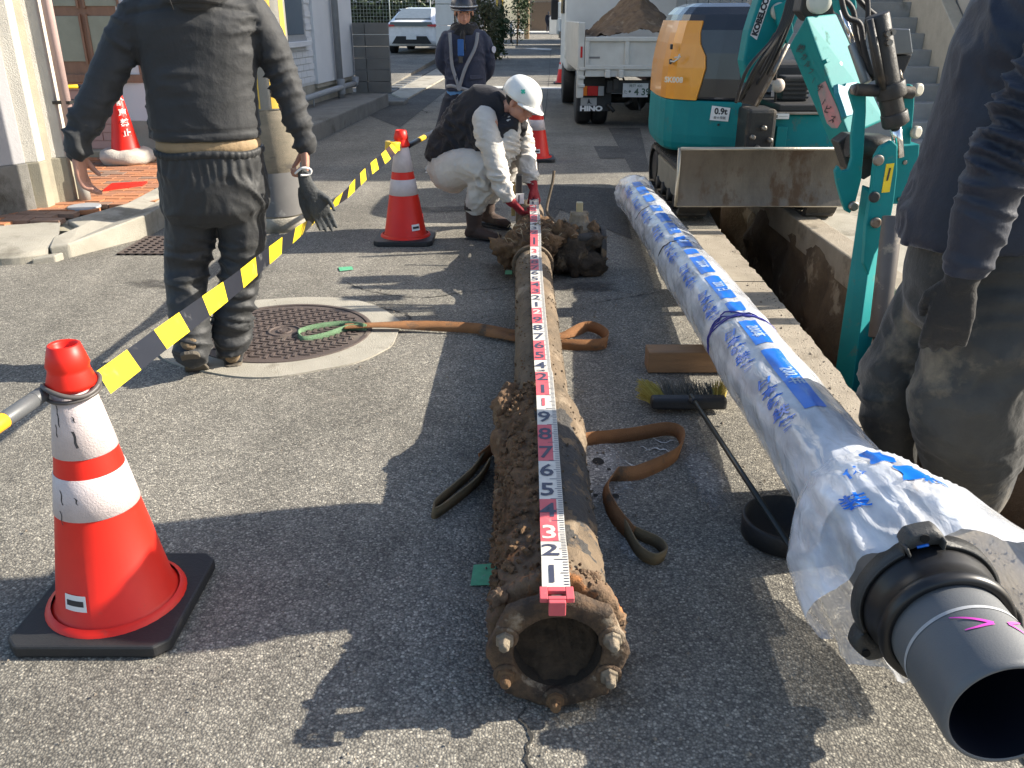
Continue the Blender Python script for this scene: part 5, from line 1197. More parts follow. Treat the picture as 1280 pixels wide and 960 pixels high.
for x in (RX + .04, RX + .26, XR - .46, XR - .24): build("rear_wheel", MB().lathe(tyre, (x, YT + .75, .335), (1, 0, 0), 36), M_BLACK, TK)
for side, x0 in ((0, RX + .05), (1, XR - .47)):
    fl_ = build("mud_flap", MB().box(x0 - .01, x0 + .43, YT + .30, YT + .315, at(730, 139, YT + .3).z, at(730, 99, YT + .3).z + .02), M_BLACK, TK)
    zl0, zl1 = at(730, 119.5, YT + .25).z, at(730, 107.5, YT + .25).z
    lb = build("lamp_housing", MB().box(x0, x0 + .33, YT + .24, YT + .30, zl0 - .01, zl1 + .012), M_DARKMETAL, TK, .006)
    for (u0, u1, m__, nm) in ((.0, .10, M_LAMP_O, "indicator_lens"), (.105, .24, M_LAMP_R, "brake_lens"), (.245, .32, mat("lens_clear", (.4, .4, .4), .2), "reverse_lens")):
        build(nm, MB().box(x0 + .005 + u0, x0 + .005 + u1, YT + .228, YT + .24, zl0, zl1), m__, lb, .004)
    a0, a1 = at(730, 132, YT + .29).z, at(730, 122, YT + .29).z
    stp = build("flap_panel", MB().box(x0 + .03, x0 + .24, YT + .288, YT + .30, a0, a1), mat("flap_grey", (.36, .36, .35), .6, c3=(.15, .14, .12), s3=9), fl_)
    mm = MB(); c_ = V((x0 + .135, YT + .284, (a0 + a1) / 2)); mm.prism([c_ + V((x, 0, z)) for x, z in ((-.02, -.03), (0, .045), (.02, -.01), (.05, -.035), (0, -.015))], (0, .003, 0)); build("flap_emblem", mm, M_PRINTBLACK, stp)
    print_text("truck_lettering", "HINO", .085, (x0 + .17, YT + .296, at(730, 136, YT + .29).z), (1, 0, 0), (0, 0, 1), M_PRINTWHITE, fl_, .005, 1.35)
pa, pb_ = at(778, 121.5, YT + .12), at(810.5, 104, YT + .12)
np_ = build("number_plate", MB().box(pa.x, pb_.x, YT + .112, YT + .12, pa.z, pb_.z), mat("plate_white", (.62, .62, .60), .5), TK, .003)
cx_ = (pa.x + pb_.x) / 2; hz = pb_.z - pa.z
print_text("plate_number", "・4 39", .115, (cx_ + .03, YT + .110, pa.z + hz * .36), (1, 0, 0), (0, 0, 1), mat("plate_ink", (.05, .10, .07), .6), np_, .003)
print_text("plate_number", "神戸 400", .045, (cx_, YT + .110, pa.z + hz * .80), (1, 0, 0), (0, 0, 1), MATS["plate_ink"], np_)
print_text("plate_number", "た", .055, (pa.x + .035, YT + .110, pa.z + hz * .36), (1, 0, 0), (0, 0, 1), MATS["plate_ink"], np_)

# second small truck far down the street
def far_truck(x, y):
    t = thing("small_truck", "small white truck parked far down the right side of the street", "truck", (x, y + 2, 0))
    build("box_body", MB().box(x - .85, x + .85, y, y + 3, .7, 1.25), M_WHITE, t, .02); build("cab", MB().box(x - .8, x + .8, y + 3.05, y + 4.4, .5, 2.0), M_WHITE, t, .08, 3)
    build("rear_window", MB().box(x - .6, x + .6, y + 3.03, y + 3.06, 1.4, 1.85), M_GLASS, t)
    for dx in (-.75, .55): build("wheel", MB().lathe([(0, .1), (0, .32), (.2, .32), (.2, .1)], (x + dx, y + .8, .32), (1, 0, 0), 20), M_BLACK, t); build("tail_lamp", MB().box(x + dx, x + dx + .2, y - .02, y, .55, .65), M_LAMP_R, t)
    build("underframe", MB().box(x - .7, x + .7, y + .1, y + 4, .35, .7), M_DARKMETAL, t)
    return t
far_truck(3.05, 43)

# ------------------------------------------------------------ WHITE CAR on the side street
def make_car(cx, cy, ang):
    t = thing("parked_car", "white hatchback with a sloping rear window driving off on the side street", "car", (cx, cy, 0))
    L_, W, = 4.5, .88
    def sec(y, zb_, zsh, zr, wb, wr):   # one cross section, y along the car from the tail
        return [V((-wb, y, zb_)), V((-wb * 1.0, y, zb_ + .22)), V((-wb * .99, y, zsh * .8)), V((-wb * .95, y, zsh)), V((-wr, y, zr * .97)), V((-wr * .7, y, zr)), V((wr * .7, y, zr)), V((wr, y, zr * .97)), V((wb * .95, y, zsh)), V((wb * .99, y, zsh * .8)), V((wb, y, zb_ + .22)), V((wb, y, zb_))]
    S_ = [sec(0, .42, .86, .92, .80, .70), sec(.06, .28, .92, .98, .87, .74), sec(.35, .24, .95, 1.08, .90, .72), sec(1.0, .22, .93, 1.34, .905, .62), sec(1.7, .22, .92, 1.44, .905, .60), sec(2.4, .22, .91, 1.43, .905, .62), sec(3.1, .22, .90, 1.12, .90, .68), sec(3.6, .24, .86, .92, .89, .72), sec(4.3, .26, .78, .80, .84, .70), sec(4.5, .36, .66, .68, .74, .62)]
    R = Matrix.Rotation(ang, 4, 'Z'); T = lambda p: V((cx, cy, 0)) + (R @ p)
    mm = MB(); mm.loft([[T(p) for p in s_] for s_ in S_], 0, True, True, True); build("body", mm, M_CARWHITE, t)
    def q_(nm, pts, m, d=.012):
        pts = [V(p) for p in pts]; mm = MB(); n_ = (pts[1] - pts[0]).cross(pts[2] - pts[0]).normalized() * d; mm.prism([T(p + n_) for p in pts], R @ (-n_ * 2)); return build(nm, mm, m, t)
    q_("rear_window", [(-.60, .30, 1.075), (.60, .30, 1.075), (.50, 1.02, 1.375), (-.50, 1.02, 1.375)], mat("car_glass", (.16, .19, .21), .05, coat=.5), .03)
    q_("rear_panel", [(-.74, -.02, .86), (.74, -.02, .86), (.68, -.01, .99), (-.68, -.01, .99)], M_GLASS, .02)
    q_("bumper_insert", [(-.66, -.02, .33), (.66, -.02, .33), (.50, -.03, .56), (-.50, -.03, .56)], M_BLACK, .02)
    q_("tail_lamp", [(-.84, -.01, .84), (-.55, -.03, .86), (-.55, -.03, .90), (-.84, 0, .93)], M_LAMP_R, .025); q_("tail_lamp", [(.55, -.03, .86), (.84, -.01, .84), (.84, 0, .93), (.55, -.03, .90)], M_LAMP_R, .025)
    q_("number_plate", [(-.17, -.06, .46), (.17, -.06, .46), (.17, -.06, .62), (-.17, -.06, .62)], M_PRINTWHITE, .006)
    q_("side_window", [(.80, 1.0, 1.0), (.80, 2.9, 1.0), (.655, 2.4, 1.38), (.64, 1.3, 1.38)], M_GLASS, .04)
    q_("side_window", [(-.80, 2.9, 1.0), (-.80, 1.0, 1.0), (-.64, 1.3, 1.38), (-.655, 2.4, 1.38)], M_GLASS, .04)
    for sx in (-1, 1):
        for y in (.85, 3.55):
            mm = MB(); mm.lathe([(0, .12), (0, .30), (.03, .325), (.19, .325), (.22, .30), (.22, .12)], T(V((sx * .80 - .11, y, .325))), R @ V((1, 0, 0)), 24); wl = build("wheel", mm, M_BLACK, t)
            mm = MB(); mm.lathe([(0, .03), (0, .2), (.01, .2)], T(V((sx * .80 - .115 if sx < 0 else sx * .80 + .10, y, .325))), R @ V((1, 0, 0)), 20); build("rim", mm, M_STEEL, wl)
    return t
CAR_ = make_car(-3.30, 30.6, math.radians(-6)); CAR_.location.z += .19

# ------------------------------------------------------------ BUILDINGS, LEFT SIDE
M_PINKWALL = mat("pink_tile", (.55, .34, .29), .7, c2=(.46, .28, .24), ns=3, bump=.2, bs=90)
M_STUCCO = mat("rough_white_render", (.66, .62, .54), .92, c2=(.52, .49, .43), ns=6, bump=.9, bs=140)
M_SHADEPILLAR = mat("shade_grey_render", (.36, .35, .36), .85, c2=(.30, .295, .30), ns=4, bump=.3, bs=60, c3=(.42, .40, .38), s3=2, t3=.6)  # grey copy of the pillar render, the front's shade put into the colour
M_PLINTH = mat("plinth", (.36, .33, .24), .9, c2=(.24, .22, .17), ns=5, bump=.5, bs=120)
M_WALLW = mat("white_wall", (.66, .67, .68), .8, c2=(.58, .59, .60), ns=2, bump=.15, bs=80)
M_DOORWOOD = mat("door_wood", (.28, .16, .10), .6, c2=(.20, .11, .07), ns=5, bump=.2, stretch=(4, 4, 1))
M_BRICK = [mat("paver_%s" % n_, c_, .85, c2=tuple(x * .8 for x in c_), ns=18, bump=.5, bs=130) for n_, c_ in (("orange", (.46, .19, .085)), ("dull_orange", (.38, .17, .09)), ("grey_red", (.27, .17, .12)))]
# porch slab with broken kerb
pv = struct(build("porch_kerb", MB().box(-6, -5.9, 5, 5.1, 0, .01), M_CONC, origin=(0, 0, 0)), "worn concrete kerb edging the brick porch, cracked at the corner")
def poly_slab(pts, z0=-.05):
    mm = MB(); n_ = len(pts); top = [V(p) for p in pts]; bot = [V((p[0] + (.0), p[1], z0)) for p in pts]; mm.add(top + bot, [tuple(range(n_)), tuple(range(2 * n_ - 1, n_ - 1, -1))] + [((i + 1) % n_, i, n_ + i, n_ + (i + 1) % n_) for i in range(n_)]); return mm
# left slab, gap, corner slab
ks = MB(); rows = []
for (k_, xy, z_) in ((0, ((-4.6, 4.93), (-3.8, 4.95), (-3.02, 4.985), (-2.80, 5.11)), -.05), (1, ((-4.6, 4.93), (-3.8, 4.95), (-3.02, 4.985), (-2.80, 5.11)), .042), (2, ((-4.6, 4.97), (-3.8, 4.99), (-3.03, 5.02), (-2.81, 5.14)), .066), (3, ((-4.6, 5.12), (-3.8, 5.14), (-3.08, 5.24), (-2.825, 5.33)), .108), (4, ((-4.6, 5.24), (-3.8, 5.36), (-3.28, 5.52), (-2.97, 5.65)), .121), (5, ((-4.6, 5.24), (-3.8, 5.36), (-3.28, 5.52), (-2.97, 5.65)), -.05)):
    pth_ = catmull([V((x, y, z_)) for x, y in xy], 8); rows.append([p + V((0, .006 * noise.noise(p * 6), .004 * noise.noise(p * 4 + V((0, 0, 9))) if z_ > 0 else 0)) for p in pth_])
ks.loft(rows, 0, False, False, False); build("kerb_slab", ks, M_CONC, pv, .004)
build("kerb_slab", poly_slab([(-2.80, 5.13, .075), (-2.70, 5.17, .085), (-2.43, 5.70, .15), (-2.43, 6.9, .155), (-2.72, 6.9, .155), (-2.72, 6.1, .145), (-2.94, 5.67, .122), (-2.785, 5.50, .118), (-2.84, 5.28, .105)]), M_CONC, pv, .012, 3)
build("kerb_slab", poly_slab([(-2.43, 6.92, .155), (-2.36, 8.4, .16), (-2.7, 8.4, .16), (-2.72, 6.92, .155)]), M_CONC, pv, .012, 3)
build("broken_chip", poly_slab([(-2.86, 5.02, .03), (-2.74, 5.06, .04), (-2.72, 5.13, .045), (-2.83, 5.10, .035)]), M_CONC, pv, .008)
# porch bricks
bp_ = struct(build("porch_paving", MB().box(-6.0, -2.74, 5.5, 8.6, .04, .088), M_PLINTH, origin=(0, 0, 0)), "orange brick paving of the porch")
random.seed(3); nb = 0; bmesh_cache = {}
rowy = 5.30
while rowy < 8.5 and nb < 300:
    hgt = .098; xx = -4.15 + (0.10 if int(rowy / .1) % 2 else 0)
    while xx < -2.74:
        x1 = min(xx + .196, -2.735); ymid = rowy + .05
        edge_x = -2.735 if ymid > 6.15 else -2.96 - (5.66 - ymid) * 1.6 if ymid < 5.66 else -2.96 + (ymid - 5.66) * .46
        if x1 < edge_x + .02 and nb < 300 and (ymid > 5.2):
            k = random.choice((0, 0, 1, 1, 2)); key = k
            if key not in bmesh_cache:
                me = bpy.data.meshes.new("brick"); b_ = MB().box(0, .190, 0, .093, 0, .03); me.from_pydata([tuple(p) for p in b_.v], [], b_.f); me.materials.append(M_BRICK[k]); bmesh_cache[key] = me
            o = bpy.data.objects.new("brick", bmesh_cache[key]); col.objects.link(o); o.parent = bp_; o.location = (xx, rowy, .098 + random.uniform(0, .004) + (rowy - 5.3) * .006); o.rotation_euler = (random.uniform(-.006, .006), random.uniform(-.006, .006), 0); nb += 1
        xx += .2
    rowy += .102
cvr = build("drain_lid", MB().lathe([(.118, .11), (.131, .11), (.133, .10)], (-2.98, 6.02, .012), n=24), mat("grey_lid", (.35, .36, .38), .5), bp_)
# road grate beside the kerb
t = thing("drain_grate", "square rusty drain grate set in the road beside the kerb corner", "drain grate", (-2.2, 5.5, 0))
gr_ = MB(); x0, y0 = -2.44, 5.22
for i in range(9):
    gr_.box(x0 + i * .055, x0 + i * .055 + .022, y0, y0 + .46, .002, .012)
for j in range(9): gr_.box(x0, x0 + .462, y0 + j * .055, y0 + j * .055 + .022, .002, .0122)
build("grate_bars", gr_, M_CAST, t); build("grate_pit", MB().box(x0, x0 + .46, y0, y0 + .46, .0008, .0015), mat("hole_black", (.01, .01, .01), .9), t)
# pillar with its ribs, at the porch corner
t = thing("porch_pillar", "rough white and grey pillar with deep vertical ribs at the left edge of the porch", "pillar", (-3.5, 6.1, .12))
def col_px(nm, pxs, zb_, zt_, m, bev=.006, dirv=None):
    pts_ = [V((x, y, zb_)) for x, y in pxs]; mm = MB(); mm.prism(pts_, (0, 0, zt_ - zb_)); return build(nm, mm, m, t, bev)
z1, z2 = .44, 3.0
col_px("shade_grey_face", [(-3.9, 5.62), (-3.45, 5.76), (-3.30, 5.98), (-3.40, 6.1), (-3.9, 5.95)], z1, z2, M_SHADEPILLAR)
col_px("base", [(-3.9, 5.60), (-3.44, 5.745), (-3.285, 5.975), (-3.40, 6.1), (-3.9, 5.95)], .10, z1, M_CONC_DARK)
col_px("rib", [(-3.32, 5.99), (-3.235, 6.03), (-3.235, 6.12), (-3.32, 6.12)], z1, z2, M_STUCCO); col_px("rib_base", [(-3.33, 5.985), (-3.228, 6.02), (-3.228, 6.12), (-3.33, 6.12)], .10, z1, M_PLINTH)
col_px("recess", [(-3.40, 6.10), (-3.26, 6.12), (-3.22, 6.24), (-3.40, 6.3)], .10, z2, M_PLINTH)
col_px("rib", [(-3.24, 6.20), (-3.16, 6.25), (-3.16, 6.36), (-3.26, 6.36)], z1, z2, M_STUCCO); col_px("rib_base", [(-3.245, 6.19), (-3.152, 6.24), (-3.152, 6.36), (-3.26, 6.36)], .10, z1, M_PLINTH)
build("white_corner", MB().box(-3.62, -3.47, 5.50, 5.56, .11, 3.0), M_STUCCO, t, .008)
t = thing("downpipe", "thin pinkish rain pipe rising beside the porch pillar", "downpipe", (-3.09, 6.27, .12))
build("pipe", MB().tube([(-3.09, 6.27, .30), (-3.09, 6.27, 3.0)], .034, 20), mat("pink_pipe", (.50, .36, .33), .5), t); build("foot_pipe", MB().tube([(-3.085, 6.27, .12), (-3.085, 6.27, .33)], .040, 20), mat("grey_pipe", (.34, .34, .31), .6), t)
build("bracket", MB().box(-3.17, -3.05, 6.24, 6.30, .80, .82), M_DARKMETAL, t)
# house with pink tiled wall, door
t = thing("tiled_house", "house with a pink tiled wall and a wooden glazed door behind the porch", "house", (-4, 8.5, 0)); HS = t
build("wall", MB().box(-6.5, -2.95, 8.42, 8.6, 0, 3.2), M_PINKWALL, t)
tl = 0; z = .13
while z < 1.9 and tl < 290:
    off = .0 if int(round((z - .13) / .075)) % 2 else .15; x = -4.3 + off
    while x < -2.98:
        xa, xb = x, min(x + .292, -2.955)
        if not (xb < -3.35 and z > .88 and xa > -4.35) or False:
            if xb - xa > .05: build("tile", MB().box(xa, xb, 8.408, 8.42, z, z + .068), M_PINKWALL, t); tl += 1
        x += .30
    z += .075
# step of wall under the window frame and door frame
dr = build("door", MB().box(-4.25, -3.40, 8.36, 8.42, .86, 2.4), M_DOORWOOD, t, .01)
for (xa, xb) in ((-4.12, -3.86), (-3.78, -3.50)):
    for (za, zb_) in ((.98, 1.36), (1.44, 1.95)):
        build("door_pane", MB().box(xa, xb, 8.350, 8.362, za, zb_), mat("frosted_glass", (.30, .31, .24), .3), dr, .004)
        for bxx in (((xa - .02, xa, za - .02, zb_ + .02)), ((xb, xb + .02, za - .02, zb_ + .02))): build("bead", MB().box(bxx[0], bxx[1], 8.340, 8.36, bxx[2], bxx[3]), M_DOORWOOD, dr, .003)
build("door_frame", MB().box(-4.33, -3.32, 8.33, 8.41, .80, .87), M_DOORWOOD, t, .006); build("door_frame", MB().box(-3.39, -3.32, 8.335, 8.42, .87, 2.5), M_DOORWOOD, t, .006)
build("base_step", MB().box(-4.3, -3.1, 8.25, 8.42, .11, .20), M_PLINTH, t, .01)
# no-parking cone with a sandbag collar, on the porch
pc = make_cone("traffic_cone", "plain red cone with white lettering, weighted by a pale sandbag on the porch", (-3.46, 7.95, .13), None, bands=False, base=False, sticker=None)
for i, ch in enumerate("駐車禁止"):
    z = .13 + .53 - i * .085; r = cone_prof(z - .13) + .004; v, f = text_tris(ch, .075, .002, 2); a0 = .75; mm = MB()
    mm.add([V((-3.46, 7.95, 0)) + V((r * math.sin(a0 + p.x / r), -r * math.cos(a0 + p.x / r), z + p.y)) for p in v], f); build("cone_lettering", mm, M_PRINTWHITE, pc)
sb = MB(); rings = []
for k in range(17):
    a = 2 * PI * k / 16
bagm = MB(); rg_ = []
for i in range(48):
    a = 2 * PI * i / 48; c_ = V((-3.46 + .15 * math.cos(a), 7.95 + .14 * math.sin(a), .20)); row = []
    for j in range(16):
        b = 2 * PI * j / 16; rr = .085 * (1 + .25 * noise.noise(V((a * 2, math.cos(b) * 1.5, math.sin(b) * 1.5)))); row.append(c_ + V((math.cos(a) * math.cos(b), math.sin(a) * math.cos(b), .85 * math.sin(b))) * rr)
    rg_.append(row)
rg_.append(rg_[0]); bagm.loft(rg_, 0, True, True, False)
o = build("sandbag", bagm, mat("sandbag_cloth", (.55, .50, .43), .9, c2=(.42, .38, .33), ns=9, bump=.7, bs=90)); tag(o, "pale cloth sandbag ring slumped round the foot of the plain red cone", "sandbag")
o = build("red_plate", MB().prism([(-3.10, 6.60, .135), (-2.88, 6.80, .135), (-2.90, 6.95, .14), (-3.16, 6.90, .135)], (0, 0, .012)), M_RED); tag(o, "flat red plastic corner piece lying on the porch bricks by the grey pipe foot", "plastic plate")
o = thing("barrier_bar", "short black and yellow barrier bar running behind the porch pipe", "barrier bar", (-3.3, 7.2, .8))
bar(o, V((-3.75, 7.5, .82)), V((-3.36, 7.75, .82)), [(0, .35, M_YELLOW, "yellow_section"), (.35, .7, M_TAPEBLACK, "black_section"), (.7, 1, M_YELLOW, "yellow_section")], .016)
bar(o, V((-3.75, 7.5, .70)), V((-3.36, 7.75, .73)), [(0, .5, M_TAPEBLACK, "black_section"), (.5, 1, M_YELLOW, "yellow_section")], .016)

# utility pole with yellow guard stripes
PC_ = V((-1.62, 5.98, 0))
t = thing("utility_pole", "thick concrete utility pole wrapped in a yellow striped guard, behind the walking worker", "utility pole", PC_)
build("shaft", MB().lathe([(0, .178), (.9, .168), (4.5, .150)], PC_, n=48), M_POLECONC, t)
build("foot_collar", MB().lathe([(.0, .185), (.09, .184), (.10, .178)], PC_, n=48), M_CONC, t)
build("dark_foot_wrap", MB().lathe([(.11, .1795), (.40, .1775)], PC_, n=48, caps=False), mat("pole_dirt", (.15, .145, .14), .8, c3=(.3, .29, .27), s3=7, t3=.6), t)
gd_ = build("guard_sheet", MB().lathe([(.80, .1725), (.805, .176), (3.2, .166)], PC_, n=48, caps=False), mat("guard_grey", (.30, .29, .26), .6, bump=.5, bs=120), t)
for k in range(9):
    a0 = 2 * PI * k / 9 + .25; mm = MB(); rg_ = []
    for z in [.81 + .12 * j for j in range(19)]:
        r = .177 - (z - .8) * .0035; rg_.append([PC_ + V((r * math.cos(a0 + da), r * math.sin(a0 + da), z)) for da in (0, .1, .2, .3)])
    mm.loft(rg_, 0, True, False, False); build("yellow_stripe", mm, mat("stripe_yellow", (.72, .47, .06), .5, c2=(.6, .38, .06), c3=(.4, .3, .12), s3=8, t3=.62), gd_)

# white building with pipes behind a raised step
t = thing("white_building", "white rendered building with a dark window and grey drain pipes on its side wall", "building", (-3, 12, 0)); WB = t
A_ = V((-2.58, 15.1, 0)); B_ = V((-3.02, 10.7, 0)); du = (B_ - A_).normalized(); nu = V((du.y, -du.x, 0)); nu = nu if nu.x > 0 else -nu
def wbox(nm, u0, u1, d0, d1, z0, z1, m, par=None, bev=.006):
    P_ = lambda u, d, z: A_ + du * u + nu * d + V((0, 0, z))
    mm = MB(); mm.hull8([P_(u0, d0, z0), P_(u1, d0, z0), P_(u1, d1, z0), P_(u0, d1, z0)], [P_(u0, d0, z1), P_(u1, d0, z1), P_(u1, d1, z1), P_(u0, d1, z1)]); return build(nm, mm, m, par or t, bev)
wbox("wall", 0, 2.0, -.4, 0, .46, 6, M_WALLW); wbox("wall", 2.0, 6.8, -.4, -.05, .46, 6, M_WALLW); wbox("plinth", 0, 6.8, -.4, -.06, .15, .46, M_CONC)
wbox("plinth_cap", .02, 1.98, -.38, -.02, .40, .462, M_CONC)
wn_ = wbox("window_frame", 2.35, 3.7, -.06, -.01, 1.05, 2.4, mat("aluminium", (.45, .46, .47), .4, .5)); wbox("window_pane", 2.43, 3.62, -.012, -.004, 1.13, 2.3, M_GLASS, wn_); wbox("window_sill", 2.30, 3.75, -.05, .05, .98, 1.05, M_WALLW)
k = 0
for zi in range(22):
    z = .50 + zi * .085
    if z > .97 and z < 2.4: segs = ((2.02, 2.28), (3.8, 6.0))
    else: segs = ((2.02, 6.0),)
    for a, b in segs:
        u = a + (.12 if zi % 2 else 0)
        while u < b - .02 and k < 290:
            wbox("facing_brick", u, min(u + .238, b), -.05, -.032, z, z + .074, M_WALLW, None, 0); u += .245; k += 1
PI_ = lambda u, d, z: A_ + du * u + nu * d + V((0, 0, z))
Mgp = mat("grey_drainpipe", (.30, .31, .32), .5, c2=(.24, .25, .26))
dp = thing("drain_pipes", "grey vinyl drain pipes joined in a tee at the foot of the white building", "drain pipe", PI_(1.3, .1, .2))
build("downpipe", MB().tube([PI_(1.15, .07, .2), PI_(1.15, .07, 4.5)], .05, 18), Mgp, dp); build("cross_pipe", MB().tube([PI_(.45, .10, .36), PI_(1.15, .09, .36), PI_(3.4, .10, .33)], .042, 16), Mgp, dp)
build("pipe_tee", MB().tube([PI_(1.15, .08, .26), PI_(1.15, .08, .48)], .062, 18), Mgp, dp, .004); build("pipe_elbow", MB().tube([PI_(.5, .10, .36), PI_(.40, .10, .37), PI_(.38, .10, .46)], .055, 16), Mgp, dp); build("pipe_leg", MB().tube([PI_(2.6, .10, .18), PI_(2.6, .10, .34)], .012, 8), Mgp, dp)
pl_ = struct(build("raised_step", MB().prism([(-2.03, 14.7, .2), (-2.02, 14.85, .2), (-3.2, 14.9, .2), (-3.6, 8.7, .2), (-2.36, 8.6, .2), (-2.30, 10.6, .2)], (0, 0, -.26)), M_CONC_DARK, origin=(0, 0, 0), bevel=.02), "weathered concrete step along the foot of the white building")
struct(build("step_end", MB().box(-2.5, -1.78, 14.9, 15.6, -.05, .07), M_CONC_DARK, origin=(0, 0, 0), bevel=.02), "low concrete block beyond the step")
# concrete block wall
t = thing("block_wall", "short grey concrete block wall at the far corner of the white building", "wall", (-2.25, 14.9, .2))
BW = 14.95; xs_ = [-2.54, -2.36, -1.99]; z0_, dz_ = .2, .178
for r_ in range(6):
    for (xa, xb) in ((-2.56, -2.365), (-2.36, -1.985)):
        zz = z0_ + r_ * dz_
        if zz > 1.15: continue
        build("block", MB().box(xa, xb - .004, BW + random.uniform(0, .006), BW + .12, zz, zz + dz_ - .007), mat("block_grey", (.20, .195, .18), .92, c2=(.15, .145, .135), ns=3, bump=.6, bs=120), t, .004)
# shoulder, gutter and side street beyond
struct(sheet("kerb_strip", [[(-2.25, 17.0), (-1.85, 15.7), (-1.2, 30), (-.75, 44), (-1.75, 44), (-1.98, 30)]], .03, M_CONC, None, .08), "pale concrete shoulder along the left of the far street")
gs = MB(); gs.prism([(-2.52, 17.3, .035), (-2.27, 17.3, .035), (-1.78, 44, .035), (-2.03, 44, .035)], (0, 0, -.05)); struct(build("gutter", gs, mat("gutter_grey", (.12, .13, .14), .8), origin=(0, 0, 0)), "dark grated gutter between shoulder and side street")
for k in range(70):
    y = 17.4 + k * .34; x = -2.51 + (y - 17.3) * .01835
    if k % 2 == 0: build("grating", MB().box(x + .01, x + .23, y, y + .3, .036, .046), M_CONC_DARK, bpy.data.objects["gutter"])
mm = MB(); mm.add([(-2.53, 17.3, .03), (-2.04, 44, .36), (-40, 44, .36), (-40, 17.3, .03)], [(0, 1, 2, 3)]); mm.add([(-2.53, 17.3, .03), (-2.53, 17.3, -.05), (-2.04, 44, -.05), (-2.04, 44, .36)], [(0, 1, 2, 3)]); mm.add([(-2.53, 17.3, .03), (-40, 17.3, .03), (-40, 17.3, -.02), (-2.53, 17.3, -.02)], [(0, 1, 2, 3)])
struct(build("side_street", mm, M_ROAD, origin=(0, 0, 0)), "grey asphalt of the side street on the left, where the white car stands")
# low white wall, mesh fence and hedge behind the car
t = thing("low_wall", "low white wall running behind the parked car", "wall", (-12, 46, 0)); build("wall", MB().box(-26, -3.9, 46, 46.2, 0, .72), M_WHITE, t)
t = thing("mesh_fence", "green wire mesh fence standing on the low white wall", "fence", (-12, 46, .7))
Mf = mat("fence_green", (.30, .34, .32), .5)
for k in range(9): build("fence_post", MB().tube([(-20 + k * 2.0, 46.1, .7), (-20 + k * 2.0, 46.1, 2.4)], .03, 6), Mf, t)
fm = MB()
for k in range(10): fm.box(-22, -4, 46.09, 46.10, .85 + k * .16, .862 + k * .16)
for k in range(110): fm.box(-22 + k * .16, -21.988 + k * .16, 46.095, 46.10, .8, 2.35)
fo = build("fence_mesh", fm, Mf, t); fo['kind'] = 'stuff'
def leaves(nm, c, ext, cnt, size, m, par=None, stuff=True, seed=1, core=True):
    random.seed(seed); mm = MB(); c = V(c); ext = V(ext); cl = [V((random.uniform(-1, 1) * ext.x, random.uniform(-1, 1) * ext.y, random.uniform(-1, 1) * ext.z)) for _ in range(max(6, cnt // 90))]
    for _ in range(cnt):
        k = random.choice(cl); p = c + k + V((random.gauss(0, ext.x * .14 + size), random.gauss(0, ext.y * .3), random.gauss(0, ext.z * .16 + size * .5)))
        if p.z < .02: p.z = .02 + random.random() * .2
        a = V((random.gauss(0, 1), random.gauss(0, 1), random.gauss(0, 1))).normalized() * size * random.uniform(.5, 1.2); b = a.cross(V((random.gauss(0, 1), random.gauss(0, 1), random.gauss(0, 1)))).normalized() * size * .5
        mm.add([p - a, p + b, p + a, p - b], [(0, 1, 2, 3)])
    o = build(nm, mm, m, par)
    return o
t = thing("hedge", "dense dark green hedge behind the mesh fence", "hedge", (-12, 48, 0))
leaves("foliage", (-12.5, 48, 1.4), (8.6, .7, 1.1), 9000, .13, M_LEAF, t, seed=4); build("branches", MB().box(-21, -4.2, 47.7, 48.4, 0, 2.0), mat("hedge_inner", (.015, .02, .008), .95, bump=1, bs=6), t)
o = thing("white_pillar", "tall white wall end standing behind the guard's shoulder", "wall", (-2.3, 26, 0))
for k in range(5): build("panel", MB().box(-2.12, -1.62, 26, 26.2, .02 + k * .55, .555 + k * .55), M_WHITE, o, .008)
def shrub(x, y, h, r, label, m, seed):
    t = thing("shrub", label, "shrub", (x, y, 0)); leaves("foliage", (x, y, h * .55), (r, r, h * .42), 1800, .07, m, t, seed=seed)
    random.seed(seed)
    for k in range(4): build("stem", MB().tube([(x, y, 0), (x + random.uniform(-r, r) * .6, y + random.uniform(-r, r) * .6, h * .8)], [.03, .01], 6), M_WOOD, t)
shrub(-1.0, 27.5, 2.0, .45, "tall olive shrub just right of the guard, before the first far pole", M_LEAF2, 8)
shrub(-.55, 31, 1.7, .3, "dark shrub half hidden by the first far pole", M_LEAF, 9)
shrub(.25, 46, 3.2, .5, "high green shrub between the two far poles", M_LEAF, 10)
t = thing("garden_fence", "wire garden fence with pale posts beyond the guard", "fence", (-1.2, 29, 0))
for k in range(5): build("fence_post", MB().tube([(-1.45 + k * .17, 27 + k * 2.2, 0), (-1.45 + k * .17, 27 + k * 2.2, 1.5)], .035, 6), M_STEEL, t)
for z in (.5, .9, 1.3, 1.48): build("fence_rail", MB().tube([(-1.45, 27, z), (-.77, 35.8, z)], .014, 6), M_STEEL, t)
def pole(x, y, r, h, label, m, band=None):
    t = thing("utility_pole", label, "utility pole", (x, y, 0)); build("shaft", MB().lathe([(0, r), (h, r * .8)], (x, y, 0), n=20), m, t)
    if band: 
        for a0 in (-.9, -2.4): 
            mm = MB(); mm.loft([[V((x + (r + .01) * math.cos(a0 + d), y + (r + .01) * math.sin(a0 + d), z)) for d in (0, .25, .5)] for z in (.7, h)], 0, True, False, False); build("yellow_stripe", mm, band, t)
pole(-.52, 39, .17, 7, "grey far utility pole with a yellow strip, left of the street end", M_POLECONC, MATS["stripe_yellow"])
pole(.95, 60, .17, 7, "slim tan pole at the far end of the street", mat("tan_pole", (.55, .42, .28), .8))
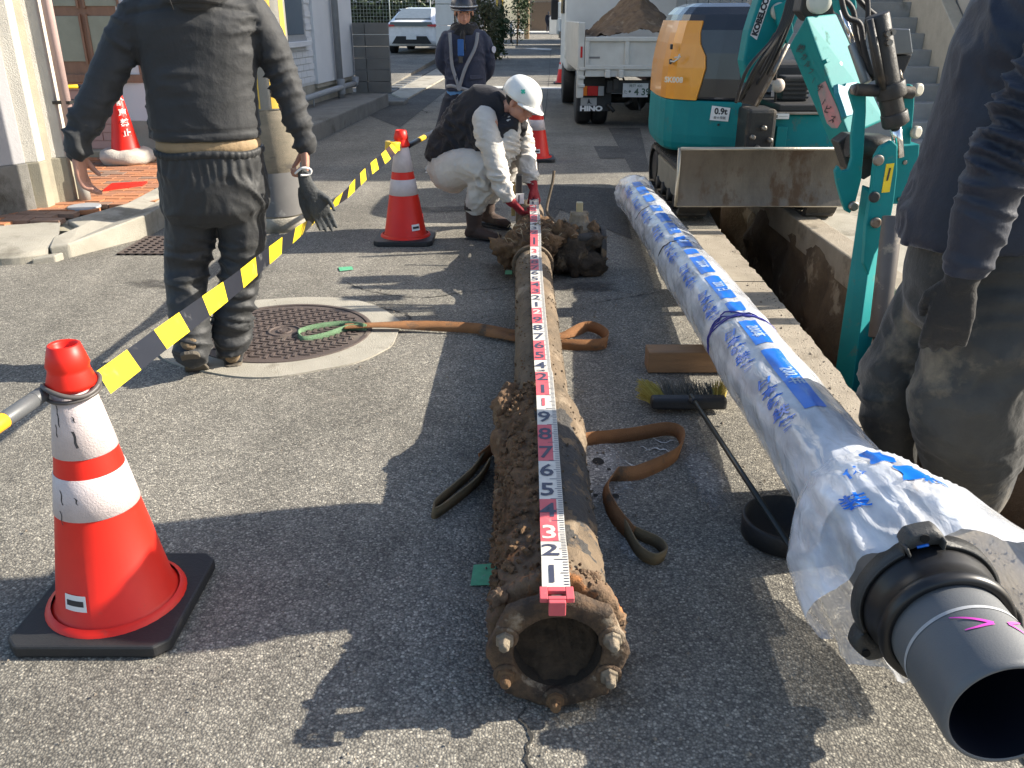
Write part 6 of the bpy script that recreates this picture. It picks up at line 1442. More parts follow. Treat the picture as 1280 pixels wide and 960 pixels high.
# far houses and garage at the street end
def house(x0, x1, y, d, h, label, m, wins=(), roof=None, cat="house"):
    t = thing("far_house", label, cat, ((x0 + x1) / 2, y, 0)); build("wall", MB().box(x0, x1, y, y + d, 0, h), m, t)
    for (a, b, c_, d_, mm_, nm) in wins:
        f_ = build(nm, MB().box(a, b, y - .06, y - .01, c_, d_), mm_, t)
        build("frame", MB().box(a - .06, b + .06, y - .04, y - .005, c_ - .06, d_ + .06), M_STEEL, f_)
    if roof: build("roof", MB().prism([(x0 - .3, y - .4, h), (x1 + .3, y - .4, h), ((x0 + x1) / 2, y - .4, h + 1.6)], (0, d + .8, 0)), roof, t)
    return t
M_TANW = mat("tan_wall", (.30, .23, .16), .9); M_DARKW = mat("dark_wall", (.05, .05, .055), .8); M_ROOF = mat("slate_roof", (.10, .10, .11), .8)
house(1.6, 4.6, 92, 6, 6, "brown garage building closing the far end of the street", M_TANW, ((1.9, 3.9, .1, 2.6, mat("shutter_brown", (.16, .11, .07), .7), "shutter"),), M_ROOF)
house(4.8, 7.8, 78, 6, 6, "dark fronted house at the right of the street end", M_DARKW, ((5.2, 6.4, 1.0, 2.4, M_GLASS, "window"),), M_ROOF)
house(-6.0, -.8, 66, 8, 6, "grey house behind the far poles", mat("grey_house", (.30, .31, .33), .8), ((-3, -1.6, .9, 2.2, M_GLASS, "window"), (-5.4, -4, .9, 2.2, M_GLASS, "window")), M_ROOF)
house(-30, -7.5, 58, 8, 6, "long pale house behind the hedge", M_WALLW, tuple((-28 + 4 * k, -26 + 4 * k, 1.2, 2.6, M_GLASS, "window") for k in range(5)), M_ROOF)
o = build("white_box", MB().box(3.0, 4.1, 74, 75, 0, 1.25), M_WHITE, bevel=.03); tag(o, "white storage box standing by the street end", "storage box")
# bicycle-like scooter at street end
t = thing("scooter", "dark scooter parked by the far pole", "scooter", (-.05, 52, 0))
for y in (51.5, 52.6): build("wheel", MB().lathe([(0, .12), (0, .24), (.1, .24), (.1, .12)], (-.1, y, .24), (1, 0, 0), 16), M_BLACK, t)
build("body", MB().tube([(-.05, 52.7, .5), (-.05, 52.2, .55), (-.05, 51.7, .4), (-.05, 51.5, 1.0)], [.16, .17, .1, .06], 10), mat("scooter_grey", (.3, .3, .32), .4), t); build("handlebar", MB().tube([(-.35, 51.5, 1.02), (.25, 51.5, 1.02)], .02, 6), M_BLACK, t)

# ------------------------------------------------------------ BUILDINGS, RIGHT SIDE
M_STAIR = mat("stair_concrete", (.34, .33, .31), .9, c2=(.25, .24, .225), ns=5, bump=.5, bs=90, c3=(.20, .19, .17), s3=3, t3=.58)
t = thing("outdoor_staircase", "worn concrete outdoor staircase rising behind the excavator arm", "staircase", (3.9, 9.2, 0))
for k in range(18):
    build("step", MB().box(2.9, 4.72, 9.15 + k * .25, 9.15 + (k + 1) * .25 + .03, .168 * k - .02 if k else -.02, .168 * (k + 1)), M_STAIR, t, .008)
for xa in (4.72, ):
    mm = MB(); mm.prism([(xa, 9.0, 0), (xa, 9.0, .55), (xa, 13.6, 3.75), (xa, 13.6, 3.0), (xa, 13.6, 0)], (.16, 0, 0)); build("stair_parapet", mm, mat("beige_parapet", (.50, .43, .33), .85, bump=.3), t, .01)
t = thing("corner_building", "pale building on the right of the street, beside the concrete stairs", "building", (7, 12, 0))
build("wall", MB().box(4.9, 10.5, 9.6, 19.3, 0, 6.6), mat("beige_wall", (.45, .41, .35), .85, c2=(.38, .34, .29), bump=.2), t)
build("roof_slab", MB().box(4.6, 10.8, 9.4, 19.5, 6.6, 6.85), M_CONC, t, .02)
for k in range(3):
    f_ = build("window", MB().box(4.86, 4.9, 10.6 + k * 3, 12 + k * 3, 1.1, 2.4), M_GLASS, t); build("frame", MB().box(4.83, 4.88, 10.5 + k * 3, 12.1 + k * 3, 2.4, 2.48), M_STEEL, f_)
t = thing("white_shutter_wall", "white ribbed shutter wall behind the truck and excavator cover", "wall", (3.4, 17, 0))
for k in range(14): build("shutter_panel", MB().box(2.75 + k * .2, 2.94 + k * .2, 17.0 + .02 * (k % 2), 17.1, .05, 3.1), mat("shutter_white", (.66, .65, .60), .6), t, .01)
build("shutter_wall", MB().box(2.7, 4.88, 17.12, 17.3, 0, 3.4), M_WALLW, t)
for k in range(4):
    zz = 0
house(4.6, 9, 24, 9, 5.5, "pale two storey house beyond the truck on the right", M_WALLW, ((4.9, 6.0, 1.2, 2.4, M_GLASS, "window"),), M_ROOF)
house(5.0, 9.5, 36, 7, 5.0, "beige house farther down the right side", M_TANW, ((5.3, 6.4, 1.2, 2.4, M_GLASS, "window"),), M_ROOF)
house(5.2, 9.5, 50, 9, 6.0, "grey house far down the right side", MATS["grey_house"], ((5.4, 6.4, 1.2, 2.4, M_GLASS, "window"),), M_ROOF)

# ------------------------------------------------------------ PEOPLE
def ellring(c, rx, ry, n=22, R=None, sq=1.0):
    out = []
    for i in range(n):
        a = 2 * PI * i / n; ca, sa = math.cos(a), math.sin(a)
        p = V((rx * math.copysign(abs(ca) ** sq, ca), ry * math.copysign(abs(sa) ** sq, sa), 0)); out.append(V(c) + (R @ p if R else p))
    return out
def torso(mb, rings, n=28):
    """rings: (centre, half width, half depth, yaw, pitch) from bottom to top."""
    rr = []
    for r in rings:
        c, rx, ry = r[:3]; yaw = r[3] if len(r) > 3 else 0; ax = r[4] if len(r) > 4 else (0, 0, 1)
        R = V(ax).normalized().to_track_quat('Z', 'Y').to_matrix(); Rz = Matrix.Rotation(yaw, 3, 'Z')
        z = V(ax).normalized(); xx = Rz @ V((1, 0, 0)); xx = (xx - z * xx.dot(z)).normalized(); yy_ = z.cross(xx)
        M = Matrix((xx, yy_, z)).transposed(); rr.append(ellring(c, rx, ry, n, M, .85))
    mb.loft(rr); return mb
def limb(mb, pts, rad, k=5, n=18):
    """smooth tapering limb through pts."""
    path = catmull(pts, k); rs = catmull([V((r if not isinstance(r, tuple) else r[0], r if not isinstance(r, tuple) else r[1], 0)) for r in rad], k)
    mb.tube(path, [(max(q_.x, .002), max(q_.y, .002)) for q_ in rs], n)
    for e, r in ((path[0], rs[0]), (path[-1], rs[-1])): mb.ell(e, (min(r.x, r.y) * .97,) * 3, n=12)
    return mb
def skinify(name, mb, m, parent, voxel=.01, smooth=3, disp=None, decim=None):
    """join overlapping closed shapes into one continuous surface."""
    me = bpy.data.meshes.new(name); off = wloc(parent)
    me.from_pydata([tuple(p - off) for p in mb.v], [], mb.f)
    o = bpy.data.objects.new(name, me); col.objects.link(o)
    r = o.modifiers.new("r", 'REMESH'); r.mode = 'VOXEL'; r.voxel_size = voxel; r.use_smooth_shade = True
    if smooth: s_ = o.modifiers.new("s", 'SMOOTH'); s_.factor = .5; s_.iterations = smooth
    dg = bpy.context.evaluated_depsgraph_get(); ev = o.evaluated_get(dg); nm = bpy.data.meshes.new_from_object(ev)
    o.modifiers.clear(); o.data = nm; bpy.data.meshes.remove(me); nm.name = name
    if disp:
        co = [v.co.copy() for v in nm.vertices]; no = [v.normal.copy() for v in nm.vertices]
        for i, v in enumerate(nm.vertices):
            d = disp(co[i] + off, no[i]); v.co = co[i] + (no[i] * d if not isinstance(d, V) else d)
    nm.materials.clear(); nm.materials.append(m)
    nm.polygons.foreach_set("use_smooth", [True] * len(nm.polygons)); nm.update()
    o.parent = parent; WL[o.name] = off; return o
def folds(amp, fx, fz, seed=0, warp=.6, base=0.0, sharp=2.0):
    def f(p, n):
        q_ = V((p.x * fx, p.y * fx, p.z * fz)) + V((seed, seed * .7, 0)); wv = noise.noise_vector(q_ * .45) * warp; q_ = q_ + wv
        r1 = max(0, 1 - abs(noise.noise(q_))) ** sharp - .55; r2 = max(0, 1 - abs(noise.noise(q_ * 2.1 + V((5, 3, 1))))) ** sharp - .55
        mk = max(.12, min(1, .45 + 1.5 * noise.noise(p * 3.1 + V((seed, 9, 2)))))
        return amp * (r1 + .45 * r2) * mk * 1.25 + base
    return f
def fold_dir(amp, axis, fa, fr, seed=0, warp=.7):
    """wrinkles that run across the given axis."""
    ax = V(axis).normalized()
    def f(p, n):
        a = p.dot(ax); q_ = (p - ax * a) * fr + ax * a * fa + V((seed, 0, seed)); q_ = q_ + noise.noise_vector(q_ * .4) * warp
        mk = max(.2, min(1, .55 + 1.5 * noise.noise(p * 4.3 + V((seed, 3, 7)))))
        return amp * mk * 1.25 * (max(0, 1 - abs(noise.noise(q_))) ** 3.2 - .5 + .4 * (max(0, 1 - abs(noise.noise(q_ * 2.3))) ** 2 - .5))
    return f
def hand(mb, wrist, d, palm_n, thumb_side, sc_=1.0, curl=.35, spread=.12, fat=1.0):
    """palm with four unequal bent fingers and a thumb. d: towards the fingertips; palm_n: out of the palm; thumb_side: towards the thumb."""
    d = V(d).normalized(); n_ = V(palm_n); n_ = (n_ - d * n_.dot(d)).normalized(); s_ = V(thumb_side); s_ = (s_ - d * s_.dot(d) - n_ * s_.dot(n_)).normalized(); w0 = V(wrist)
    L = .095 * sc_
    rr = []
    for k, (u, hw, ht) in enumerate(((-.02, .024, .019), (.0, .026, .018), (.3, .036, .017), (.7, .042, .015), (1.0, .040, .012))):
        c_ = w0 + d * (L * u); rr.append([c_ + s_ * (hw * sc_ * math.cos(2 * PI * i / 14)) + n_ * (ht * sc_ * fat * math.sin(2 * PI * i / 14)) for i in range(14)])
    mb.loft(rr)
    for j, (off, ln) in enumerate(((.030, .072), (.010, .080), (-.011, .074), (-.030, .058))):
        base = w0 + d * (L * .93) + s_ * (off * sc_); dir_ = (d + s_ * spread * (1.2 - j * .8)).normalized(); p = base; pts = [base - d * .02 * sc_, base]; c_ = curl * (1 + .18 * j)
        for seg, f_ in enumerate((.44, .32, .24)):
            a = c_ * (seg + .6); dd = (dir_ * math.cos(a) + n_ * math.sin(a)); p = p + dd * (ln * f_ * sc_); pts.append(p)
        mb.tube(pts, [.0095 * sc_ * fat, .0095 * sc_ * fat, .0088 * sc_ * fat, .008 * sc_ * fat, .0065 * sc_ * fat], 10); mb.ell(pts[-1], (.0068 * sc_ * fat,) * 3, n=8)
    tb_ = w0 + d * (L * .25) + s_ * (.022 * sc_); t1 = tb_ + (s_ * .75 + d * .7 + n_ * .35).normalized() * .036 * sc_; t2 = t1 + (d * .9 + n_ * .5 + s_ * .15).normalized() * .030 * sc_; t3 = t2 + (d * .8 + n_ * .7).normalized() * .022 * sc_
    mb.tube([tb_ - d * .01, t1, t2, t3], [.014 * sc_, .0115 * sc_ * fat, .0098 * sc_ * fat, .0075 * sc_ * fat], 10); mb.ell(t3, (.0077 * sc_ * fat,) * 3, n=8)
def head(mb, c, face, up=(0, 0, 1), s=1.0):
    """skull, jaw, nose, ears, brow, lips; returns the frame."""
    f = V(face).normalized(); u = V(up); u = (u - f * u.dot(f)).normalized(); r = f.cross(u); M = Matrix((r, f, u)).transposed(); c = V(c)
    P = lambda x, y, z: c + M @ V((x * s, y * s, z * s))
    mb.ell(P(0, -.012, .03), (.076 * s, .095 * s, .088 * s), M, 20); mb.ell(P(0, .018, -.045), (.060 * s, .070 * s, .068 * s), M, 18)
    mb.ell(P(0, .062, -.088), (.026 * s, .022 * s, .020 * s), M, 12)
    mb.ell(P(0, .078, .018), (.052 * s, .018 * s, .012 * s), M, 12)
    mb.tube([P(0, .088, .012), P(0, .100, -.012), P(0, .110, -.030), P(0, .096, -.040)], [.009 * s, .010 * s, .014 * s, .010 * s], 8)
    mb.ell(P(.036, .060, -.028), (.022 * s, .022 * s, .018 * s), M, 10); mb.ell(P(-.036, .060, -.028), (.022 * s, .022 * s, .018 * s), M, 10)
    mb.ell(P(0, .086, -.062), (.024 * s, .011 * s, .006 * s), M, 10); mb.ell(P(0, .084, -.072), (.020 * s, .011 * s, .006 * s), M, 10)
    for sx in (-1, 1): mb.ell(P(.080 * sx, -.008, -.010), (.010 * s, .020 * s, .034 * s), M, 10)
    return P, M
def face_parts(P, M, par, s=1.0):
    for sx in (-1, 1):
        e = build("eye", MB().ell(P(.031 * sx, .078, .000), (.012 * s, .007 * s, .006 * s), M, 10), mat("eye_white", (.5, .47, .43), .3), par); build("iris", MB().ell(P(.031 * sx, .0835, .000), (.0052 * s, .003 * s, .0052 * s), M, 8), M_HAIR, e)
        build("eyebrow", MB().tube([P(.014 * sx, .092, .020), P(.034 * sx, .088, .026), P(.052 * sx, .074, .020)], [.003 * s, .004 * s, .002 * s], 6), M_HAIR, par)
    build("mouth", MB().ell(P(0, .094, -.067), (.019 * s, .003 * s, .0022 * s), M, 8), mat("lip", (.30, .10, .09), .5), par)
def helmet(P, M, m, par, s=1.0, brim=True, tilt=0.0):
    rr = []
    for k in range(12):
        a = PI / 2 * k / 11; rr.append([P(math.cos(2 * PI * i / 36) * .118 * math.cos(a) ** .75, -.010 + math.sin(2 * PI * i / 36) * .138 * math.cos(a) ** .75, .045 + .118 * math.sin(a)) for i in range(36)])
    rr.insert(0, [P(math.cos(2 * PI * i / 36) * .121, -.010 + math.sin(2 * PI * i / 36) * .141, .028) for i in range(36)])
    mm = MB(); mm.loft(rr[:-1] + [[P(0, -.01, .163)] * 36], 0, True, True, True); h_ = build("helmet", mm, m, par)
    if brim:
        mm = MB(); L_ = []
        for i in range(15):
            a = PI * (.12 + .76 * i / 14); L_.append(a)
        top = [P(math.cos(a) * .120, -.010 + math.sin(a) * .138, .036) for a in L_]; out = [P(math.cos(a) * .122, -.005 + math.sin(a) * (.145 + .045 * math.sin(a) ** 2), .022) for a in L_]; ob = [p - M @ V((0, 0, .006)) for p in out]; ib = [p - M @ V((0, 0, .010)) for p in top]
        mm.loft([top, out, ob, ib, top], 0, True, False, False); build("brim", mm, m, h_)
    for k in (-1, 0, 1):
        mm = MB(); mm.tube([P(k * .032, -.010 - .12 + .24 * j / 8, .045 + .1195 * math.sqrt(max(0, 1 - ((j - 4) / 4.3) ** 2 * .95)) - abs(k) * .006) for j in range(9)], .0042, 6); build("ridge", mm, m, h_)
    return h_
def boot(mb, ankle, toe, r=.05, ln=.27, h=.09):
    a = V(ankle); d = V(toe); d = (d - a); L_ = d.length; d.normalize(); up = V((0, 0, 1)); s_ = d.cross(up); s_ = s_.normalized() if s_.length > .1 else V((1, 0, 0)); u = s_.cross(d).normalized()
    rr = []
    for (k, hw, hh, lift) in ((-.32, .030, .030, .034), (-.22, .038, .040, .043), (0, .043, .052, .055), (.3, .043, .043, .045), (.6, .050, .033, .036), (.85, .046, .026, .030), (1.0, .028, .018, .022)):
        c_ = a + d * (L_ * k) ; c_ = c_ - u * (h - lift * 1.0); rr.append([c_ + s_ * hw * math.cos(2 * PI * i / 16) + u * hh * math.sin(2 * PI * i / 16) for i in range(16)])
    mb.loft(rr); mb.tube([a - u * .03, a + u * .05], [r, r * 1.0], 16)
    return d, s_, u
def sole(ankle, toe, m, par, h=.09):
    a = V(ankle); d = V(toe) - a; L_ = d.length; d.normalize(); s_ = d.cross(V((0, 0, 1))); s_ = s_.normalized() if s_.length > .1 else V((1, 0, 0)); u = s_.cross(d).normalized(); P_ = []
    for k, hw in ((-.36, .018), (-.30, .036), (-.1, .041), (.3, .042), (.65, .052), (.9, .044), (1.04, .02)): P_.append((k, hw))
    pts = [a + d * (L_ * k) + s_ * hw - u * h for k, hw in P_] + [a + d * (L_ * k) - s_ * hw - u * h for k, hw in reversed(P_)]
    mm = MB(); mm.prism(pts, -u * .016); so = build("boot_sole", mm, m, par, .004)
    return so

# --- 1: the walking worker, seen from behind
t = thing("person", "worker walking away in black hooded jacket and dark rain trousers, gloves in right hand", "person", (-1.17, 3.42, 0))
YW = 3.42
body = MB()
torso(body, [((-1.15, YW, .80), .12, .09), ((-1.15, YW, 1.0), .12, .08), ((-1.14, YW, 1.30), .15, .09), ((-1.14, YW, 1.44), .12, .07), ((-1.14, YW, 1.50), .055, .055), ((-1.14, YW + .02, 1.58), .05, .05)])
P_, M_h = head(body, (-1.14, YW + .06, 1.68), (.05, 1, -.12))
LA = [(-1.37, YW - .02, 1.37), (-1.47, YW - .02, 1.22), (-1.56, YW - .04, 1.11), (-1.62, YW - .06, 1.00), (-1.655, YW - .07, .905)]
RA = [(-.93, YW, 1.37), (-.87, YW, 1.24), (-.84, YW - .01, 1.12), (-.805, YW - .02, 1.0), (-.785, YW - .02, .90)]
limb(body, LA, [.05, .045, .04, .034, .028]); limb(body, RA, [.05, .045, .04, .034, .028])
limb(body, [(-1.24, YW, .84), (-1.32, YW + .02, .45), (-1.345, YW - .08, .18)], [.07, .05, .04]); limb(body, [(-1.06, YW, .84), (-1.13, YW + .01, .45), (-1.19, YW + .01, .12)], [.07, .05, .04])
hand(body, (-1.657, YW - .07, .905), (.05, .02, -1), (1, -.15, 0), (.1, 1, 0), 1.12, .42, .08)
hand(body, (-.785, YW - .02, .90), (-.05, 0, -1), (-1, -.1, 0), (0, 1, .1), 1.10, .95, .03)
skinify("body", body, M_SKIN, t, .0058, 1)
jk = MB()
torso(jk, [((-1.168, YW, .928), .208, .150), ((-1.168, YW, .94), .216, .156), ((-1.168, YW, 1.02), .215, .154), ((-1.165, YW, 1.12), .214, .152), ((-1.155, YW, 1.24), .224, .152), ((-1.15, YW, 1.33), .245, .158), ((-1.15, YW, 1.40), .225, .135), ((-1.145, YW + .01, 1.46), .14, .105), ((-1.14, YW + .02, 1.50), .09, .085)])
limb(jk, [(-1.32, YW, 1.385), (-1.405, YW - .01, 1.30), (-1.49, YW - .02, 1.18), (-1.555, YW - .04, 1.08), (-1.625, YW - .06, .98), (-1.655, YW - .07, .905)], [.082, .078, .070, .064, .056, .049])
limb(jk, [(-.97, YW, 1.39), (-.90, YW, 1.29), (-.855, YW, 1.18), (-.83, YW - .01, 1.08), (-.80, YW - .02, .97), (-.785, YW - .02, .90)], [.082, .074, .066, .060, .051, .046])
limb(jk, [(-1.27, YW - .05, 1.455), (-1.20, YW - .135, 1.435), (-1.14, YW - .155, 1.425), (-1.08, YW - .14, 1.435), (-1.01, YW - .05, 1.455)], [.035, .045, .048, .045, .035])     # hood lying on the back
torso(jk, [((-1.14, YW - .09, 1.44), .125, .075), ((-1.14, YW - .06, 1.52), .12, .08), ((-1.14, YW - .02, 1.57), .085, .07)])
f1 = folds(.021, 5.0, 14, 3, 1.6, 0, 3.6); f2 = fold_dir(.019, (.35, 0, .9), 17, 5, 4); f3 = fold_dir(.018, (-.4, 0, .9), 17, 5, 9)
def jkd(p, n):
    if p.x < -1.395 or (p.x < -1.38 and p.z < 1.2): return f2(p, n)
    if p.x > -.915: return f3(p, n)
    seam = -.010 * math.exp(-((p.z - 1.375 - .02 * math.cos((p.x + 1.15) * 8)) / .007) ** 2) if p.y < YW else 0
    hem = -.006 * math.exp(-((p.z - .965) / .006) ** 2)
    return f1(p, n) * (1 if p.z < 1.36 else .5) + seam + hem
skinify("jacket", jk, M_JKT_BLACK, t, .0085, 3, jkd)
for pth in ([(-1.20, YW - .215, 1.47), (-1.215, YW - .22, 1.42), (-1.205, YW - .215, 1.38)],):
    build("hood_cord", MB().tube(pth, .003, 6), M_BLACK, t)
sh = MB(); torso(sh, [((-1.165, YW, .872), .192, .130), ((-1.165, YW, .90), .208, .144), ((-1.165, YW, .93), .203, .14)]); skinify("shirt_hem", sh, M_KHAKI, t, .009, 2, folds(.006, 16, 4, 5, .5))
tr = MB()
torso(tr, [((-1.165, YW, .888), .203, .146), ((-1.165, YW, .875), .208, .15), ((-1.165, YW, .85), .208, .152), ((-1.165, YW, .75), .216, .158), ((-1.17, YW, .66), .215, .15), ((-1.18, YW, .62), .19, .125), ((-1.18, YW, .60), .15, .09)][::-1])
limb(tr, [(-1.265, YW, .74), (-1.285, YW + .01, .58), (-1.325, YW + .02, .44), (-1.335, YW - .03, .30), (-1.332, YW - .085, .20), (-1.332, YW - .125, .125)], [.104, .102, .093, .088, .085, .078])
limb(tr, [(-1.07, YW, .74), (-1.075, YW, .58), (-1.095, YW, .44), (-1.13, YW, .30), (-1.175, YW, .16), (-1.185, YW, .085)], [.104, .100, .090, .086, .083, .078])
f4 = fold_dir(.019, (.15, 0, 1), 20, 5, 2, 1.2); f5 = folds(.017, 8, 5, 8, 1.8, 0, 3.2)
def trd(p, n):
    k = max(0, min(1, (.62 - p.z) / .15)); g = max(0, min(1, (p.z - .80) / .05)); gather = .0035 * math.sin((math.atan2(p.y - YW, p.x + 1.165)) * 30 + 3 * noise.noise(p * 9)) * max(0, min(1, (p.z - .76) / .06)) * max(0, min(1, (.872 - p.z) / .01))
    return f4(p, n) * k + f5(p, n) * (1 - k) * (1 - g) + gather
skinify("trousers", tr, M_TRS_BLACK, t, .0085, 3, trd)
bt = MB(); la = (-1.335, YW - .10, .175); lt = (-1.335, YW + .06, .045); ra = (-1.185, YW, .105); rt_ = (-1.19, YW + .19, .105)
boot(bt, la, lt, .052); skinify("boot", bt, M_TANBOOT, t, .008, 2); sole(la, lt, mat("boot_sole", (.10, .085, .065), .9, c3=(.25, .2, .14), s3=12, bump=.5), t, .098)
bt = MB(); boot(bt, ra, rt_, .052); skinify("boot", bt, M_TANBOOT, t, .008, 2); sole(ra, rt_, MATS["boot_sole"], t, .09)
wb = MB(); rr__ = []
for (z, gx) in ((.868, 0), (.874, .004), (.884, .006), (.893, .003), (.895, -.004)):
    rr__.append([V((-1.165 + (.2105 + gx + .0025 * math.sin(i * 1.9)) * math.copysign(abs(math.cos(2 * PI * i / 160)) ** .85, math.cos(2 * PI * i / 160)), YW + (.1525 + gx + .0025 * math.sin(i * 1.9)) * math.copysign(abs(math.sin(2 * PI * i / 160)) ** .85, math.sin(2 * PI * i / 160)), z + .004 * math.sin(i * .17))) for i in range(160)])
wb.loft(rr__, 0, True, True, False); build("waistband", wb, M_TRS_BLACK, t)
PWALK = t; WROT = math.radians(13); t.rotation_euler.z = WROT; t.scale = (.94, .94, 1)
# gloves held in the right hand
t = thing("work_gloves", "pair of dark grey work gloves dangling from the walking worker's hand", "gloves", (-.77, YW - .06, .7)); PGLV = t
g = MB(); limb(g, [(-.80, YW - .065, .85), (-.79, YW - .07, .80), (-.775, YW - .07, .76)], [(.022, .016), (.03, .016), (.036, .016)]); hand(g, (-.775, YW - .07, .77), (.34, 0, -.9), (0, -1, 0), (1, 0, .3), 1.05, .22, .0, .9); hand(g, (-.80, YW - .055, .79), (.20, .05, -1), (0, 1, 0), (1, 0, .3), 1.0, .18, .0, .9)
skinify("glove_pair", g, mat("glove_grey", (.06, .064, .062), .7, c2=(.02, .022, .024), bump=.5, bs=90, c3=(.08, .08, .075), s3=9), t, .006, 1)
build("cuff_band", MB().tube(catmull([(-.83, YW - .08, .845), (-.80, YW - .095, .868), (-.77, YW - .085, .86), (-.775, YW - .08, .84), (-.81, YW - .09, .84)], 5), .0045, 6), M_PRINTWHITE, t)

_r = Matrix.Rotation(WROT, 4, 'Z'); _p = V((-1.17, 3.42, 0)); PGLV.location = _p + _r @ ((V(PGLV.location) - _p) * .94 + V((0, 0, .06 * PGLV.location.z))) + V((.0, 0, -.05)); PGLV.rotation_euler.z = WROT

# --- 2: the crouching worker
t = thing("person", "worker in white helmet, black vest and pale work clothes crouching at the rod's far end", "person", (-.25, 5.8, 0)); CRO_ = t
fc = V((.55, -.45, -.62)).normalized()
body = MB(); HC = V((.035, 5.60, .925))
torso(body, [((-.42, 5.86, .48), .10, .09), ((-.30, 5.80, .68), .12, .09, 0, (.5, -.2, .9)), ((-.16, 5.74, .84), .12, .08, 0, (.6, -.2, .8))])
limb(body, [(-.10, 5.70, .86), (-.03, 5.65, .90), (.01, 5.62, .92)], [.055, .05, .05])
P_, M_h = head(body, HC, (.62, -.42, -.42), (.25, -.1, 1), 1.0)
NH_ = (-.012, 5.42, .30); FH_ = (.125, 5.66, .385)
limb(body, [(-.16, 5.55, .80), (-.12, 5.50, .56), (-.085, 5.46, .40), (-.03, 5.44, .32)], [.05, .04, .034, .028]); limb(body, [(-.02, 5.86, .78), (.06, 5.86, .56), (.10, 5.74, .44), (.12, 5.68, .39)], [.05, .04, .034, .028])
limb(body, [(-.40, 5.76, .47), (-.25, 5.61, .51), (-.22, 5.60, .42), (-.27, 5.65, .24), (-.285, 5.665, .12)], [.06, .05, .04, .03, .03]); limb(body, [(-.36, 5.95, .47), (-.12, 5.98, .50), (-.10, 6.0, .40), (-.17, 6.04, .24), (-.20, 6.05, .12)], [.06, .05, .04, .03, .03])
bo = skinify("body", body, M_SKIN, t, .008, 1); face_parts(P_, M_h, bo)
hm = helmet(P_, M_h, mat("helmet_white", (.74, .74, .70), .3, c2=(.68, .68, .64), coat=.4), t)
cr = MB(); base = P_(-.085, .02, .105); nn = (base - HC).normalized(); e1 = M_h @ V((0, 1, 0)); e1 = (e1 - nn * e1.dot(nn)).normalized(); e2 = nn.cross(e1); b0 = P_(.085 * -1, .03, .1)
for sgn in (-1, 1):
    b0 = P_(.098 * sgn, .035, .100); nn = (b0 - P_(0, -.01, .045)).normalized(); b0 = P_(0, -.01, .045) + nn * .1345; e1 = M_h @ V((0, 1, 0)); e1 = (e1 - nn * e1.dot(nn)).normalized(); e2 = nn.cross(e1)
    cr = MB()
    for (a, b) in ((.016, .006), (.006, .016)): cr.prism([b0 + e1 * x + e2 * y for x, y in ((-a, -b), (a, -b), (a, b), (-a, b))], nn * (.002 if a > b else .0022))
    build("green_cross", cr, mat("green_print", (.02, .38, .27), .5), hm)
build("chin_strap", MB().tube([P_(-.088, .0, .03), P_(-.078, .02, -.04), P_(-.045, .05, -.095), P_(0, .06, -.11)], .004, 6), M_PRINTWHITE, hm)
hr = MB(); hr.ell(P_(0, -.03, .02), (.083, .085, .080), M_h, 16); skinify("hair", hr, M_HAIR, t, .008, 0)
vs_ = MB()
torso(vs_, [((-.47, 5.88, .50), .17, .15, -.35, (.30, -.12, .95)), ((-.42, 5.86, .60), .19, .155, -.35, (.4, -.15, .9)), ((-.33, 5.82, .70), .20, .155, -.35, (.5, -.2, .85)), ((-.23, 5.78, .80), .215, .15, -.35, (.6, -.22, .75)), ((-.15, 5.74, .875), .20, .12, -.35, (.7, -.25, .6)), ((-.09, 5.71, .91), .13, .09, -.35, (.75, -.3, .5)), ((-.055, 5.69, .925), .085, .08, -.35, (.75, -.3, .5))])
limb(vs_, [(-.24, 5.66, .66), (-.13, 5.62, .72), (-.04, 5.60, .78)], [.10, .10, .07]); limb(vs_, [(-.13, 5.86, .64), (-.02, 5.82, .72), (.0, 5.76, .80)], [.09, .10, .07])
skinify("vest", vs_, M_VEST, t, .011, 3, folds(.026, 9, 12, 4, 1, 0, 2.6))
cl_ = MB(); cl_.tube([P_(-.05, -.02, -.12), P_(.0, .03, -.13), P_(.05, -.02, -.12), P_(.0, -.06, -.11), P_(-.05, -.02, -.12)], .022, 10); skinify("collar", cl_, M_VEST, t, .009, 1)
sl = MB()
limb(sl, [(-.20, 5.585, .83), (-.175, 5.52, .70), (-.13, 5.49, .56), (-.10, 5.465, .45), (-.06, 5.45, .36), (-.045, 5.44, .335)], [.082, .084, .074, .072, .060, .046])
limb(sl, [(-.02, 5.84, .82), (.04, 5.86, .70), (.07, 5.85, .58), (.085, 5.77, .49), (.105, 5.70, .425), (.112, 5.685, .405)], [.08, .08, .07, .066, .056, .046])
limb(sl, [(-.03, 5.62, .78), (-.06, 5.60, .66), (-.10, 5.64, .56)], [.075, .09, .09])
skinify("work_shirt", sl, M_LGREY, t, .009, 3, fold_dir(.026, (.3, .1, .95), 22, 7, 3, 1.1))
for (a, b, r) in (((-.055, 5.447, .352), (-.038, 5.437, .318), .046), ((.108, 5.69, .415), (.116, 5.678, .392), .044)): build("cuff", MB().tube([a, b], r, 18), M_LGREY, t, .004)
tr = MB()
limb(tr, [(-.46, 5.83, .46), (-.44, 5.86, .46), (-.40, 5.86, .47)], [.16, .18, .16])
limb(tr, [(-.46, 5.74, .45), (-.36, 5.66, .50), (-.25, 5.59, .515), (-.185, 5.565, .50)], [.135, .125, .115, .098]); limb(tr, [(-.185, 5.565, .50), (-.22, 5.60, .38), (-.26, 5.64, .27), (-.285, 5.66, .21)], [.098, .098, .080, .062])
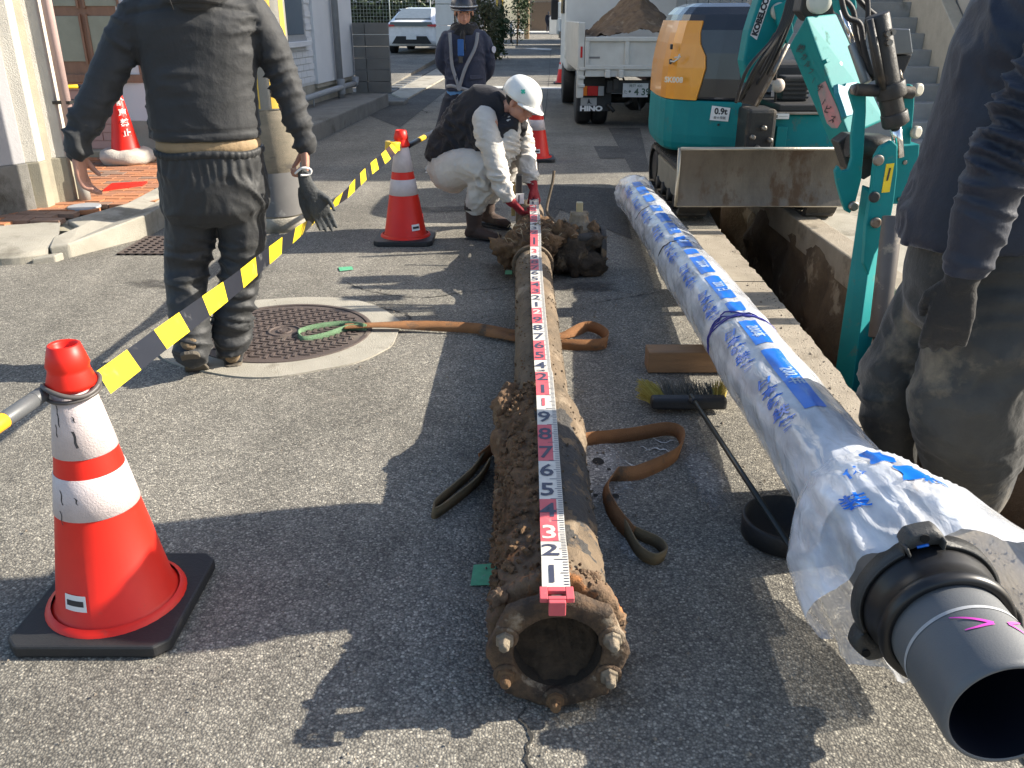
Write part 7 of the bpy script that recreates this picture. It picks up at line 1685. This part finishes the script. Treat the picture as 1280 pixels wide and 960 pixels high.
limb(tr, [(-.40, 5.94, .47), (-.25, 5.97, .50), (-.10, 5.98, .52), (-.03, 5.97, .51)], [.13, .12, .11, .092]); limb(tr, [(-.03, 5.97, .51), (-.09, 6.0, .38), (-.16, 6.03, .27), (-.20, 6.05, .20)], [.092, .09, .075, .06])
skinify("trousers", tr, M_LGREY, t, .010, 3, folds(.028, 9, 11, 6, 1.4, 0, 2.6))
for ank, toe, leg in (((-.285, 5.665, .095), (-.10, 5.58, .095), (-.285, 5.662, .27)), ((-.20, 6.05, .115), (-.03, 5.95, .10), (-.20, 6.05, .27))):
    b = MB(); boot(b, ank, toe, .052); limb(b, [ank, ((ank[0] + leg[0]) / 2, (ank[1] + leg[1]) / 2, (ank[2] + leg[2]) / 2), leg], [.052, .058, .064]); skinify("boot", b, M_BOOT, t, .008, 2, folds(.008, 14, 18, 3)); sole(ank, toe, M_BLACK, t)
    build("boot_strap", MB().lathe([(.0, .063), (.0, .068), (.025, .069), (.025, .064)], (leg[0], leg[1], leg[2] - .06), n=20, caps=False), M_BLACK, t)
g = MB(); limb(g, [(-.045, 5.44, .345), (-.03, 5.432, .315), (-.012, 5.425, .30)], [.040, .036, .032]); hand(g, (-.020, 5.43, .312), (.65, .05, -.75), (.5, .1, .8) if False else (.6, .3, .2), (.3, .9, .3), 1.15, .75, .05, 1.25); skinify("glove", g, M_REDGLOVE, t, .006, 1)
g = MB(); limb(g, [(.11, 5.688, .412), (.122, 5.67, .38), (.128, 5.66, .36)], [.040, .036, .032]); hand(g, (.125, 5.665, .37), (.30, -.25, -.9), (-.7, .3, .1), (-.2, -.9, .1), 1.15, .70, .05, 1.25); skinify("glove", g, M_REDGLOVE, t, .006, 1)
# tool held on the pipe end
t = thing("depth_gauge", "wooden and black hand gauge held against the pipe end by the crouching worker", "hand tool", (.02, 5.5, .2))
build("wooden_stock", MB().box(-.005, .022, 5.47, 5.50, .19, .40), mat("tool_wood", (.42, .28, .10), .6), t, .004); build("black_head", MB().box(.025, .065, 5.46, 5.51, .33, .45), M_BLACK, t, .006)
b_ = build("scale_plate", MB().box(.024, .075, 5.455, 5.46, .27, .335), M_PRINTWHITE, t, .002); build("scale_marks", MB().box(.040, .047, 5.452, 5.455, .28, .325), M_PRINTBLACK, b_)

_f = V((-.285, 5.66, 0)); CRO_.scale = (.94,) * 3; CRO_.location = _f + (V(CRO_.location) - _f) * .94 + V((.035, -.02, 0))
# --- 3: the guard standing behind
t = thing("person", "standing traffic guard in navy uniform with grey straps and scarf, hands behind back", "person", (-.45, 8.45, 0))
YG = 8.45; body = MB(); CXG = -.43
torso(body, [((CXG, YG, .72), .12, .09), ((CXG, YG, 1.1), .13, .09), ((CXG, YG, 1.24), .10, .07), ((CXG, YG, 1.30), .05, .05)])
P_, M_h = head(body, (CXG, YG - .05, 1.395), (.06, -1, -.08), (0, 0, 1), .98)
limb(body, [(CXG - .155, YG, 1.16), (CXG - .205, YG + .03, .95), (CXG - .12, YG + .14, .80)], [.045, .04, .03]); limb(body, [(CXG + .155, YG, 1.16), (CXG + .20, YG + .03, .95), (CXG + .10, YG + .14, .80)], [.045, .04, .03])
hand(body, (CXG - .10, YG + .15, .79), (1, 0, -.2), (0, 1, 0), (0, 0, 1), .95, .5); hand(body, (CXG + .08, YG + .16, .78), (-1, 0, -.2), (0, 1, 0), (0, 0, 1), .95, .5)
limb(body, [(CXG - .09, YG, .74), (CXG - .20, YG, .4), (CXG - .30, YG, .1)], [.07, .05, .045]); limb(body, [(CXG + .09, YG, .74), (CXG + .13, YG + .02, .4), (CXG + .15, YG + .02, .1)], [.07, .05, .045])
bo = skinify("body", body, M_SKIN, t, .009, 1); face_parts(P_, M_h, bo)
hm = helmet(P_, M_h, mat("guard_helmet", (.02, .022, .035), .35, coat=.3), t); build("helmet_band", MB().tube([P_(.122 * math.cos(a), -.01 + .142 * math.sin(a), .05) for a in [2 * PI * i / 32 for i in range(33)]], .006, 6, caps=False), mat("band_grey", (.5, .5, .5), .4), hm)
hr = MB(); hr.ell(P_(0, -.03, .0), (.084, .085, .085), M_h, 16); skinify("hair", hr, M_HAIR, t, .009, 0)
sc_ = MB()
for z, r in ((1.215, .110), (1.245, .104), (1.272, .095)): sc_.tube([(CXG + r * math.cos(a), YG - .01 + r * .85 * math.sin(a), z + .008 * math.sin(3 * a)) for a in [2 * PI * i / 24 for i in range(25)]], .028, 10)
limb(sc_, [(CXG - .01, YG - .10, 1.22), (CXG - .01, YG - .13, 1.18), (CXG + .0, YG - .15, 1.08)], [(.045, .02), (.045, .02), (.04, .018)])
skinify("scarf", sc_, cloth("scarf_black", (.014, .013, .015), (.008, .008, .009), .6), t, .009, 2, folds(.012, 14, 22, 2))
jk = MB()
torso(jk, [((CXG, YG, .725), .190, .15), ((CXG, YG, .80), .190, .152), ((CXG, YG, .92), .182, .148), ((CXG, YG, 1.05), .190, .15), ((CXG, YG, 1.16), .195, .135), ((CXG, YG, 1.23), .16, .112), ((CXG, YG, 1.28), .09, .09)])
limb(jk, [(CXG - .15, YG, 1.18), (CXG - .20, YG + .01, 1.08), (CXG - .215, YG + .03, .96), (CXG - .155, YG + .10, .87), (CXG - .12, YG + .15, .80)], [.070, .066, .060, .054, .045]); limb(jk, [(CXG + .15, YG, 1.18), (CXG + .20, YG + .01, 1.08), (CXG + .215, YG + .03, .96), (CXG + .20, YG + .10, .87), (CXG + .12, YG + .15, .80)], [.070, .066, .060, .054, .045])
skinify("jacket", jk, M_NAVY2, t, .0105, 3, folds(.017, 10, 13, 7, 1.1))
M_STRAP = mat("grey_strap", (.26, .26, .27), .45, c2=(.2, .2, .21))
def gsurf(x, z):   # front of the jacket
    w_ = .198 if z > .9 else .192; k = max(0, 1 - ((x - CXG) / w_) ** 2); return V((x, YG - .16 * math.sqrt(k) - .020, z))
for path in ([(CXG - .125, 1.225), (CXG - .118, 1.1), (CXG - .11, .95), (CXG - .065, .80), (CXG - .05, .745)], [(CXG + .125, 1.225), (CXG + .10, 1.1), (CXG + .02, .95), (CXG - .03, .82), (CXG - .05, .745)], [(CXG - .17, .765), (CXG - .12, .775), (CXG - .05, .76), (CXG + .08, .73), (CXG + .17, .722)]):
    pts = [gsurf(x, z) for x, z in path]; build("reflective_strap", ribbon(pts, [(1, 0, .2) if path[0][1] > 1 else (0, 0, 1)] * len(pts), .030, .003, 8), M_STRAP, t)
build("strap_ring", MB().lathe([(0, .022), (.008, .022)], gsurf(CXG - .05, .755) + V((0, -.004, 0)), (0, -1, 0), 14), M_STRAP, t)
build("blue_lanyard", MB().box(CXG - .055, CXG - .0, YG - .195, YG - .180, 1.03, 1.17), mat("blue_cloth", (.03, .12, .35), .7), t, .006); build("radio", MB().box(CXG - .05, CXG - .01, YG - .205, YG - .185, .97, 1.03), M_GLASS, t, .006)
build("arm_badge", MB().lathe([(0, .03), (.005, .03)], (CXG + .262, YG - .03, 1.08), (.8, -.6, 0), 16), mat("badge", (.4, .42, .5), .5), t)
pk = MB(); 
for sx in (-.13, .11): build("pocket_flap", MB().prism([gsurf(CXG + sx - .06, .865) + V((0, -.004, 0)), gsurf(CXG + sx + .06, .865) + V((0, -.004, 0)), gsurf(CXG + sx + .06, .83) + V((0, -.010, 0)), gsurf(CXG + sx - .06, .83) + V((0, -.010, 0))], (0, .012, 0)), M_NAVY2, t, .003)
bs_ = MB(); torso(bs_, [((CXG, YG, .66), .175, .13), ((CXG, YG, .73), .18, .135)]); skinify("blue_shirt_hem", bs_, mat("light_blue_cloth", (.10, .25, .50), .8), t, .01, 1)
tr = MB(); torso(tr, [((CXG - .01, YG, .58), .17, .12), ((CXG, YG, .64), .18, .14), ((CXG, YG, .70), .172, .13)])
limb(tr, [(CXG - .10, YG, .64), (CXG - .17, YG - .01, .44), (CXG - .24, YG - .01, .26), (CXG - .30, YG - .01, .09)], [.115, .105, .092, .085]); limb(tr, [(CXG + .10, YG, .64), (CXG + .12, YG, .42), (CXG + .14, YG, .24), (CXG + .15, YG, .08)], [.115, .10, .09, .085])
skinify("trousers", tr, M_GUARDTR, t, .011, 3, folds(.018, 9, 9, 3, 1.2))
for ank, toe in (((CXG - .30, YG, .095), (CXG - .36, YG - .18, .09)), ((CXG + .15, YG, .095), (CXG + .19, YG - .18, .09))):
    b = MB(); boot(b, ank, toe, .045); skinify("shoe", b, mat("white_shoe", (.42, .41, .39), .7), t, .010, 1); sole(ank, toe, M_PRINTWHITE, t)

# --- 4: the worker at the right edge, side on
t = thing("person", "worker in dirt-marked navy jacket and muddy trousers, cut off at the right edge", "person", (1.2, 2.2, 0)); RWK = t
YR = 2.20; body = MB()
torso(body, [((1.20, YR, .80), .10, .12), ((1.20, YR, 1.2), .10, .14), ((1.20, YR, 1.42), .09, .13), ((1.20, YR, 1.48), .05, .05), ((1.18, YR, 1.55), .05, .05)])
P_, M_h = head(body, (1.15, YR, 1.64), (-1, .1, -.35))
WR = (1.045, 1.955, .80)
WR = (.985, 1.955, .80)
limb(body, [(1.17, 1.99, 1.38), (1.07, 1.955, 1.12), (1.0, 1.95, .95), WR], [.05, .042, .036, .028]); limb(body, [(1.20, YR + .2, 1.38), (1.24, YR + .24, 1.1), (1.24, YR + .22, .86)], [.05, .042, .03])
limb(body, [(1.20, YR - .09, .80), (1.16, YR - .08, .45), (1.24, YR - .02, .1)], [.08, .055, .045]); limb(body, [(1.20, YR + .10, .80), (1.19, YR + .1, .45), (1.20, YR + .12, .1)], [.08, .055, .045])
hand(body, (1.24, YR + .22, .86), (0, 0, -1), (0, -1, 0), (-1, 0, 0), 1.0, .4)
skinify("body", body, M_SKIN, t, .009, 1)
jk = MB()
torso(jk, [((1.215, YR, .845), .270, .215, .05, (-.10, 0, 1)), ((1.21, YR, .90), .262, .212), ((1.205, YR, 1.02), .235, .205), ((1.20, YR, 1.15), .215, .20), ((1.20, YR, 1.30), .20, .195), ((1.205, YR, 1.40), .175, .18), ((1.20, YR, 1.46), .10, .11)])
f7 = folds(.018, 5, 6, 2, 1.3, 0, 3); skinify("jacket", jk, M_NAVY, t, .009, 3, f7)
sv = MB(); limb(sv, [(1.20, 2.02, 1.38), (1.12, 1.975, 1.27), (1.055, 1.955, 1.13), (1.012, 1.95, 1.02), (1.0, 1.95, .92), (.994, 1.955, .835)], [.084, .084, .076, .070, .063, .056])
f8 = fold_dir(.032, (.3, 0, .95), 22, 4.5, 5, 1.2); skinify("sleeve", sv, M_NAVY, t, .0065, 3, f8)
sv = MB(); limb(sv, [(1.20, YR + .19, 1.38), (1.24, YR + .24, 1.12), (1.25, YR + .22, .90)], [.09, .08, .06]); skinify("far_sleeve", sv, M_NAVY, t, .012, 2, f7)
g = MB(); limb(g, [(.992, 1.955, .85), (.986, 1.952, .805), (.983, 1.95, .78)], [.044, .040, .036]); hand(g, (.985, 1.952, .795), (-.10, -.02, -1), (.35, .6, 0), (-.9, .2, 0), 1.22, .30, .06, 1.25); skinify("glove", g, M_BLKGLOVE, t, .0055, 2, folds(.004, 30, 30, 2))
build("glove_cuff", MB().tube([(.992, 1.955, .850), (.987, 1.953, .825)], [.045, .043], 20), M_BLKGLOVE, t, .004)
tr = MB(); torso(tr, [((1.20, YR, .60), .20, .19), ((1.21, YR, .74), .225, .205), ((1.21, YR, .86), .215, .20)])
limb(tr, [(1.20, YR - .085, .72), (1.175, YR - .10, .56), (1.155, YR - .10, .42), (1.20, YR - .07, .27), (1.245, YR - .03, .14), (1.27, YR - .01, .06)], [(.165, .14), (.160, .135), (.150, .13), (.138, .12), (.118, .105), (.095, .09)])
limb(tr, [(1.16, YR + .09, .72), (1.08, YR + .10, .55), (1.04, YR + .10, .40), (1.06, YR + .11, .24), (1.09, YR + .12, .06)], [.12, .10, .092, .086, .08])
f9 = folds(.024, 5.5, 8, 12, 1.4); skinify("trousers", tr, M_MUDTR, t, .009, 3, f9)
b = MB(); boot(b, (1.265, YR - .01, .095), (1.10, YR - .03, .09), .055); skinify("boot", b, M_TANBOOT, t, .008, 2, folds(.006, 15, 15)); sole((1.265, YR - .01, .095), (1.10, YR - .03, .09), M_BLACK, t)
b = MB(); boot(b, (1.10, YR + .12, .095), (.94, YR + .12, .09), .055); skinify("boot", b, M_TANBOOT, t, .008, 2); sole((1.10, YR + .12, .095), (.94, YR + .12, .09), M_BLACK, t)

RWK.location.x += .065

# --- 5: far pedestrian
t = thing("person", "distant pedestrian in dark clothes with a bag at the street's far end", "person", (3.3, 85, 0))
b = MB(); torso(b, [((3.3, 85, .75), .17, .12), ((3.3, 85, 1.1), .2, .14), ((3.3, 85, 1.4), .19, .12), ((3.3, 85, 1.5), .06, .06)]); head(b, (3.3, 84.98, 1.62), (0, -1, 0)); limb(b, [(3.12, 85, 1.4), (3.05, 85, 1.1), (3.1, 84.95, .8)], [.07, .06, .04]); limb(b, [(3.48, 85, 1.4), (3.55, 85, 1.1), (3.5, 84.95, .8)], [.07, .06, .04]); limb(b, [(3.22, 85, .8), (3.2, 84.95, .1)], [.1, .07]); limb(b, [(3.38, 85, .8), (3.4, 85.1, .1)], [.1, .07])
hand(b, (3.1, 84.95, .8), (0, 0, -1), (1, 0, 0), (0, -1, 0)); hand(b, (3.5, 84.95, .8), (0, 0, -1), (-1, 0, 0), (0, -1, 0))
skinify("body", b, M_GUARDTR, t, .018, 1); b = MB(); b.ell((3.45, 84.85, 1.15), (.14, .09, .2), n=12); build("shoulder_bag", b, mat("bag_grey", (.2, .2, .22), .7), t)
